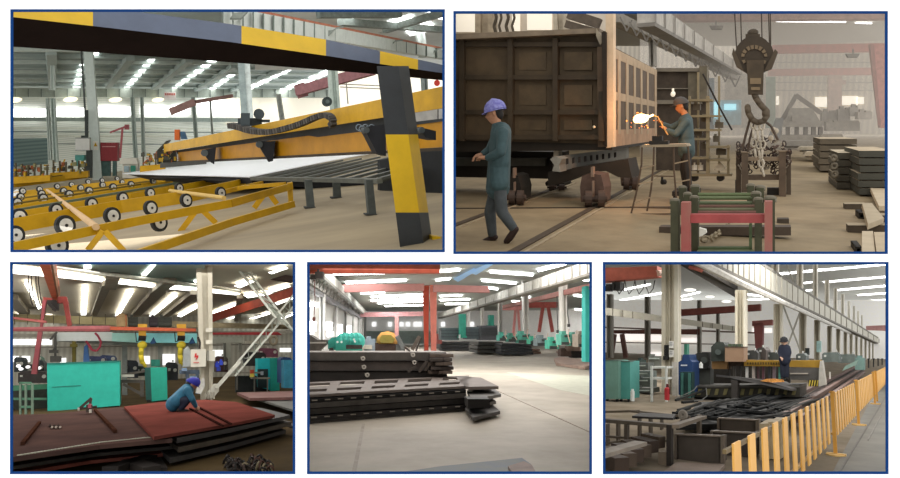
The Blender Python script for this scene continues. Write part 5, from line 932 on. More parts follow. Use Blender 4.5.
for k, (a, b) in enumerate((((108, 86), (130, 58)), ((154, 88), (189, 60)), ((196, 90), (234, 66)), ((228, 92), (290, 66)), ((52, 88), (51, 52)))):
    g = G(); g.bar(fl(*a, zc - .4), fl(*b, zc - .4), .8, .5); S('roof_rafter', ('slanting grey roof rafter left of the first skylight strip', 'slanting dark rafter between the two left skylight strips', 'slanting rafter right of the hanging sign', 'slanting rafter ending at the tall grey column', 'short upright-looking rafter above the far left wall')[k], 'roof beam', g, pur2, 'roof rafters')
# crane girder on the far wall
g = G()
g.prism(wq([(-60, 88), (330, 89.5), (330, 98), (-60, 97)], .02), (0, -.4, 0)); g.mat(1)
for x in range(-50, 330, 13): g.prism(wq([(x, 89), (x + .8, 89), (x + .8, 97), (x, 97)], .025), (0, -.1, 0))
S('crane_girder', 'long pale crane girder running level along the far wall', 'girder', g, [mt('#b9c1b8', var=.08), mt('#7f8983')])
for i, (x, y) in enumerate(((14, 100), (70.5, 99.5), (115.5, 99.8), (158, 99.8))):
    g = G(); c = A(x, y, .03); g.ball(c, .55, (1.6, 1, .6), n=8, k=5)
    S('wall_lamp', 'warm glowing lamp below the far girder, %s' % ('leftmost by the picture edge', 'second from left, left of the near column', 'third from left, right of the near column', 'fourth, just left of the hanging sign')[i], 'lamp', g, glow('#fff3cf', 1.4), 'lamps under the far girder')
# columns
def tlc(q, Y, lab, m=colm, th=.6): return hcolumn(q, Y, th, 'steel_column', lab, m, None)
cY = Yf(97, 181)
for q, lab, m in (([(50, 52), (53.5, 52), (54, 90), (50.5, 90)], 'thin pale post hanging between roof and far girder', colm),
               ([(50, 98), (54, 98), (57.5, 162), (53, 162)], 'far grey column behind the yellow machinery, left', mt('#bccac3')),
               ([(45.5, 98), (48, 98), (51, 160), (48, 160)], 'thinner far column just left of the far left column', mt('#cad4cd')),
               ([(130, 97), (133.5, 97), (137.5, 160), (133.5, 160)], 'far column pair, left post, behind the white cabinet', mt('#bccac3')),
               ([(140, 97), (143, 97), (145, 156), (141.5, 156)], 'far column pair, right post, behind the white cabinet', mt('#c0cdc6')),
               ([(191, 97), (195, 97), (198, 138), (194, 138)], 'far column behind the orange motor of the gantry', mt('#bccac3')),
               ([(209, 98), (211, 98), (213.5, 134), (211, 134)], 'slim far column right of the orange motor', mt('#cfd8d1')),
               ([(276, 94), (281, 94), (285, 120), (280, 120)], 'far column with haze put into its pale colour, behind the drag chain', mt('#dfe5e0'))):  # last column takes its paleness from painted haze
    tlc(q, 72, lab, m)
g = G()
def deco(g):
    pass
t = T('steel_column', 'tall pale grey near column with a yellow warning triangle sign', 'column', dp(97, 180, cY))
g = G(); q = [(83, 45), (92, 45), (102, 180), (92.5, 180)]
g.quad(q, cY, .6); P(t, 'shaft', g, colm)
g = G(); g.quad([(80, 45), (81.6, 45), (88, 150), (86.5, 150)], cY + .3, .2); P(t, 'cable_conduit', g, mt('#4f5553'))
g = G(); g.quad([(93, 141.2), (97.8, 141.2), (98.3, 150), (93.6, 150)], cY - .06, .05); s_ = P(t, 'warning_sign', g, mt('#f0efe6', var=.02))
g = G(); g.poly([(95.4, 142.4), (97.3, 146.3), (93.8, 146.3)], cY - .1, .03); P(s_, 'yellow_triangle', g, mt('#d2a818', var=.02))
t = T('steel_column', 'dark sided grey column rising behind the gantry motor', 'column', dp(246, 130, 40))
g = G(); g.quad([(237, 50), (249, 50), (254, 128), (244, 128)], 40, .6); P(t, 'shaft', g, mt('#d5dfdb'))
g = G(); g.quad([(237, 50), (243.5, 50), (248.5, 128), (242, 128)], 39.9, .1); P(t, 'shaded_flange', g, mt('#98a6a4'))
tlc([(328, 60), (337, 60), (340.5, 110), (331.5, 110)], 36, 'grey column behind the upper yellow beam with a cable reel', mt('#b5c2b8'))
tlc([(374, 12), (381, 12), (383, 32), (376, 32)], 60, 'short stretch of roof column above the slanting crane girder', mt('#c7cdc6'))
tlc([(414, 12), (421, 12), (427, 46), (419, 46)], 60, 'roof column right of the barrier post, above the crane girder', mt('#bcc4bf'))
tlc([(423, 76), (427.5, 76), (428.5, 92), (424, 92)], 40, 'short column seen right of the post under the barrier rail', mt('#8e9a98'))
g = G(); g.cyl(dp(327.5, 101.5, 35), dp(327.5, 101.5, 35) + V((0, .4, 0)), 4.6 * pxm(35), n=16); g.mat(1); g.cyl(dp(327.5, 101.5, 34.9), dp(327.5, 101.5, 34.95), 2 * pxm(35), n=12)
S('cable_reel', 'round dark cable reel mounted on the column behind the beam', 'reel', g, [mt('#39423f'), mt('#5c6763')])
# hanging sign, booms
t = T('hanging_sign', 'white sign with red lettering hanging from the far girder', 'sign', A(170, 100, .04))
g = G(); g.prism(wq([(164, 92), (176, 92), (176, 100), (164, 100)], .04), (0, -.1, 0)); P(t, 'board', g, mt('#efe6e2', var=.03))
g = G()
for k in range(5): g.prism(wq([(165 + k * 2.1, 93.2), (166.6 + k * 2.1, 93.2), (166.6 + k * 2.1, 95.3), (165 + k * 2.1, 95.3)], .045), (0, -.05, 0))
P(t, 'red_lettering', g, mt('#c9675d'))
g = G(); g.bar(dp(170, 112, 60), dp(195, 102, 60), .5, .55); g.bar(dp(195, 102, 60), dp(232, 96, 62), .35, .3); S('jib_boom', 'reddish jib crane boom under the far girder', 'crane boom', g, mt('#a8837c'))
g = G(); g.bar(dp(298, 91, 45), dp(372, 70, 40), .55, .6); g.bar(dp(296, 92, 45), dp(306, 89, 45), .3, .9); S('jib_boom', 'purple red jib boom slanting up to the barrier post', 'crane boom', g, mt('#96686a'))
g = G(); g.pb((122.5, 128), (120, 158), 60, 1.6); g.pb((110, 132.5), (126, 126.5), 60, 1.5); g.box(124.5, 124.5, 128.5, 129.5, 60, .5); S('wall_crane', 'thin red swing crane beside the dark red cabinet', 'crane', g, mt('#a8565a'))
# cabinets
t = T('control_box', 'white control box on a dark post left of the near column', 'control panel', dp(83, 165, cY - 1))
g = G(); g.box(75.3, 138.5, 89.5, 150, cY - 1, .5); g.mat(1); g.box(75.3, 137.6, 89.8, 138.5, cY - 1.02, .55); g.box(75.3, 150, 89.8, 150.7, cY - 1.02, .5); P(t, 'panel_box', g, [mt('#d3d2cc', var=.05), mt('#848984')])
g = G(); g.box(84.8, 110, 88, 138, cY - .6, .2); g.box(86, 150, 92, 178, cY - .7, .3); g.box(81, 135.5, 87, 138, cY - .9, .3); P(t, 'post', g, mt('#414744'))
t = T('red_cabinet', 'dark red cabinet standing right of the near column', 'cabinet', dp(109, 170, cY))
g = G(); g.box(100.5, 142.5, 117.5, 161, cY, 1.2); g.mat(1); g.box(102, 146.2, 115.5, 147, cY - .02, .05); P(t, 'housing', g, [mt('#93393d', var=.1), mt('#d6a9a4')])
g = G(); g.box(101, 161, 110, 176, cY + .2, .6); g.box(112.5, 161, 116, 176, cY, .6); P(t, 'pedestal', g, mt('#4f6b66'))
t = T('machine_cabinet', 'cream cabinet with a green side panel near the steel sheet', 'cabinet', dp(130, 175, 60))
g = G(); g.box(122.5, 164, 137.5, 178, 60, 1.5); g.poly([(119, 164), (121, 158.5), (136, 158), (138, 164)], 59.8, 1.5); P(t, 'cabinet', g, mt('#e2ddcf', var=.05))
g = G(); g.box(130.5, 165.5, 135.5, 172, 59.7, .1); P(t, 'green_panel', g, mt('#3d8d77')); g = G(); g.box(124, 166, 129, 172, 59.7, .1); P(t, 'display', g, mt('#9fb4bb'))
g = G(); g.box(75, 155, 84, 160.5, 62, .8); g.box(76, 160.5, 78, 166, 62, .3); g.box(81, 160.5, 83, 166, 62, .3); S('tool_chest', 'small green chest behind the conveyors below the white panel', 'box', g, mt('#4f8f86'))
# far yellow machinery
def clutter(x0, y0, x1, y1, Y, n, sz, seed):
    rnd = random.Random(seed); g = G()
    for k in range(n):
        x = rnd.uniform(x0, x1); y = rnd.uniform(y0, y1); w_ = rnd.uniform(*sz); h_ = rnd.uniform(*sz)
        g.mat(rnd.choice((0, 0, 1, 2, 3)))
        if rnd.random() < .4: g.pb((x, y), (x + rnd.uniform(-4, 4), y + rnd.uniform(-6, 6)), Y + rnd.uniform(-1, 1), 1.0)
        else: g.box(x - w_ / 2, y - h_ / 2, x + w_ / 2, y + h_ / 2, Y + rnd.uniform(-1, 1), .4)
    return g
cl = [mt('#b99420'), mt('#4b4d43'), mt('#8d8b62'), mt('#a25a34')]
def ymachine(x0, x1, yt, yb, Y, lab, seed):
    t = T('roller_machine', lab, 'machine', dp((x0 + x1) / 2, yb, Y))
    g = G(); g.quad([(x0, yb - 4), (x1, yb - 6), (x1, yb), (x0, yb + 3)], Y, .6); P(t, 'base_beam', g, yel2)
    g = G()
    n = max(3, int((x1 - x0) / 6))
    for k in range(n):
        x = x0 + (x1 - x0) * (k + .5) / n; g.box(x - .7, yt + (k % 3), x + .7, yb, Y + .2, .2)
    P(t, 'stands', g, mt('#564f3b'))
    g = clutter(x0 + 2, yt + 2, x1 - 2, yb - 5, Y + .4, int((x1 - x0) * .8), (1.2, 4), seed); P(t, 'roller_clutter', g, cl, None, 'stuff')
ymachine(12, 50, 163, 181, 55, 'far yellow roller machine at the left picture edge', 1)
ymachine(50, 88, 160, 177, 58, 'far yellow roller machine just left of the near column', 2)
ymachine(140, 165, 152, 170, 50, 'cluttered yellow machine at the left end of the gantry', 3)
g = G(); g.plate([(12, 192), (17, 189), (20, 191), (14, 197)], .5, .1); S('paper_sheet', 'small white sheet at the left edge of the conveyors', 'sheet', g, mt('#eceae4'))
# roller conveyors ------------------------------------------------
ZB = .55
def beam(g, pts, zt, h, w=.08):
    for a, b in zip(pts, pts[1:]): g.bar(fl(*a, zt) - V((0, 0, h / 2)), fl(*b, zt) - V((0, 0, h / 2)), w, h)
def hpx(x, y, n, z=ZB): return n * pxm(Yf(x, y, z))
ax = (fl(291, 183, ZB) - fl(12, 242, ZB)).normalized().cross(V((0, 0, 1))).normalized()
if ax.y > 0: ax = -ax
def wheel(par, x, y, r, Y):
    c = dp(x, y, Y); rm = r * pxm(Y)
    g = G(); g.sm = False; g.cyl(c + ax * .035, c - ax * .035, rm, n=18); o = P(par, 'wheel', g, tyre)
    g = G(); g.cyl(c + ax * .045, c + ax * .03, rm * .68, n=16); h_ = P(o, 'hub', g, hubm) if False else P(o, 'hub', g.mat(1).cyl(c + ax * .055, c + ax * .04, rm * .16, n=8), [hubm, dk])
near = T('roller_conveyor', 'yellow wheeled roller conveyor nearest the viewer with an open truss side', 'conveyor', fl(150, 245))
g = G(); beam(g, [(-6, 246.5), (12, 242.4), (130, 218), (230, 199.5), (291, 183)], ZB, hpx(130, 218, 8)); P(near, 'top_rail', g, yel)
g = G(); beam(g, [(100, 262), (141, 248.5), (230, 219), (293, 201)], .26, hpx(230, 219, 7, .26)); P(near, 'bottom_rail', g, yel)
for a, b, c in (((88, 250), (103, 231), (124, 251)), ((180, 232), (198, 208), (216, 223)), ((254, 208), (266, 192), (277, 204))):
    Y_ = Yf(b[0], b[1] - 6, ZB) + .1
    g = G(); g.pb(b, a, (Y_, Y_), 5, .06); P(near, 'truss_brace', g, yel2); g = G(); g.pb((b[0] + 2, b[1]), c, (Y_, Y_), 5, .06); P(near, 'truss_brace', g, yel2)
g = G(); Y_ = Yf(291, 183, ZB); g.quad([(287.5, 183), (292.5, 182), (293.5, 204), (289, 206)], Y_ - .1, .2); P(near, 'end_plate', g, yel)
g = G(); beam(g, [(-6, 222), (12, 218.5), (120, 200.2), (180, 191.5), (244, 178.5)], ZB, hpx(120, 200, 11.5)); P(near, 'wheel_beam', g, yel)
g = G(); beam(g, [(-6, 215), (12, 211.8), (130, 193.5), (215, 178.5)], ZB, hpx(130, 193, 8)); P(near, 'wheel_beam', g, yel)
g = G(); beam(g, [(222, 190), (262, 181)], ZB - .05, .12); beam(g, [(238, 186), (285, 182)], ZB - .02, .1); P(near, 'cross_tie', g, yel2)
g = G(); g.tube([fl(47, 190, ZB), fl(96, 227, ZB - .02)], .06, 8); P(near, 'cross_tube', g, mt('#c9a678', var=.06))
g = G(); g.tube([fl(170, 190.7, ZB), fl(224, 198, ZB)], .05, 8); P(near, 'cross_tube', g, mt('#cfae62', var=.06))
g = G(); beam(g, [(-6, 213.5), (12, 209.5), (177, 182)], ZB + .04, .07, .2); P(near, 'guide_rail', g, mt('#5b6650'))
for x, y, r in ((14.5, 235, 8.3), (65, 225.5, 9.2), (112, 216, 8), (150.5, 208, 7), (186, 200.3, 6.4), (220.5, 193, 5.9)): wheel(near, x, y, r, Yf(x, y - r * .3, ZB) - .35)
for x, y, r in ((19, 216.5, 7), (56, 209.8, 6), (91.5, 203.8, 5.8), (122.5, 198, 5.6), (150, 193, 5), (179, 188, 4.6)): wheel(near, x, y, r, Yf(x, y + 1, ZB) + .2)
for x, y, r in ((57, 245.5, 10), (159, 222.5, 8.5)): wheel(near, x, y, r, Yf(x, lin_(x, [(12, 242.4), (130, 218), (230, 199.5)]), ZB) + .35)
far = T('roller_conveyor', 'yellow roller conveyor behind the green guide rail', 'conveyor', fl(90, 205))
for a, b in (((-6, 208.8), (172, 180.8)), ((-6, 203.8), (165, 180)), ((-6, 198.8), (160, 178.6)), ((-6, 194), (150, 176.8))):
    g = G(); beam(g, [a, b], ZB, hpx(*a, 8)); P(far, 'wheel_beam', g, yel)
g = G()
for a, b in (((-6, 206), (140, 183.6)), ((-6, 201), (150, 180.4))): beam(g, [a, b], ZB + .03, .06, .15)
P(far, 'shadow_strip', g, mt('#6b5a20'))  # dark yellow strips stand in for shade between the wheel beams
for x, y, r in ((17, 202.5, 4.4), (43, 198.3, 4.3), (69, 194.3, 4), (89, 190.8, 3.8), (113, 187.3, 3.7), (131, 184.5, 3.3), (153, 181, 3.1)): wheel(far, x, y, r, Yf(x, y + 1, ZB) + .25)
for x, y, r in ((20.5, 196.8, 3.4), (41.5, 193.7, 3.4), (63.5, 191, 3.3), (80.5, 188, 3.1), (102.5, 185, 3), (122, 182.3, 2.6)): wheel(far, x, y, r, Yf(x, y + 1, ZB) + .25)
for x, y, r in ((22.5, 191, 3), (39.5, 189.2, 2.8), (57, 186.4, 2.7), (71.5, 184.6, 2.6), (88, 181.8, 2.5), (102, 180.4, 2.4), (117, 178.6, 2.2)): wheel(far, x, y, r, Yf(x, y + 1, ZB) + .3)
g = G(); Y_ = Yf(50, 186, .3); g.quad([(-4, 184.5), (87, 172.5), (87, 178), (-4, 190)], (Y_, Y_ + 4), .5); g.mat(1); g.quad([(-4, 183.2), (87, 171.6), (87, 172.5), (-4, 184.5)], (Y_ + .1, Y_ + 4.1), .5)
S('conveyor_frame', 'plain yellow long frame at the back of the conveyors', 'conveyor frame', g, [yel, mt('#6e5f28')])
# white steel sheet on the slat table -----------------------------
g = G(); g.plate([(122, 173.6), (150, 175.2), (177, 175), (248, 177), (330, 160.5), (395, 149), (330, 153), (225, 160.5), (170, 166)], .60, .03)
S('steel_sheet', 'large white steel sheet lying under the yellow gantry', 'sheet', g, mt('#eef0f2', rough=.35, var=.04, spec=.5))
t = T('slat_table', 'dark steel slat table carrying the white sheet', 'table', fl(340, 205))
g = G()
for k in range(9):
    x = 256 + k * 15.5; y = 178.5 + (1.5 if k > 3 else 0) * .3
    g.bar(fl(x, y, .56), fl(x + 86 + k * 3, 160.5 - k * 1.6, .56), .12, .06)
P(t, 'slat', g, mt('#62655f', rough=.5))
g = G(); g.bar(fl(252, 178.5, .56), fl(380, 181, .56), .12, .1); g.bar(fl(375, 181, .53), fl(440, 163, .53), .1, .1); P(t, 'front_rail', g, mt('#6b6e66'))
for x0, x1, x2, yt, yb in ((305, 312, 315, 180, 208), (366, 373, 376.5, 180, 215), (333.5, 340, 341.5, 180, 198)):
    Y_ = Yf(x2 - 3, yb); g = G(); g.quad([(x0, yt), (x1, yt), (x2, yb), (x2 - 7.5, yb)], Y_, .2); l_ = P(t, 'leg', g, mt('#4e5350'))
    g = G(); g.quad([(x2 - 10, yb - .8), (x2 + .8, yb - .8), (x2 + .8, yb + .6), (x2 - 10, yb + .6)], Y_ - .05, .3); P(l_, 'foot_plate', g, mt('#3d3f3d'))
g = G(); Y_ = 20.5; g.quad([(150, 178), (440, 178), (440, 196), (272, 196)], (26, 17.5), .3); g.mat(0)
P(t, 'shade_panel', g, mt('#1d1f21'))  # dark panel standing in for the shade beneath the table
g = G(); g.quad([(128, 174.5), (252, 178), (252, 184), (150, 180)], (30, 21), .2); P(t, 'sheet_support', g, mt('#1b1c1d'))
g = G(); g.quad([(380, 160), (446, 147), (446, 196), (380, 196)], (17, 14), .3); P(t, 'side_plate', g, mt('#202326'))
# gantry ----------------------------------------------------------
gan = T('cutting_gantry', 'long yellow twin beam cutting gantry above the white sheet', 'gantry', fl(300, 200))
g = G(); g.quad([(163.8, 144.5), (446, 85.6), (446, 107.6), (163.8, 152)], (26, 9.6), .5); P(gan, 'upper_beam', g, yel2)
g = G(); g.quad([(178, 152.5), (446, 118), (446, 147), (178, 161.6)], (25.5, 9.9), .5); P(gan, 'lower_beam', g, ora)
g = G(); g.quad([(176, 150.4), (330, 125.5), (446, 107.4), (446, 121), (178, 155)][0:1] + [(446, 107), (446, 121), (178, 154.6)], (25.8, 9.85), .4); P(gan, 'dark_rail', g, mt('#34383a'))
g = G(); g.quad([(413, 113), (437.5, 109.2), (437.5, 119), (413, 122)], 9.7, .02); g.quad([(439, 109), (446, 108), (446, 118), (439, 119)], 9.6, .02); P(gan, 'white_rail_panel', g, mt('#dedcd8'))
for q, Y_ in (([(201.5, 150), (216, 147.5), (214, 164.3), (208.5, 161)], 21.5), ([(256.5, 141.5), (275.5, 141), (273, 161), (269, 162)], 17.3), ([(363.5, 127), (386, 124), (386, 156), (377, 153)], 11.9), ([(419, 127), (436, 131), (436, 140), (426, 138)], 9.8)):
    Y_ -= .9; g = G(); g.poly(q, Y_, .4); b_ = P(gan, 'bracket', g, mt('#23252a'))
    g = G(); c = dp(q[0][0] + 3, q[0][1] + 3, Y_ - .05); g.cyl(c, c + V((0, .25, 0)), 3.2 * pxm(Y_), n=12); P(b_, 'roller', g, mt('#4e5557'))
g = G()
for k in range(6):
    c = dp(359 + k * 3.2, 127.5 + (k % 2) * 1.5, 11.6); g.ring(c, (0, 1, 0), 3 * pxm(11.6), .01, n=10, k=4)
P(gan, 'coiled_hose', g, mt('#7d8a94'))
cp_ = [(230.4, 125.5), (235, 126), (241, 127.4), (248, 129.8), (255, 131.3), (263, 132), (270, 132), (278, 130.6), (286, 128.5), (294, 126.2), (301, 123.8), (308, 120.8), (315, 117.6), (323, 115), (328, 115.4), (332, 118), (333.6, 122), (331, 126)]
def cY_(x): return 1 / (1 / 26 + (x - 163.8) / 282 * (1 / 9.6 - 1 / 26)) - .35
g = G(); pp = [dp(x, y, cY_(x)) for x, y in cp_]
for a, b in zip(pp, pp[1:]):
    for k in range(3):
        s0 = a.lerp(b, k / 3 + .04); s1 = a.lerp(b, k / 3 + .29); w_ = 5 * pxm(a.y); g.mat(k % 2); g.bar(s0, s1, w_ * 1.3, w_)
P(gan, 'drag_chain', g, [mt('#4a4640'), mt('#2e2c29')])
g = G(); g.box(241, 113, 250, 126, 17.2, .5); g.box(238, 118, 262, 125.5, 17.6, .5); g.cyl(dp(259, 114, 17.4), dp(259, 114, 17.9), 5 * pxm(17.4), n=14); g.box(262, 119.5, 270, 122, 17.5, .3); P(gan, 'drive_motor', g, mt('#414a4d'))
g = G(); g.box(174.5, 129.5, 179.5, 140, 25, .5); P(gan, 'orange_motor', g, mt('#c5622a')); g = G(); g.quad([(180, 131.5), (184.5, 131.5), (187, 139), (181, 139)], 25, .5); P(gan, 'blue_motor', g, mt('#3f5d78'))
g = G(); g.quad([(166, 141), (170, 140), (160, 151), (156.5, 151)], 26, .6); g.box(157, 150, 176, 164, 27, .8); g.quad([(160, 163), (206, 160.5), (206, 164), (160, 168)], (26, 22), .4); P(gan, 'end_carriage', g, mt('#35352e'))
g = clutter(158, 147, 180, 164, 26, 22, (1.5, 4), 5); P(gan, 'carriage_clutter', g, cl, None, 'stuff')
g = G(); g.quad([(176, 161.5), (446, 147.5), (446, 150.5), (176, 163.5)], (25.4, 9.8), .3); P(gan, 'bottom_flange', g, mt('#3b3124'))
# slanting crane girder and roof, upper right ---------------------
g = G(); q = [(222, 5), (446, 50), (446, 59.5), (222, 22)]; g.quad(q, (28, 58), .6); g.mat(1)
n = 22
for k in range(n):
    t_ = k / n; Yk = 1 / (1 / 28 + t_ * (1 / 58 - 1 / 28)); x = 222 + 224 * t_
    yt = 5 + 45 * t_; yb = 22 + 37.5 * t_; g.box(x, yt, x + 1.5, yb, Yk - .6, .3)
g.mat(2); g.quad([(222, 2.5), (446, 48), (446, 50), (222, 5)], (28, 58), .6)
S('crane_girder', 'slanting pale crane girder with ribs above the striped barrier', 'girder', g, [mt('#dfe5de', var=.06), mt('#747e76'), mt('#c07a5e')])
for i, (x, y) in enumerate(((238, 15), (326, 33), (385, 46), (427, 54))):
    Yk = 28 + i * 9; g = G(); g.poly([(x - 4, y - 2), (x + 6, y - 3), (x + 10, y - 5), (x + 10, y - 4), (x + 3, y + 3), (x - 8, y + 3)], Yk - .6, .4); g.pb((x + 10, y - 5), (x + 18, y - 6), Yk - .5, 1.2)
    S('crane_bracket', 'bracket with a pin on the slanting crane girder, %s from the left' % ('first', 'second', 'third', 'fourth')[i], 'bracket', g, mt('#8c938b'), 'girder brackets')
zr = dp(380, 12, 50).z
g = G(); g.add([fl(255, 70, zr), fl(448, 70, zr), fl(448, -10, zr), fl(255, -10, zr)], [(0, 1, 2, 3)]); ST('ceiling', g, mt('#eef1ee', var=.05, scale=.3))
for q in ([(334, 12), (360, 12), (352, 20), (330, 17)], [(388, 22), (412, 15), (413, 24), (395, 28)], [(405, 30), (430, 22), (436, 30), (410, 36)], [(352, 24), (366, 21), (360, 26), (352, 27)], [(428, 12), (446, 12), (446, 20), (432, 18)]):
    g = G(); g.add([fl(x, y, zr - .1) for x, y in q], [(0, 1, 2, 3)]); ST('window', g, glow('#ffffff', 5))
for i, (a, b) in enumerate((((318, 14), (400, 14)), ((340, 22), (446, 30)), ((385, 30), (446, 12)))):
    g = G(); g.bar(fl(*a, zr - .5), fl(*b, zr - .5), .6, .5); S('roof_rafter', 'roof rafter at upper right above the crane girder, %s' % ('level one nearest the top edge', 'one crossing behind both short columns', 'one rising to the right corner')[i], 'roof beam', g, mt('#8e9892'), 'roof rafters')
g = G(); g.pb((340, 84), (384, 86), 45, .9); g.pb((340, 87), (384, 89), 45, .9); g.pb((346, 80), (348, 104), 45, 1); S('wall_pipes', 'thin grey pipes on the cream wall left of the barrier post', 'pipe', g, mt('#a7a59c'))
g = G(); g.cyl(dp(437, 83, 30), dp(437, 83, 30.4), 3.2 * pxm(30), n=12); S('red_drum', 'red round drum behind the rail at the right edge', 'drum', g, mt('#d4453c'))
# striped barrier --------------------------------------------------
bar_ = T('barrier', 'yellow and black striped barrier with one post in the foreground', 'barrier', fl(416, 250))
def rY(x): return 1 / (1 / 5.8 + x / 443 * (1 / 9.4 - 1 / 5.8))
up_ = [(-10, -3), (128, 10.5), (230, 24), (326, 39.5), (380, 51), (449, 66.2)]
mid_ = [(-10, 14.5), (12, 17), (93, 26), (230, 42), (326, 55.7), (380, 64), (449, 74)]
low_ = [(-10, 44.5), (12, 46.6), (80, 51.3), (230, 62.3), (378, 74.3), (449, 81)]
g = G(); xs_ = [2, 12, 40, 93, 128, 170, 230, 241.5, 290, 326, 380, 418, 449]
for xa, xb in zip(xs_, xs_[1:]):
    ca = [dp(x, lin_(x, t_), rY(max(x, 0)) + o) for x in (xa, xb) for t_, o in ((up_, .1), (mid_, 0), (low_, .3))]
    a1, a2, a3, b1, b2, b3 = ca; a4 = a1 + a3 - a2 + V((0, .1, 0)); b4 = b1 + b3 - b2 + V((0, .1, 0))
    xm = (xa + xb) / 2
    g.mat(0 if xm < 93 or 241 < xm < 326 or 380 < xm < 418 else 1); g.add([a1, b1, b2, a2], [(0, 1, 2, 3)])
    g.mat(2); g.add([a2, b2, b3, a3], [(0, 1, 2, 3)]); g.mat(1); g.add([a3, b3, b4, a4, a1, b1], [(0, 1, 2, 3), (3, 2, 5, 4)])
yb_ = mt('#dcb21a', rough=.4, var=.07, spec=.4); bl_ = mt('#515c72', rough=.35, var=.1, spec=.6); un_ = mt('#1d1410', rough=.8, spec=.05)  # underside brown has the rail's shade put into it
P(bar_, 'top_rail', g, [yb_, bl_, un_])
pY = 8.5; g = G()
def post(y):
    t_ = (y - 72) / 175.; return 377.5 + 22.5 * t_, 399.5 + 24.5 * t_, 409.5 + 23.5 * t_
yy = [66, 134.5, 212.5, 256]
for k in range(3):
    a, b, c = post(yy[k]); a2, b2, c2 = post(yy[k + 1]); g.mat(1 if k == 1 else 0)
    g.hexa([dp(a, yy[k], pY), dp(b, yy[k], pY), dp(b2, yy[k + 1], pY), dp(a2, yy[k + 1], pY), dp(a + 6, yy[k], pY + .3), dp(c, yy[k], pY + .3), dp(c2, yy[k + 1], pY + .3), dp(a2 + 6, yy[k + 1], pY + .3)])
P(bar_, 'post', g, [mt('#2e3134', rough=.45, var=.15, spec=.5), yb_])
g = G(); g.quad([(432, 236), (441, 237), (442, 250), (434, 250)], pY + .1, .2); P(bar_, 'yellow_foot', g, yb_)
# ================================================================== TOP RIGHT: steel body on bogies, two workers, crane hook
use(TR)
brn = mt('#463b30', var=.25, scale=2); brd = mt('#3d3223', var=.3, scale=1.5); bei = mt('#b39a7c', var=.15); rust = mt('#6d4c3a', var=.2)
drk = mt('#2a251f', var=.2); gry = mt('#8f8a80', var=.1); haz = mt('#b3aca0', var=.08); red = mt('#a5675c', var=.08); redf = mt('#b98f84', var=.06)
steel_d = mt('#554c40', var=.2); olive = mt('#4a4a36', var=.2)
g = G(); g.add([fl(440, 262), fl(940, 262), fl(940, 128), fl(440, 136)], [(0, 1, 2, 3)])
ST('floor', g, mt('#9c8a6c', h2='#76664c', rough=.7, scale=.8, bump=.15))
YB = 95
g = G(); g.add([dp(440, 138, YB), dp(930, 134, YB), dp(930, 30, YB), dp(440, 30, YB)], [(0, 1, 2, 3)]); ST('wall_back', g, ribbed('#cbc3b4', '#b4aca0', .5, 'X'))
zt = dp(800, 45, YB).z
g = G(); g.add([fl(430, 46, zt), fl(960, 46, zt), fl(960, -60, zt), fl(430, -60, zt)], [(0, 1, 2, 3)]); ST('ceiling', g, mt('#a9a79f', var=.08, scale=.1))
g = G(); g.add([dp(440, 150, 34), dp(608, 150, 34), dp(608, -10, 34), dp(440, -10, 34)], [(0, 1, 2, 3)]); ST('wall_left', g, mt('#cbbfae', var=.1, scale=.4))
for q in ((456, 14, 475, 32), (512, 14, 520, 31), (527, 13, 552, 30), (570, 24, 585, 32)):
    g = G(); g.box(*q, 33.8, .05); ST('window', g, glow('#f0e6d4', .4))
for q in ((776, 21, 846, 22), (855, 22.5, 872, 23.5), (826, 19.5, 833, 21)):
    g = G(); g.add([fl(x, y, zt - .1) for x, y in ((q[0], q[1]), (q[2], q[1] + .4), (q[2], q[3] + .6), (q[0], q[3]))], [(0, 1, 2, 3)]); ST('window', g, glow('#ffffff', 4))
for q in ((815, 97, 829, 107), (797, 109, 806, 114), (842, 96, 858, 105), (776, 96, 779, 105), (856, 97, 864, 104)):
    g = G(); g.box(*q, YB - .4, .1); ST('window', g, glow('#fff6e4', .85))
for y in (62, 82, 90):
    g = G(); g.box(690, y, 888, y + .8, YB - .3, .1); ST('trim', g, mt('#9d978d'))
# structure behind the body
for q, lab, m in (([(475, 12), (493, 12), (493, 33), (475, 33)], 'beige column behind the big steel body, leftmost', mt('#a3937c')),
                  ([(553, 12), (566, 12), (567, 31), (554, 31)], 'pale column behind the big steel body, right', mt('#b7ab97')),
                  ([(648, 14), (654, 14), (655, 66), (649, 66)], 'pale post above the ribbed side of the steel body', mt('#a29d94'))):
    hcolumn(q, 30, .6, 'steel_column', lab, m)
for i, x in enumerate((495, 500, 507, 513)):
    g = G(); g.pt([(x, 10), (x + 1.5, 18), (x - 1, 26), (x + 1, 34)], 28, 2.6 if i % 2 else 3.4)
    S('hanging_hose', 'dark hose hanging behind the top edge of the steel body, %s from left' % ('first', 'second', 'third', 'fourth')[i], 'hose', g, mt('#4d4334'), 'hoses behind the steel body')
g = G(); g.bar(dp(566, 24, 29), dp(598, 33, 29), .3, .3); g.bar(dp(569, 14, 29), dp(600, 24, 29), .4, .4); S('diagonal_beam', 'dark diagonal beam above the right end of the steel body', 'beam', g, mt('#5a4f43'))
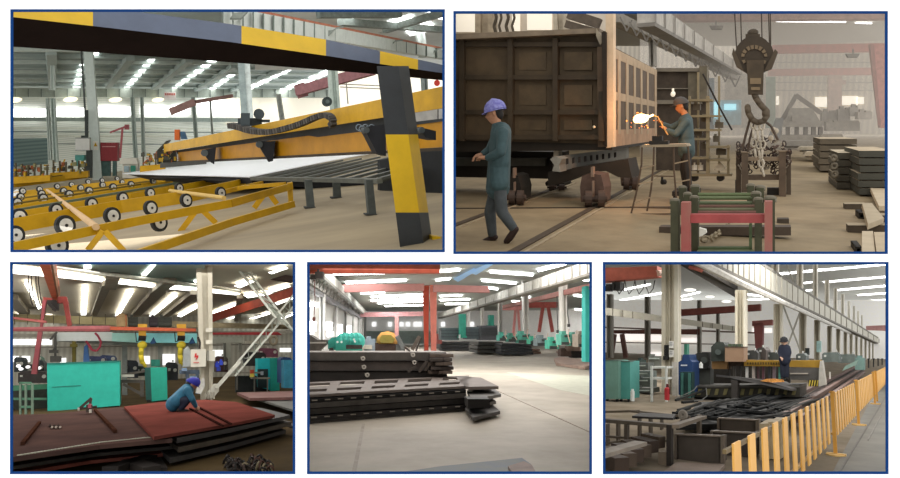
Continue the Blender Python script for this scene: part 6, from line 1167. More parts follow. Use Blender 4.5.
# left crane girder running into the hall
gp = vplane(fl(700, 210), fl(744, 142)) if False else None
g = G(); y0 = 20.
def band(a, b, c, d, Y1, Y2, th=.5): return [dp(*a, Y1), dp(*b, Y2), dp(*c, Y2), dp(*d, Y1)]
def ribbon(g, a, b, c, d, Y1, Y2, th=.5):
    p = band(a, b, c, d, Y1, Y2); return g.hexa(p + [q + V((th, 0, 0)) * -1 for q in p])
ribbon(g, (655, 2), (742, 66), (742, 73), (655, 22), 20, 62); g.mat(1)
for k in range(9):
    t_ = k / 9; Yk = 1 / (1 / 20 + t_ * (1 / 62 - 1 / 20)); x = 655 + 87 * t_; g.box(x, 2 + 64 * t_, x + 1.2, 22 + 51 * t_, Yk - .1, .1)
g.mat(2); ribbon(g, (655, 22), (742, 73), (742, 75), (655, 26), 19.9, 61.8)
S('crane_girder', 'grey crane girder slanting into the hall left of the crane hook', 'girder', g, [mt('#b0aaa0'), mt('#8f8a82'), mt('#7a756d')])
g = G(); ribbon(g, (620, 12), (738, 76), (738, 80), (620, 22), 24, 62); g.mat(1)
for k in range(12):
    t_ = k / 12; Yk = 1 / (1 / 24 + t_ * (1 / 62 - 1 / 24)); x = 620 + 118 * t_; y = 17 + 61 * t_
    g.pb((x, y), (x + 7, y + 14), Yk - .2, 1.3); g.pb((x + 7, y + 14), (x + 12, y + 3), Yk - .2, 1.1)
S('lattice_walkway', 'grey lattice walkway hung under the slanting girder above the ribbed side', 'walkway', g, [mt('#8d877d'), mt('#76716a')])
for i, (x, y) in enumerate(((716, 27), (853, 55))):
    g = G(); g.poly([(x - 7, y - 1.5), (x + 7, y - 1.5), (x + 5, y + 2), (x - 5, y + 2)], 50, .6); g.pb((x, y - 6), (x, y - 1.5), 50, 1)
    S('hall_lamp', ('flat dark lamp hanging left of the crane hook', 'small dark lamp between the red crane beams at right')[i], 'lamp', g, mt('#77736c'))
for (x0, y0, x1, y1, yy0, yy1, Y, lab, m) in ((668, 14.5, 890, 13, 21, 18.5, 55, 'red crane beam along the top edge behind the hook ropes', mt('#a9867c')), (772, 45, 892, 43, 53, 51, 72, 'middle red crane beam right of the hook block', mt('#b5695f')), (768, 69, 880, 67.5, 75.5, 74.5, 84, 'lower red crane beam farther down the hall', mt('#bd7f75'))):
    g = G(); g.quad([(x0, y0), (x1, y1), (x1, yy1), (x0, yy0)], Y, 1); S('crane_beam', lab, 'crane beam', g, m)
g = G(); g.poly([(870, 44), (886, 44), (886, 128), (880, 128)], 60, 1); g.mat(1); g.poly([(870, 44), (874, 44), (881, 126), (878, 126)], 59.8, .2); S('gantry_leg', 'tall red gantry leg, haze put into its paler colour, at the right edge', 'gantry leg', g, [mt('#b5766d'), mt('#96625b')])  # reds of the leg paled for haze
g = G(); g.box(828, 75, 842, 112, 80, 1); g.box(842, 80, 846, 84, 80, 1); S('gantry_leg', 'pinkish far gantry leg right of the inverted V frame', 'gantry leg', g, mt('#b9a094'))
g = G(); g.box(766, 77, 775.5, 128, 70, 1); S('green_post', 'green post, colour paled for haze, behind the crane hook', 'post', g, mt('#8fa699'))  # green greyed in the colour itself for haze
g = G(); g.box(725, 74, 766, 128, 75, 1); S('hall_partition', 'pale grey partition panel behind the crane hook', 'panel', g, mt('#bdb8ad'))
g = G(); g.box(704, 78, 714, 130, 58, .5); g.box(709, 80, 711, 130, 57.5, .3); S('blue_column', 'blue grey column behind the scaffold rack', 'column', g, mt('#8498a5'))
g = G(); g.box(713, 100, 741, 125, 56, .8); g.mat(1); g.box(714, 102, 720, 118, 55.8, .1); g.box(724, 104, 736, 110, 55.8, .1)
S('blue_glow_panel', 'light blue panel with welding glow painted on, behind the rack', 'screen', g, [mt('#a9c3cb', var=.15), glow('#a8e6f5', .8)])  # emitting blue patches stand in for welding glow on the panel
# big steel body -----------------------------------------------------
yf = 14.0
body = T('steel_truck_body', 'large brown steel truck body with ribbed panels being welded', 'truck body', fl(540, 200))
g = G(); g.quad([(449, 38), (606, 31), (607, 144), (449, 140)], (13.9, yf), .25); P(body, 'front_wall', g, mt('#4d3f2c', var=.3, scale=1.2))
g = G()
for x in (461.5, 510, 555, 601): g.box(x - 2.5, 38, x + 2.5, 141, yf - .2, .2)
for y in (44, 77, 112, 137): g.box(452, y - 2, 604, y + 2.5, yf - .16, .16)
P(body, 'panel_rib', g, brd)
for i, (x0, x1) in enumerate(((465, 506), (514, 551), (559, 597))):
    for k, (y0, y1) in enumerate(((48, 74), (81, 109), (116, 134))):
        g = G(); g.box(x0 + 5, y0 + 4, x1 - 5, y1 - 4, yf - .06, .06); P(body, 'panel', g, mt('#5a4a34', var=.3, scale=2.5, h2='#403424'))
g = G(); g.quad([(449, 34), (599, 28), (599, 33), (449, 39.5)], yf - .35, .5); P(body, 'top_flange', g, mt('#786a58'))
spq = vplane(dp(612, 147, 14.0), dp(657, 141, 22.8)); yt_ = min(spq(612, 12).y, spq(612, 47).y) - .12; yb_ = spq(612.5, 147).y - .12
g = G(); a = [dp(605.5, 12, yt_), dp(613.2, 12, yt_), dp(613.6, 147, yb_), dp(606.5, 148, yb_)]; g.hexa(a + [p + V((0, .25, 0)) for p in a]); g.mat(1); a = [dp(601.5, 32, yt_ - .02), dp(606, 32, yt_ - .02), dp(607, 147, yb_ - .02), dp(603.5, 145, yb_ - .02)]; g.hexa(a + [p + V((0, .2, 0)) for p in a]); P(body, 'corner_post', g, [mt('#d2bc9e', var=.1), drk])
g = G(); g.poly([(596, 28), (604, 40), (600, 45), (596, 36)], yf - .4, .3); P(body, 'corner_bracket', g, mt('#8f8472'))
sp = vplane(dp(612, 147, 14.0), dp(657, 141, 22.8))
def sq(q, o=0.0): return [sp(x, y, o) for x, y in q]
def slab(g, q, o, th=.12):
    p = sq(q, o); return g.hexa(p + [a + V((-th, 0, 0)) for a in p])
g = G(); slab(g, [(612, 46), (657, 70), (657, 140.5), (612, 147)], 0, .3); P(body, 'side_wall', g, mt('#5d4c3b', var=.2))
g = G(); slab(g, [(612, 47), (657, 70), (657, 76), (612, 57)], .004); P(body, 'side_top_rail', g, bei)
g = G(); slab(g, [(612, 91), (657, 102), (657, 107), (612, 99.5)], .004); P(body, 'side_middle_rail', g, bei)
g = G(); slab(g, [(612, 130), (657, 128), (657, 140.5), (612, 147)], .003); P(body, 'side_bottom_plate', g, mt('#b08d6f', var=.2, scale=2))
for x, w_ in ((619.5, 2.6), (627.5, 2.4), (635, 2.0), (641.7, 1.8), (648, 1.7), (655.8, 1.8)):
    t_ = (x - 612) / 45; g = G(); slab(g, [(x - w_ / 2, 51 + 22 * t_), (x + w_ / 2, 51 + 22 * t_), (x + w_ / 2, 134), (x - w_ / 2, 134)], .006, .15); P(body, 'side_rib', g, bei)
g = G(); slab(g, [(612, 147), (657, 140.5), (657, 143), (612, 150)], .002); P(body, 'bottom_edge', g, drk)
# chassis, bogies ---------------------------------------------------
ch = T('bogie_frame', 'steel underframe with rusty bogies carrying the steel body on rails', 'underframe', fl(575, 200))
g = G(); g.quad([(449, 140), (606, 144), (606, 150), (449, 152)], yf + .05, 1.2); g.quad([(449, 150), (560, 152), (560, 179), (449, 177)], 15.2, .8); P(ch, 'under_beam_shade', g, mt('#2b251d'))  # second dark sheet stands in for the shaded void under the body
g = G(); g.quad([(449, 158), (545, 158), (545, 166), (449, 166)], 14.9, .2); P(ch, 'cross_beam', g, mt('#4a4840'))
g = G(); g.quad([(552, 157), (626, 147.5), (626, 159), (553, 172)], (13.4, 17), .4); g.mat(1)
for k in range(9): x = 566 + k * 6; g.quad([(x, 158.5 - k * .75), (x + 2, 158.2 - k * .75), (x + 2, 164 - k * .85), (x, 164.5 - k * .85)], 13.3 + k * .33, .05)
P(ch, 'grey_longeron', g, [mt('#77756d', var=.12), drk], 'grey slotted longeron')
g = G(); g.poly([(550, 159), (556, 156.5), (562, 159), (559, 165), (560, 172), (552, 171), (554, 165)], 13.2, .5); P(ch, 'end_casting', g, mt('#8a867b'))
g = G(); g.poly([(548, 172), (600, 163.5), (628, 159), (632, 178), (618, 177), (606, 171), (590, 172), (560, 184), (548, 186)], 14.2, 1.0); P(ch, 'dark_longeron', g, mt('#2e2820'))
g = G(); g.box(553.5, 142, 558.5, 157, 14.2, .3); P(ch, 'post', g, mt('#a09684'))
def bogie(x0, y0, x1, y1, m, lab):
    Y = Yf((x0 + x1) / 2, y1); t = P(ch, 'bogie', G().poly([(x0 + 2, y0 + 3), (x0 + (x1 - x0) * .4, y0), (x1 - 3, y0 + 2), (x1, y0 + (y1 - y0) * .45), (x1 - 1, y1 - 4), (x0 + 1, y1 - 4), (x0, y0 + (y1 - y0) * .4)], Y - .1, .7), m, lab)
    for f_ in (.22, .75):
        c = dp(x0 + (x1 - x0) * f_, y1 - (y1 - y0) * .22, Y - .25); r_ = (y1 - y0) * .22 * pxm(Y); g = G(); r_ *= 1.15; g.cyl(c, c + V((.13, .03, 0)), r_, n=16); g.cyl(c + V((-.05, -.012, 0)), c + V((.18, .04, 0)), r_ * .4, n=10); P(t, 'wheel', g, mt('#4a3a30'))
    g = G(); g.box(x0 + (x1 - x0) * .45, y0 - 6, x0 + (x1 - x0) * .55, y0 + 4, Y - .2, .15); g.box(x0 + (x1 - x0) * .5, y0 + 8, x0 + (x1 - x0) * .56, y1 - 3, Y - .25, .1); P(t, 'pin', g, mt('#86705f'))
bogie(580, 173, 604, 206, mt('#5f4a3f', var=.25), None); bogie(620, 164, 636, 189, mt('#54463b', var=.25), None)
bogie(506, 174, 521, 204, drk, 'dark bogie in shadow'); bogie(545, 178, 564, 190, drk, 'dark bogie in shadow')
# rails in the floor
for i, (a, b, w_) in enumerate((((494, 262), (668, 166), 2.6), ((508, 262), (672, 168), 1.2), ((436, 232), (570, 182.5), 2.2), ((446, 232), (575, 183), 1))):
    g = G(); g.bar(fl(*a, .01), fl(*b, .01), .12 if i % 2 == 0 else .05, .02); S('floor_rail', ('dark floor rail running under the right bogies', 'thin bright edge beside the right floor rail', 'dark floor rail running under the left bogies', 'thin bright edge beside the left floor rail')[i], 'rail', g, mt('#4d4032' if i % 2 == 0 else '#a08f74'))
g = G(); g.bar(fl(440, 208.5, .005), fl(676, 207, .005), .12, .015); S('floor_slot', 'dark slot crossing the floor behind the walking man', 'floor slot', g, mt('#3d3226'))
# second body and rack behind
g = G(); g.box(656, 70, 706, 172, 25, 1.5); g.mat(1); g.box(656, 68, 706, 71.5, 24.8, 1.6); g.box(656, 88, 690, 89, 24.9, .1); g.box(656, 100, 702, 104, 24.85, .2); g.mat(2); g.box(688, 72, 697, 99, 24.9, .1); g.box(699, 66, 707, 100, 24.7, .8)
S('steel_body_shell', 'dark steel shell standing behind the welder', 'steel shell', g, [mt('#463b30', var=.25), mt('#7c7365'), mt('#69604f')])
for i, (x, y) in enumerate(((673, 94), (654.5, 92))):
    g = G(); g.sm = True; g.ball(dp(x, y, 23.5), 2.2 * pxm(23.5), (1, 1, 1.2)); g.cyl(dp(x, y - 5.5, 23.5), dp(x, y - 2, 23.5), 1.0 * pxm(23.5), n=8); S('work_lamp', ('small white lamp hanging above the welder', 'white lamp at the far end of the ribbed side')[i], 'lamp', g, glow('#f3e6d0', .5))
for i, k in enumerate(range(8)):
    pass
rk = T('steel_rack', 'tan wheeled steel rack with shelves behind the welder', 'rack', fl(706, 180))
RY = 17.5; tan = mt('#8d7f62', var=.15)
for x0, x1, y0 in ((688.5, 690.5, 96), (706, 709.5, 96), (727, 729.5, 145), (697, 699, 72), (718, 720, 76)): g = G(); g.box(x0, y0, x1, 176, RY + (.8 if y0 < 90 else 0), .1); P(rk, 'upright', g, tan)
for x0, x1, y in ((688, 712, 99), (688, 709, 138), (688, 709, 157), (709, 730, 146), (709, 730, 159), (686, 732, 174), (690, 721, 115), (690, 721, 129)): g = G(); g.box(x0, y, x1, y + 2.2, RY - .05, .5); P(rk, 'shelf', g, tan)
for x, y in ((720, 178), (694, 178)):
    g = G(); c = dp(x, y, RY); g.cyl(c, c + V((.02, .12, 0)), 3.2 * pxm(RY), n=12); P(rk, 'wheel', g, drk)
for i, (q, lab, c) in enumerate((((692, 163, 697, 170), 'white bottle on the lowest shelf of the tan rack, left', '#e9e2d2'), ((698, 163, 703, 170), 'white bottle on the lowest shelf of the tan rack, right', '#e2d9c6'))):
    g = G(); x0, y0, x1, y1 = q; g.cyl(dp((x0 + x1) / 2, y1, RY + .2), dp((x0 + x1) / 2, y0 + 2, RY + .2), (x1 - x0) / 2 * pxm(RY)); g.cyl(dp((x0 + x1) / 2, y0 + 2, RY + .2), dp((x0 + x1) / 2, y0 - .5, RY + .2), .8 * pxm(RY)); S('bottle', lab, 'bottle', g, mt(c))
g = G(); g.poly([(713, 170), (720, 162), (726, 168), (722, 171)], RY + .1, .15); S('cloth_bundle', 'crumpled pale cloth on the lower rack shelf', 'cloth', g, mt('#cfc3ac'))
for i, (x, y, w_) in enumerate(((693, 110, 7), (701, 122, 9), (694, 136, 8), (715, 128, 8), (716, 155, 10), (701, 150, 7), (713, 142, 6))):
    g = G(); g.box(x, y - 6, x + w_, y, RY + .15, .3); g.mat(1); g.box(x + 1, y - 8, x + w_ * .6, y - 6, RY + .2, .2); S('tool_box', 'dark tool box on the tan rack, %s' % ('top left by the welder cap', 'under the top shelf', 'middle shelf left', 'far side near the blue panel', 'right low shelf', 'middle low shelf', 'right upper shelf')[i], 'box', g, [mt('#5e5444'), mt('#8d8470')])
g = G(); g.pt([(703, 74), (712, 92), (722, 112), (732, 130)], 16.5, 1.6); S('gas_hose', 'black hose hanging diagonally across the rack', 'hose', g, drk)
# inverted V frame and hazy machine
g = G(); g.pb((778, 127), (796.5, 95), 50, 3.6); g.pb((795.5, 95), (821, 113), 50, 3.4)
S('lifting_fork', 'inverted V steel frame standing on the hazy far machine', 'frame', g, mt('#7a736c'))
m_ = T('press_machine', 'hazy grey machine under the inverted V frame', 'machine', fl(800, 140))
g = G(); g.box(776, 121, 822, 127, 48, 2); P(m_, 'table', g, mt('#8a847b'))
g = G()
for x in (778, 786, 795, 804, 812, 819): g.box(x, 127, x + 4, 136, 48.2, 1)
P(m_, 'columns', g, mt('#6b655e'))
g = G(); g.box(774, 135, 824, 141, 47.8, 2); P(m_, 'base', g, mt('#847d73'))
g = G(); g.poly([(785, 121), (790, 108), (812, 108), (820, 121)], 48.5, 1); g.box(792, 116, 800, 121, 48, .5); P(m_, 'housing', g, mt('#8f8980'))
g = G(); g.poly([(768, 137), (776, 118), (784, 118), (780, 138)], 44, .6); P(m_, 'ram', g, mt('#7b7c7a'))
for i, q in enumerate(((822, 112, 838, 126), (838, 109, 850, 121), (850, 107, 858, 116), (826, 122, 860, 131), (858, 112, 872, 119))):
    g = G(); g.box(*q, 62 - i, 2); g.box(q[0] + 2, q[1] - 3, q[0] + 6, q[1], 62 - i, 1); g.box(q[0] + 8, q[1] - 1.5, q[2] - 1, q[1], 61.9 - i, 1); S('far_machine', 'hazy far machine right of the inverted V frame, %s' % ('nearest to it', 'under the pink gantry leg', 'third along', 'lowest and widest', 'rightmost by the red leg')[i], 'machine', g, mt(('#9a948b', '#a39d94', '#a8a299', '#948d82', '#aaa298')[i]))
# stacked plates at right ----------------------------------------------
def plates(x0, y0, x1, y1, skew, n, Y, m, top, lab, cat='stack of plates', grp=None):
    """a pile of plates; every plate a thing of its own"""
    for k in range(n):
        ya = y0 + (y1 - y0) * k / n; yb = y0 + (y1 - y0) * (k + .82) / n; o = random.uniform(-1.5, 1.5) if k else 0
        g = G(); th = skew
        g.quad([(x0 + o, ya), (x1 + o, ya), (x1 + o, yb), (x0 + o, yb)], Y, th); g.mat(1)
        a = [dp(x0 + o, ya, Y), dp(x1 + o, ya, Y)]; a += [p + V((0, th, 0)) for p in a[::-1]]; g.add([p + V((0, 0, .005)) for p in a], [(0, 1, 2, 3)])
        S('steel_plate', '%s, %s' % (lab, 'topmost' if k == 0 else ('bottom one' if k == n - 1 else ('second from top', 'third from top', 'fourth from top', 'fifth from top', 'sixth from top')[k - 1])), 'steel plate', g, [m, top], grp)
plates(820, 139, 857, 172, 3.5, 5, Yf(838, 173), mt('#5f5546'), mt('#b9a98f'), 'dark plate in the back right pile')
plates(838, 153, 862, 190, 2.4, 5, Yf(848, 190), mt('#4c463a'), mt('#c0b095'), 'dark plate in the middle right pile with round cut-outs')
plates(859, 151, 895, 196, 3, 6, Yf(870, 197), mt('#45443b'), mt('#bba98c'), 'dark thick plate in the pile at the right edge')
for i, (x, y) in enumerate(((834, 158), (834.5, 166), (835, 174))):
    g = G(); c = dp(x, y, Yf(848, 190) - .3); g.ring(c, (0.5, 1, 0), 2.6 * pxm(15), .03, n=12); S('steel_ring', 'steel ring at the end of the middle right pile, %s' % ('top', 'middle', 'bottom')[i], 'ring', g, mt('#7d7464'))
for i, (q, c) in enumerate((((804, 152, 824, 156), '#b6a78f'), ((798, 147, 822, 150), '#a79c88'), ((812, 158, 832, 162), '#8d816b'), ((782, 141, 812, 146), '#8b857b'), ((820, 134, 842, 138), '#978f83'))):
    g = G(); g.poly([(q[0], q[3]), (q[0] + 3, q[1]), (q[2], q[1]), (q[2] + 2, q[3])], 32 + i, 1.5); g.box(q[0] + 2, q[3], q[2], q[3] + 2, 32.5 + i, 1); S('scrap_plate', 'pale plate lying on blocks in the middle distance, %s' % ('beside the back right pile', 'under the hazy machine', 'closest to the back right pile', 'left under the inverted V', 'far right of the hazy machine')[i], 'plate', g, mt(c))
dY = .12
for i, (q, th, c, lab) in enumerate((((844.5, 204.5, 866, 209.5), .25, '#4b4134', 'short dark beam end at right, upper of the two on the floor'), ((848, 226, 890, 233.5), .25, '#493e31', 'long dark beam end at right, lower of the two on the floor'), ((868, 216, 892, 224), .3, '#5a4f40', 'brown block wedged between the pale plates at right'))):
    g = G(); g.fbox(*q, th); g.mat(1); Y_ = Yf((q[0] + q[2]) / 2, q[3]); a = [dp(q[0], q[1], Y_), dp(q[2], q[1], Y_)]; a += [p + V((0, .3, 0)) for p in a[::-1]]; g.add([p + V((0, 0, .01)) for p in a], [(0, 1, 2, 3)]); S('steel_beam', lab, 'beam', g, [mt(c), mt('#a39378')])
for i, (q, c, lab) in enumerate((([(870, 187), (892, 187), (892, 206), (879, 206)], '#bfae92', 'pale plate at the right edge, upper one'), ([(862, 203), (872, 203), (884, 218), (868, 224)], '#a99a80', 'worn plate sloping between the beam ends'), ([(862, 231), (873, 231), (876, 262), (862, 262)], '#b9a98e', 'pale plate at lower right corner, left one'), ([(874, 232), (892, 232), (892, 262), (878, 262)], '#b5a488', 'pale plate at lower right corner, right one'))):
    g = G(); g.plate(q, .2 + .02 * i, .08); g.mat(1); S('steel_plate', lab, 'steel plate', g, [mt(c, var=.1)])
for i, (x, y) in enumerate(((862, 216), (858.5, 250))):
    g = G(); Y_ = Yf(x, y + 3); s_ = 3.2; g.box(x - s_, y - s_, x + s_, y - s_ + 1.6, Y_, .5); g.box(x - s_, y + s_ - 1.6, x + s_, y + s_, Y_, .5); g.box(x - s_, y - s_, x - s_ + 1.6, y + s_, Y_, .5); g.box(x + s_ - 1.6, y - s_, x + s_, y + s_, Y_, .5); S('square_tube', ('open square tube end between the right beam ends', 'open square tube end at the bottom right')[i], 'tube', g, drk)
# rear stand with chain ----------------------------------------------
st = T('steel_stand', 'rusty brown U stand with a chain pile behind the green and red stand', 'stand', fl(763, 195))
SY = Yf(763, 196)
for x0, x1, yt, yb, o in ((736, 741, 152, 193, .5), (741.5, 748, 153, 192, 0), (779, 786, 152, 199, 0), (786.5, 791, 152, 197, .5)):
    g = G(); g.box(x0, yt, x1, yb, SY + o, .25); l_ = P(st, 'post', g, mt('#5b4d3f', var=.2)); g = G(); g.box(x0 - .5, yt - 1.5, x1 + .5, yt, SY + o - .02, .3); P(l_, 'cap', g, mt('#7c6d5a'))
g = G(); g.box(747, 157, 779, 161, SY + .05, .2); P(st, 'cross_bar', g, mt('#80705c')); g = G(); g.box(747, 175, 779, 180, SY + .2, .2); P(st, 'cross_bar', g, mt('#5a4c3e'))
g = G(); g.box(776, 198, 794, 200, SY, .5); g.box(767, 188, 782, 199, SY + .3, .2); P(st, 'foot', g, drk)
g = G(); g.box(735.2, 180, 736.2, 194, SY + .2, .05); P(st, 'thin_leg', g, drk)
rnd = random.Random(4); g = G()
for k in range(130):
    x = rnd.uniform(738, 790); y = 150 - (1 - abs(x - 762) / 34) * 14 * rnd.random() + rnd.uniform(-2, 24); g.mat(rnd.choice((0, 0, 1, 2)))
    g.ring(dp(x, y, SY + rnd.uniform(.3, .7)), (rnd.uniform(-1, 1), rnd.uniform(.2, 1), rnd.uniform(-1, 1)), 1.7 * pxm(SY), .65 * pxm(SY), n=8, k=4, sx=1.5)
S('chain_pile', 'heap of dark and pale chains lying in the rear stand', 'chain', g, [mt('#40332c'), mt('#ab9f8d'), mt('#5d4a40')], kind='stuff')
# front green and red stand ----------------------------------------
fs = T('roller_stand', 'green and red steel stand with round post caps in the foreground', 'stand', fl(727, 258))
FY = Yf(727, 259)
def fpost(x0, x1, yt, Y, mats, cap=True, lab=None, yb=262):
    g = G(); g.box(x0, yt, x1, yb, Y, .18); 
    l_ = P(fs, 'post', g, mats, lab)
    if cap:
        g = G(); g.sm = True; c = dp((x0 + x1) / 2, yt + .5, Y + .08); r_ = (x1 - x0) / 2 * pxm(Y) * 1.12; g.cyl(c - V((0, 0, .03)), c + V((0, 0, .02)), r_, n=14); g.ball(c + V((0, 0, .02)), r_, (1, 1, .45), n=14); P(l_, 'cap', g, mt('#6e6757', var=.1))
redp = mt('#a04a48', var=.15)
for x0, x1, yt, o in ((670.5, 678.5, 201, .0), (690.5, 698, 198, .35), (754.5, 762, 200, .35), (765.5, 775, 199, .4)): fpost(x0, x1, yt, FY + o, olive, lab='olive green post' if x0 != 690 else None)
g = G(); g.box(681, 202.5, 690, 262, FY - .1, .15); P(fs, 'red_post', g, [mt('#8f6f60', h2='#a04a48', var=.2, scale=1.2)])
g = G(); g.box(764.5, 201.5, 772.5, 262, FY - .1, .15); P(fs, 'red_post', g, [mt('#8f6f60', h2='#a04a48', var=.2, scale=1.2)])
g = G(); g.box(690, 214.5, 764.5, 223, FY - .05, .12); P(fs, 'red_cross_bar', g, redp)
for x0, x1, yt, o in ((679, 686, 188, 1.2), (691, 699, 187, 1.2), (684, 691, 194.5, .7), (747, 754, 186, 1.2), (756, 764, 188, 1.3), (752, 760, 194, .8)): fpost(x0, x1, yt, FY + o, olive, yb=215)
for k, (y, c) in enumerate(((193.5, '#5f6b48'), (197, '#6a7552'), (202, '#596347'), (205.5, '#6e4f42'), (208.5, '#6b6a50'), (211.5, '#754f45'))):
    g = G(); Y_ = FY + 1.2 - k * .18; g.cyl(dp(698, y + 1, Y_), dp(756, y + 1, Y_), 1.7 * pxm(Y_), n=8); P(fs, 'roller_bar', g, mt(c))
g = G(); g.box(698, 247.5, 752, 249.5, FY + .3, .1); g.box(749, 224, 752, 262, FY + .3, .1); P(fs, 'green_brace', g, mt('#4f5f3f'))
g = G(); g.box(697, 250, 752, 262, FY + .5, .1) if False else g.box(697, 251, 754, 252.5, FY + .2, .1); P(fs, 'lower_bar', g, mt('#6d7757'))
g = G(); g.fbox(777, 219, 789, 226, .2, .3); g.mat(1); S('steel_beam', 'dark beam on the floor right of the front stand, farther one', 'beam', g, [mt('#463c31')])
g = G(); g.box(659, 227, 791, 235.5, Yf(720, 236), .25); S('steel_beam', 'long dark beam lying behind the legs of the front stand', 'beam', g, mt('#51453a'))
g = G(); g.chain([fl(698, 240, .05), fl(711, 238, .06), fl(720, 232, .06), fl(729, 224, .1)], .055, .018); S('chain', 'pale chain lying on the floor inside the front stand', 'chain', g, mt('#95886f'))
g = G(); g.poly([(698, 237), (699, 228), (706, 230), (706.5, 233), (702, 236)], FY + .9, .1); S('white_cup', 'small white crumpled cup inside the front stand', 'cup', g, mt('#f1ece0', emit=.15))
# crane hook -----------------------------------------------------------
HY = 11.0
hk = T('hook_block', 'dark crane hook block with round sheave housing hanging on ropes', 'crane hook', dp(757, 100, HY))
g = G(); g.pt([(732.5, 52), (733, 48), (736, 42)], HY, 1); outl = []
for i in range(28):
    a = 2 * math.pi * i / 28; rx = 18.5 if abs(math.cos(a)) < .8 else 19.5; outl.append((754.3 + rx * math.cos(a), 55 - 19.5 * math.sin(a)))
g = G(); g.poly(outl, HY, .25); hb = P(hk, 'sheave_housing', g, mt('#3f3427', var=.25))
g = G(); g.poly([(775, 49), (778, 52), (772, 68), (764, 71)], HY - .02, .25); g.poly([(733.5, 48), (731.8, 54), (736, 66), (744, 71)], HY - .02, .25); P(hb, 'side_cheek', g, mt('#4b3f30'))
g = G(); g.ball(dp(752.8, 33, HY + .1), 4.6 * pxm(HY), (1, 1, .8)); g.box(745.5, 34, 760, 42, HY + .02, .2); P(hb, 'top_lug', g, mt('#453a2c'))
g = G()
for i, (a, s_) in enumerate(((2.55, 3), (2.1, 3.4), (1.75, 3.2), (1.38, 3.2), (1.03, 3.4), (.6, 3), (2.95, 2.6), (.2, 2.6), (-.5, 2.4), (3.6, 2.4))):
    x = 754.3 + 11.5 * math.cos(a); y = 57 - 10 * math.sin(a); dx, dy = math.cos(a), -math.sin(a)
    g.poly([(x - dy * 1.3 - dx * s_ * .6, y + dx * 1.3 - dy * s_ * .6), (x - dy * 1.8 + dx * s_ * .6, y + dx * 1.8 + dy * s_ * .6), (x + dy * 1.8 + dx * s_ * .6, y - dx * 1.8 + dy * s_ * .6), (x + dy * 1.3 - dx * s_ * .6, y - dx * 1.3 - dy * s_ * .6)], HY - .03, .04)
P(hb, 'worn_marking', g, mt('#6e5d47'), None, 'stuff')
g = G(); g.quad([(746.5, 60), (764, 60), (763, 94), (748, 94)], HY - .06, .3); g.mat(1); g.box(750, 78, 761, 84, HY - .08, .03); g.box(751, 87, 760, 90, HY - .08, .03); P(hk, 'trunnion_box', g, [mt('#4a3d2d', var=.25), mt('#7f6b50')])
g = G(); g.sm = True; g.pt([(754, 93), (756, 98), (760, 104), (765.5, 110), (767, 116), (763.5, 121), (757.5, 122.5), (752, 119.5), (748.5, 113), (747.5, 107)], HY, 5.2, 9); g.ball(dp(747.5, 106.5, HY), 2.3 * pxm(HY)); g.ball(dp(766, 113, HY), 3.4 * pxm(HY), (1, 1, 1.4)); P(hk, 'hook', g, mt('#574b3c'))
for x0, x1, y1 in ((733.5, 736.5, 48), (740, 741.5, 44), (761, 762, 40), (768, 769.5, 46), (770, 770.8, 50)):
    g = G(); g.pt([(x0, -8), (x1, y1)], HY + .12, 1.1, 6); P(hk, 'rope', g, mt('#41372d'))
g = G(); g.chain([dp(757, 122, HY), dp(758, 140, HY), dp(760, 160, HY), dp(764, 176, HY)], .05, .017); g.chain([dp(754, 120, HY), dp(753, 138, HY), dp(756, 158, HY)], .05, .017); g.chain([dp(761, 121, HY), dp(763, 140, HY), dp(761, 168, HY)], .05, .017)
S('lifting_chain', 'bright lifting chains hanging from the crane hook', 'chain', g, mt('#b5aa98', rough=.4))
for i, pts in enumerate(([(750, 119), (746, 134), (742, 150)], [(755, 122), (750, 138), (748, 152)], [(763, 120), (771, 126), (778, 140)])):
    g = G(); g.pt(pts, HY + .1, 2.2); S('sling', 'dark sling hanging from the hook, %s' % ('leftmost', 'middle one', 'right one bending outward')[i], 'sling', g, mt('#54463a'))
for i, (x, y) in enumerate(((773.5, 130), (771, 138), (776, 131))):
    g = G(); g.ball(dp(x, y, HY + .4), 2.3 * pxm(HY), (1, 1, 1.2), n=8, k=5); g.cyl(dp(x, y, HY + .4), dp(x, y + 5, HY + .4), .8 * pxm(HY)); S('shackle', 'pale shackle above the chain heap, %s' % ('left one of the upper two', 'lower one', 'right one of the upper two')[i], 'shackle', g, mt('#b9ac98'))
# step ladder table with castor ---------------------------------------
LY = Yf(650, 214)
sl_ = T('step_ladder', 'thin brown step ladder table in front of the welder', 'ladder', fl(660, 215))
pip = mt('#5e4c3c'); 
for pts in ([(642, 146), (641.5, 165), (637, 190), (631, 214.5)], [(654, 146), (653.5, 165), (651, 190), (647, 211)], [(673.5, 146), (674, 170), (676.5, 200)], [(688, 146), (690, 170), (690.5, 198)]):
    g = G(); g.pt(pts, LY, 1.8); P(sl_, 'leg', g, pip)
for a, b, c in (((641, 168.5), (654, 165.5), 1), ((638.5, 184), (653, 181.5), 1), ((634.5, 203), (650, 197.5), 1), ((674.5, 163.5), (688, 160.5), 1), ((676, 182.5), (690, 179.5), 1), ((631, 214.5), (672, 213.8), 0), ((654, 176), (674, 176.5), 0), ((630, 207), (676, 208.5), 0)):
    g = G(); g.pb(a, b, LY - .02, 1.2); P(sl_, 'rung', g, mt('#a28d72') if c else pip)
g = G(); g.quad([(642, 145), (686, 144), (688, 146.5), (641, 147.5)], LY - .05, .6); P(sl_, 'top_plate', g, mt('#9c8b72'))
g = G(); c = dp(662, 182, LY + .3); g.cyl(c, c + V((.05, .05, 0)), 2.6 * pxm(LY), n=12); g.box(661, 176, 663, 181, LY + .3, .05); P(sl_, 'castor', g, drk)
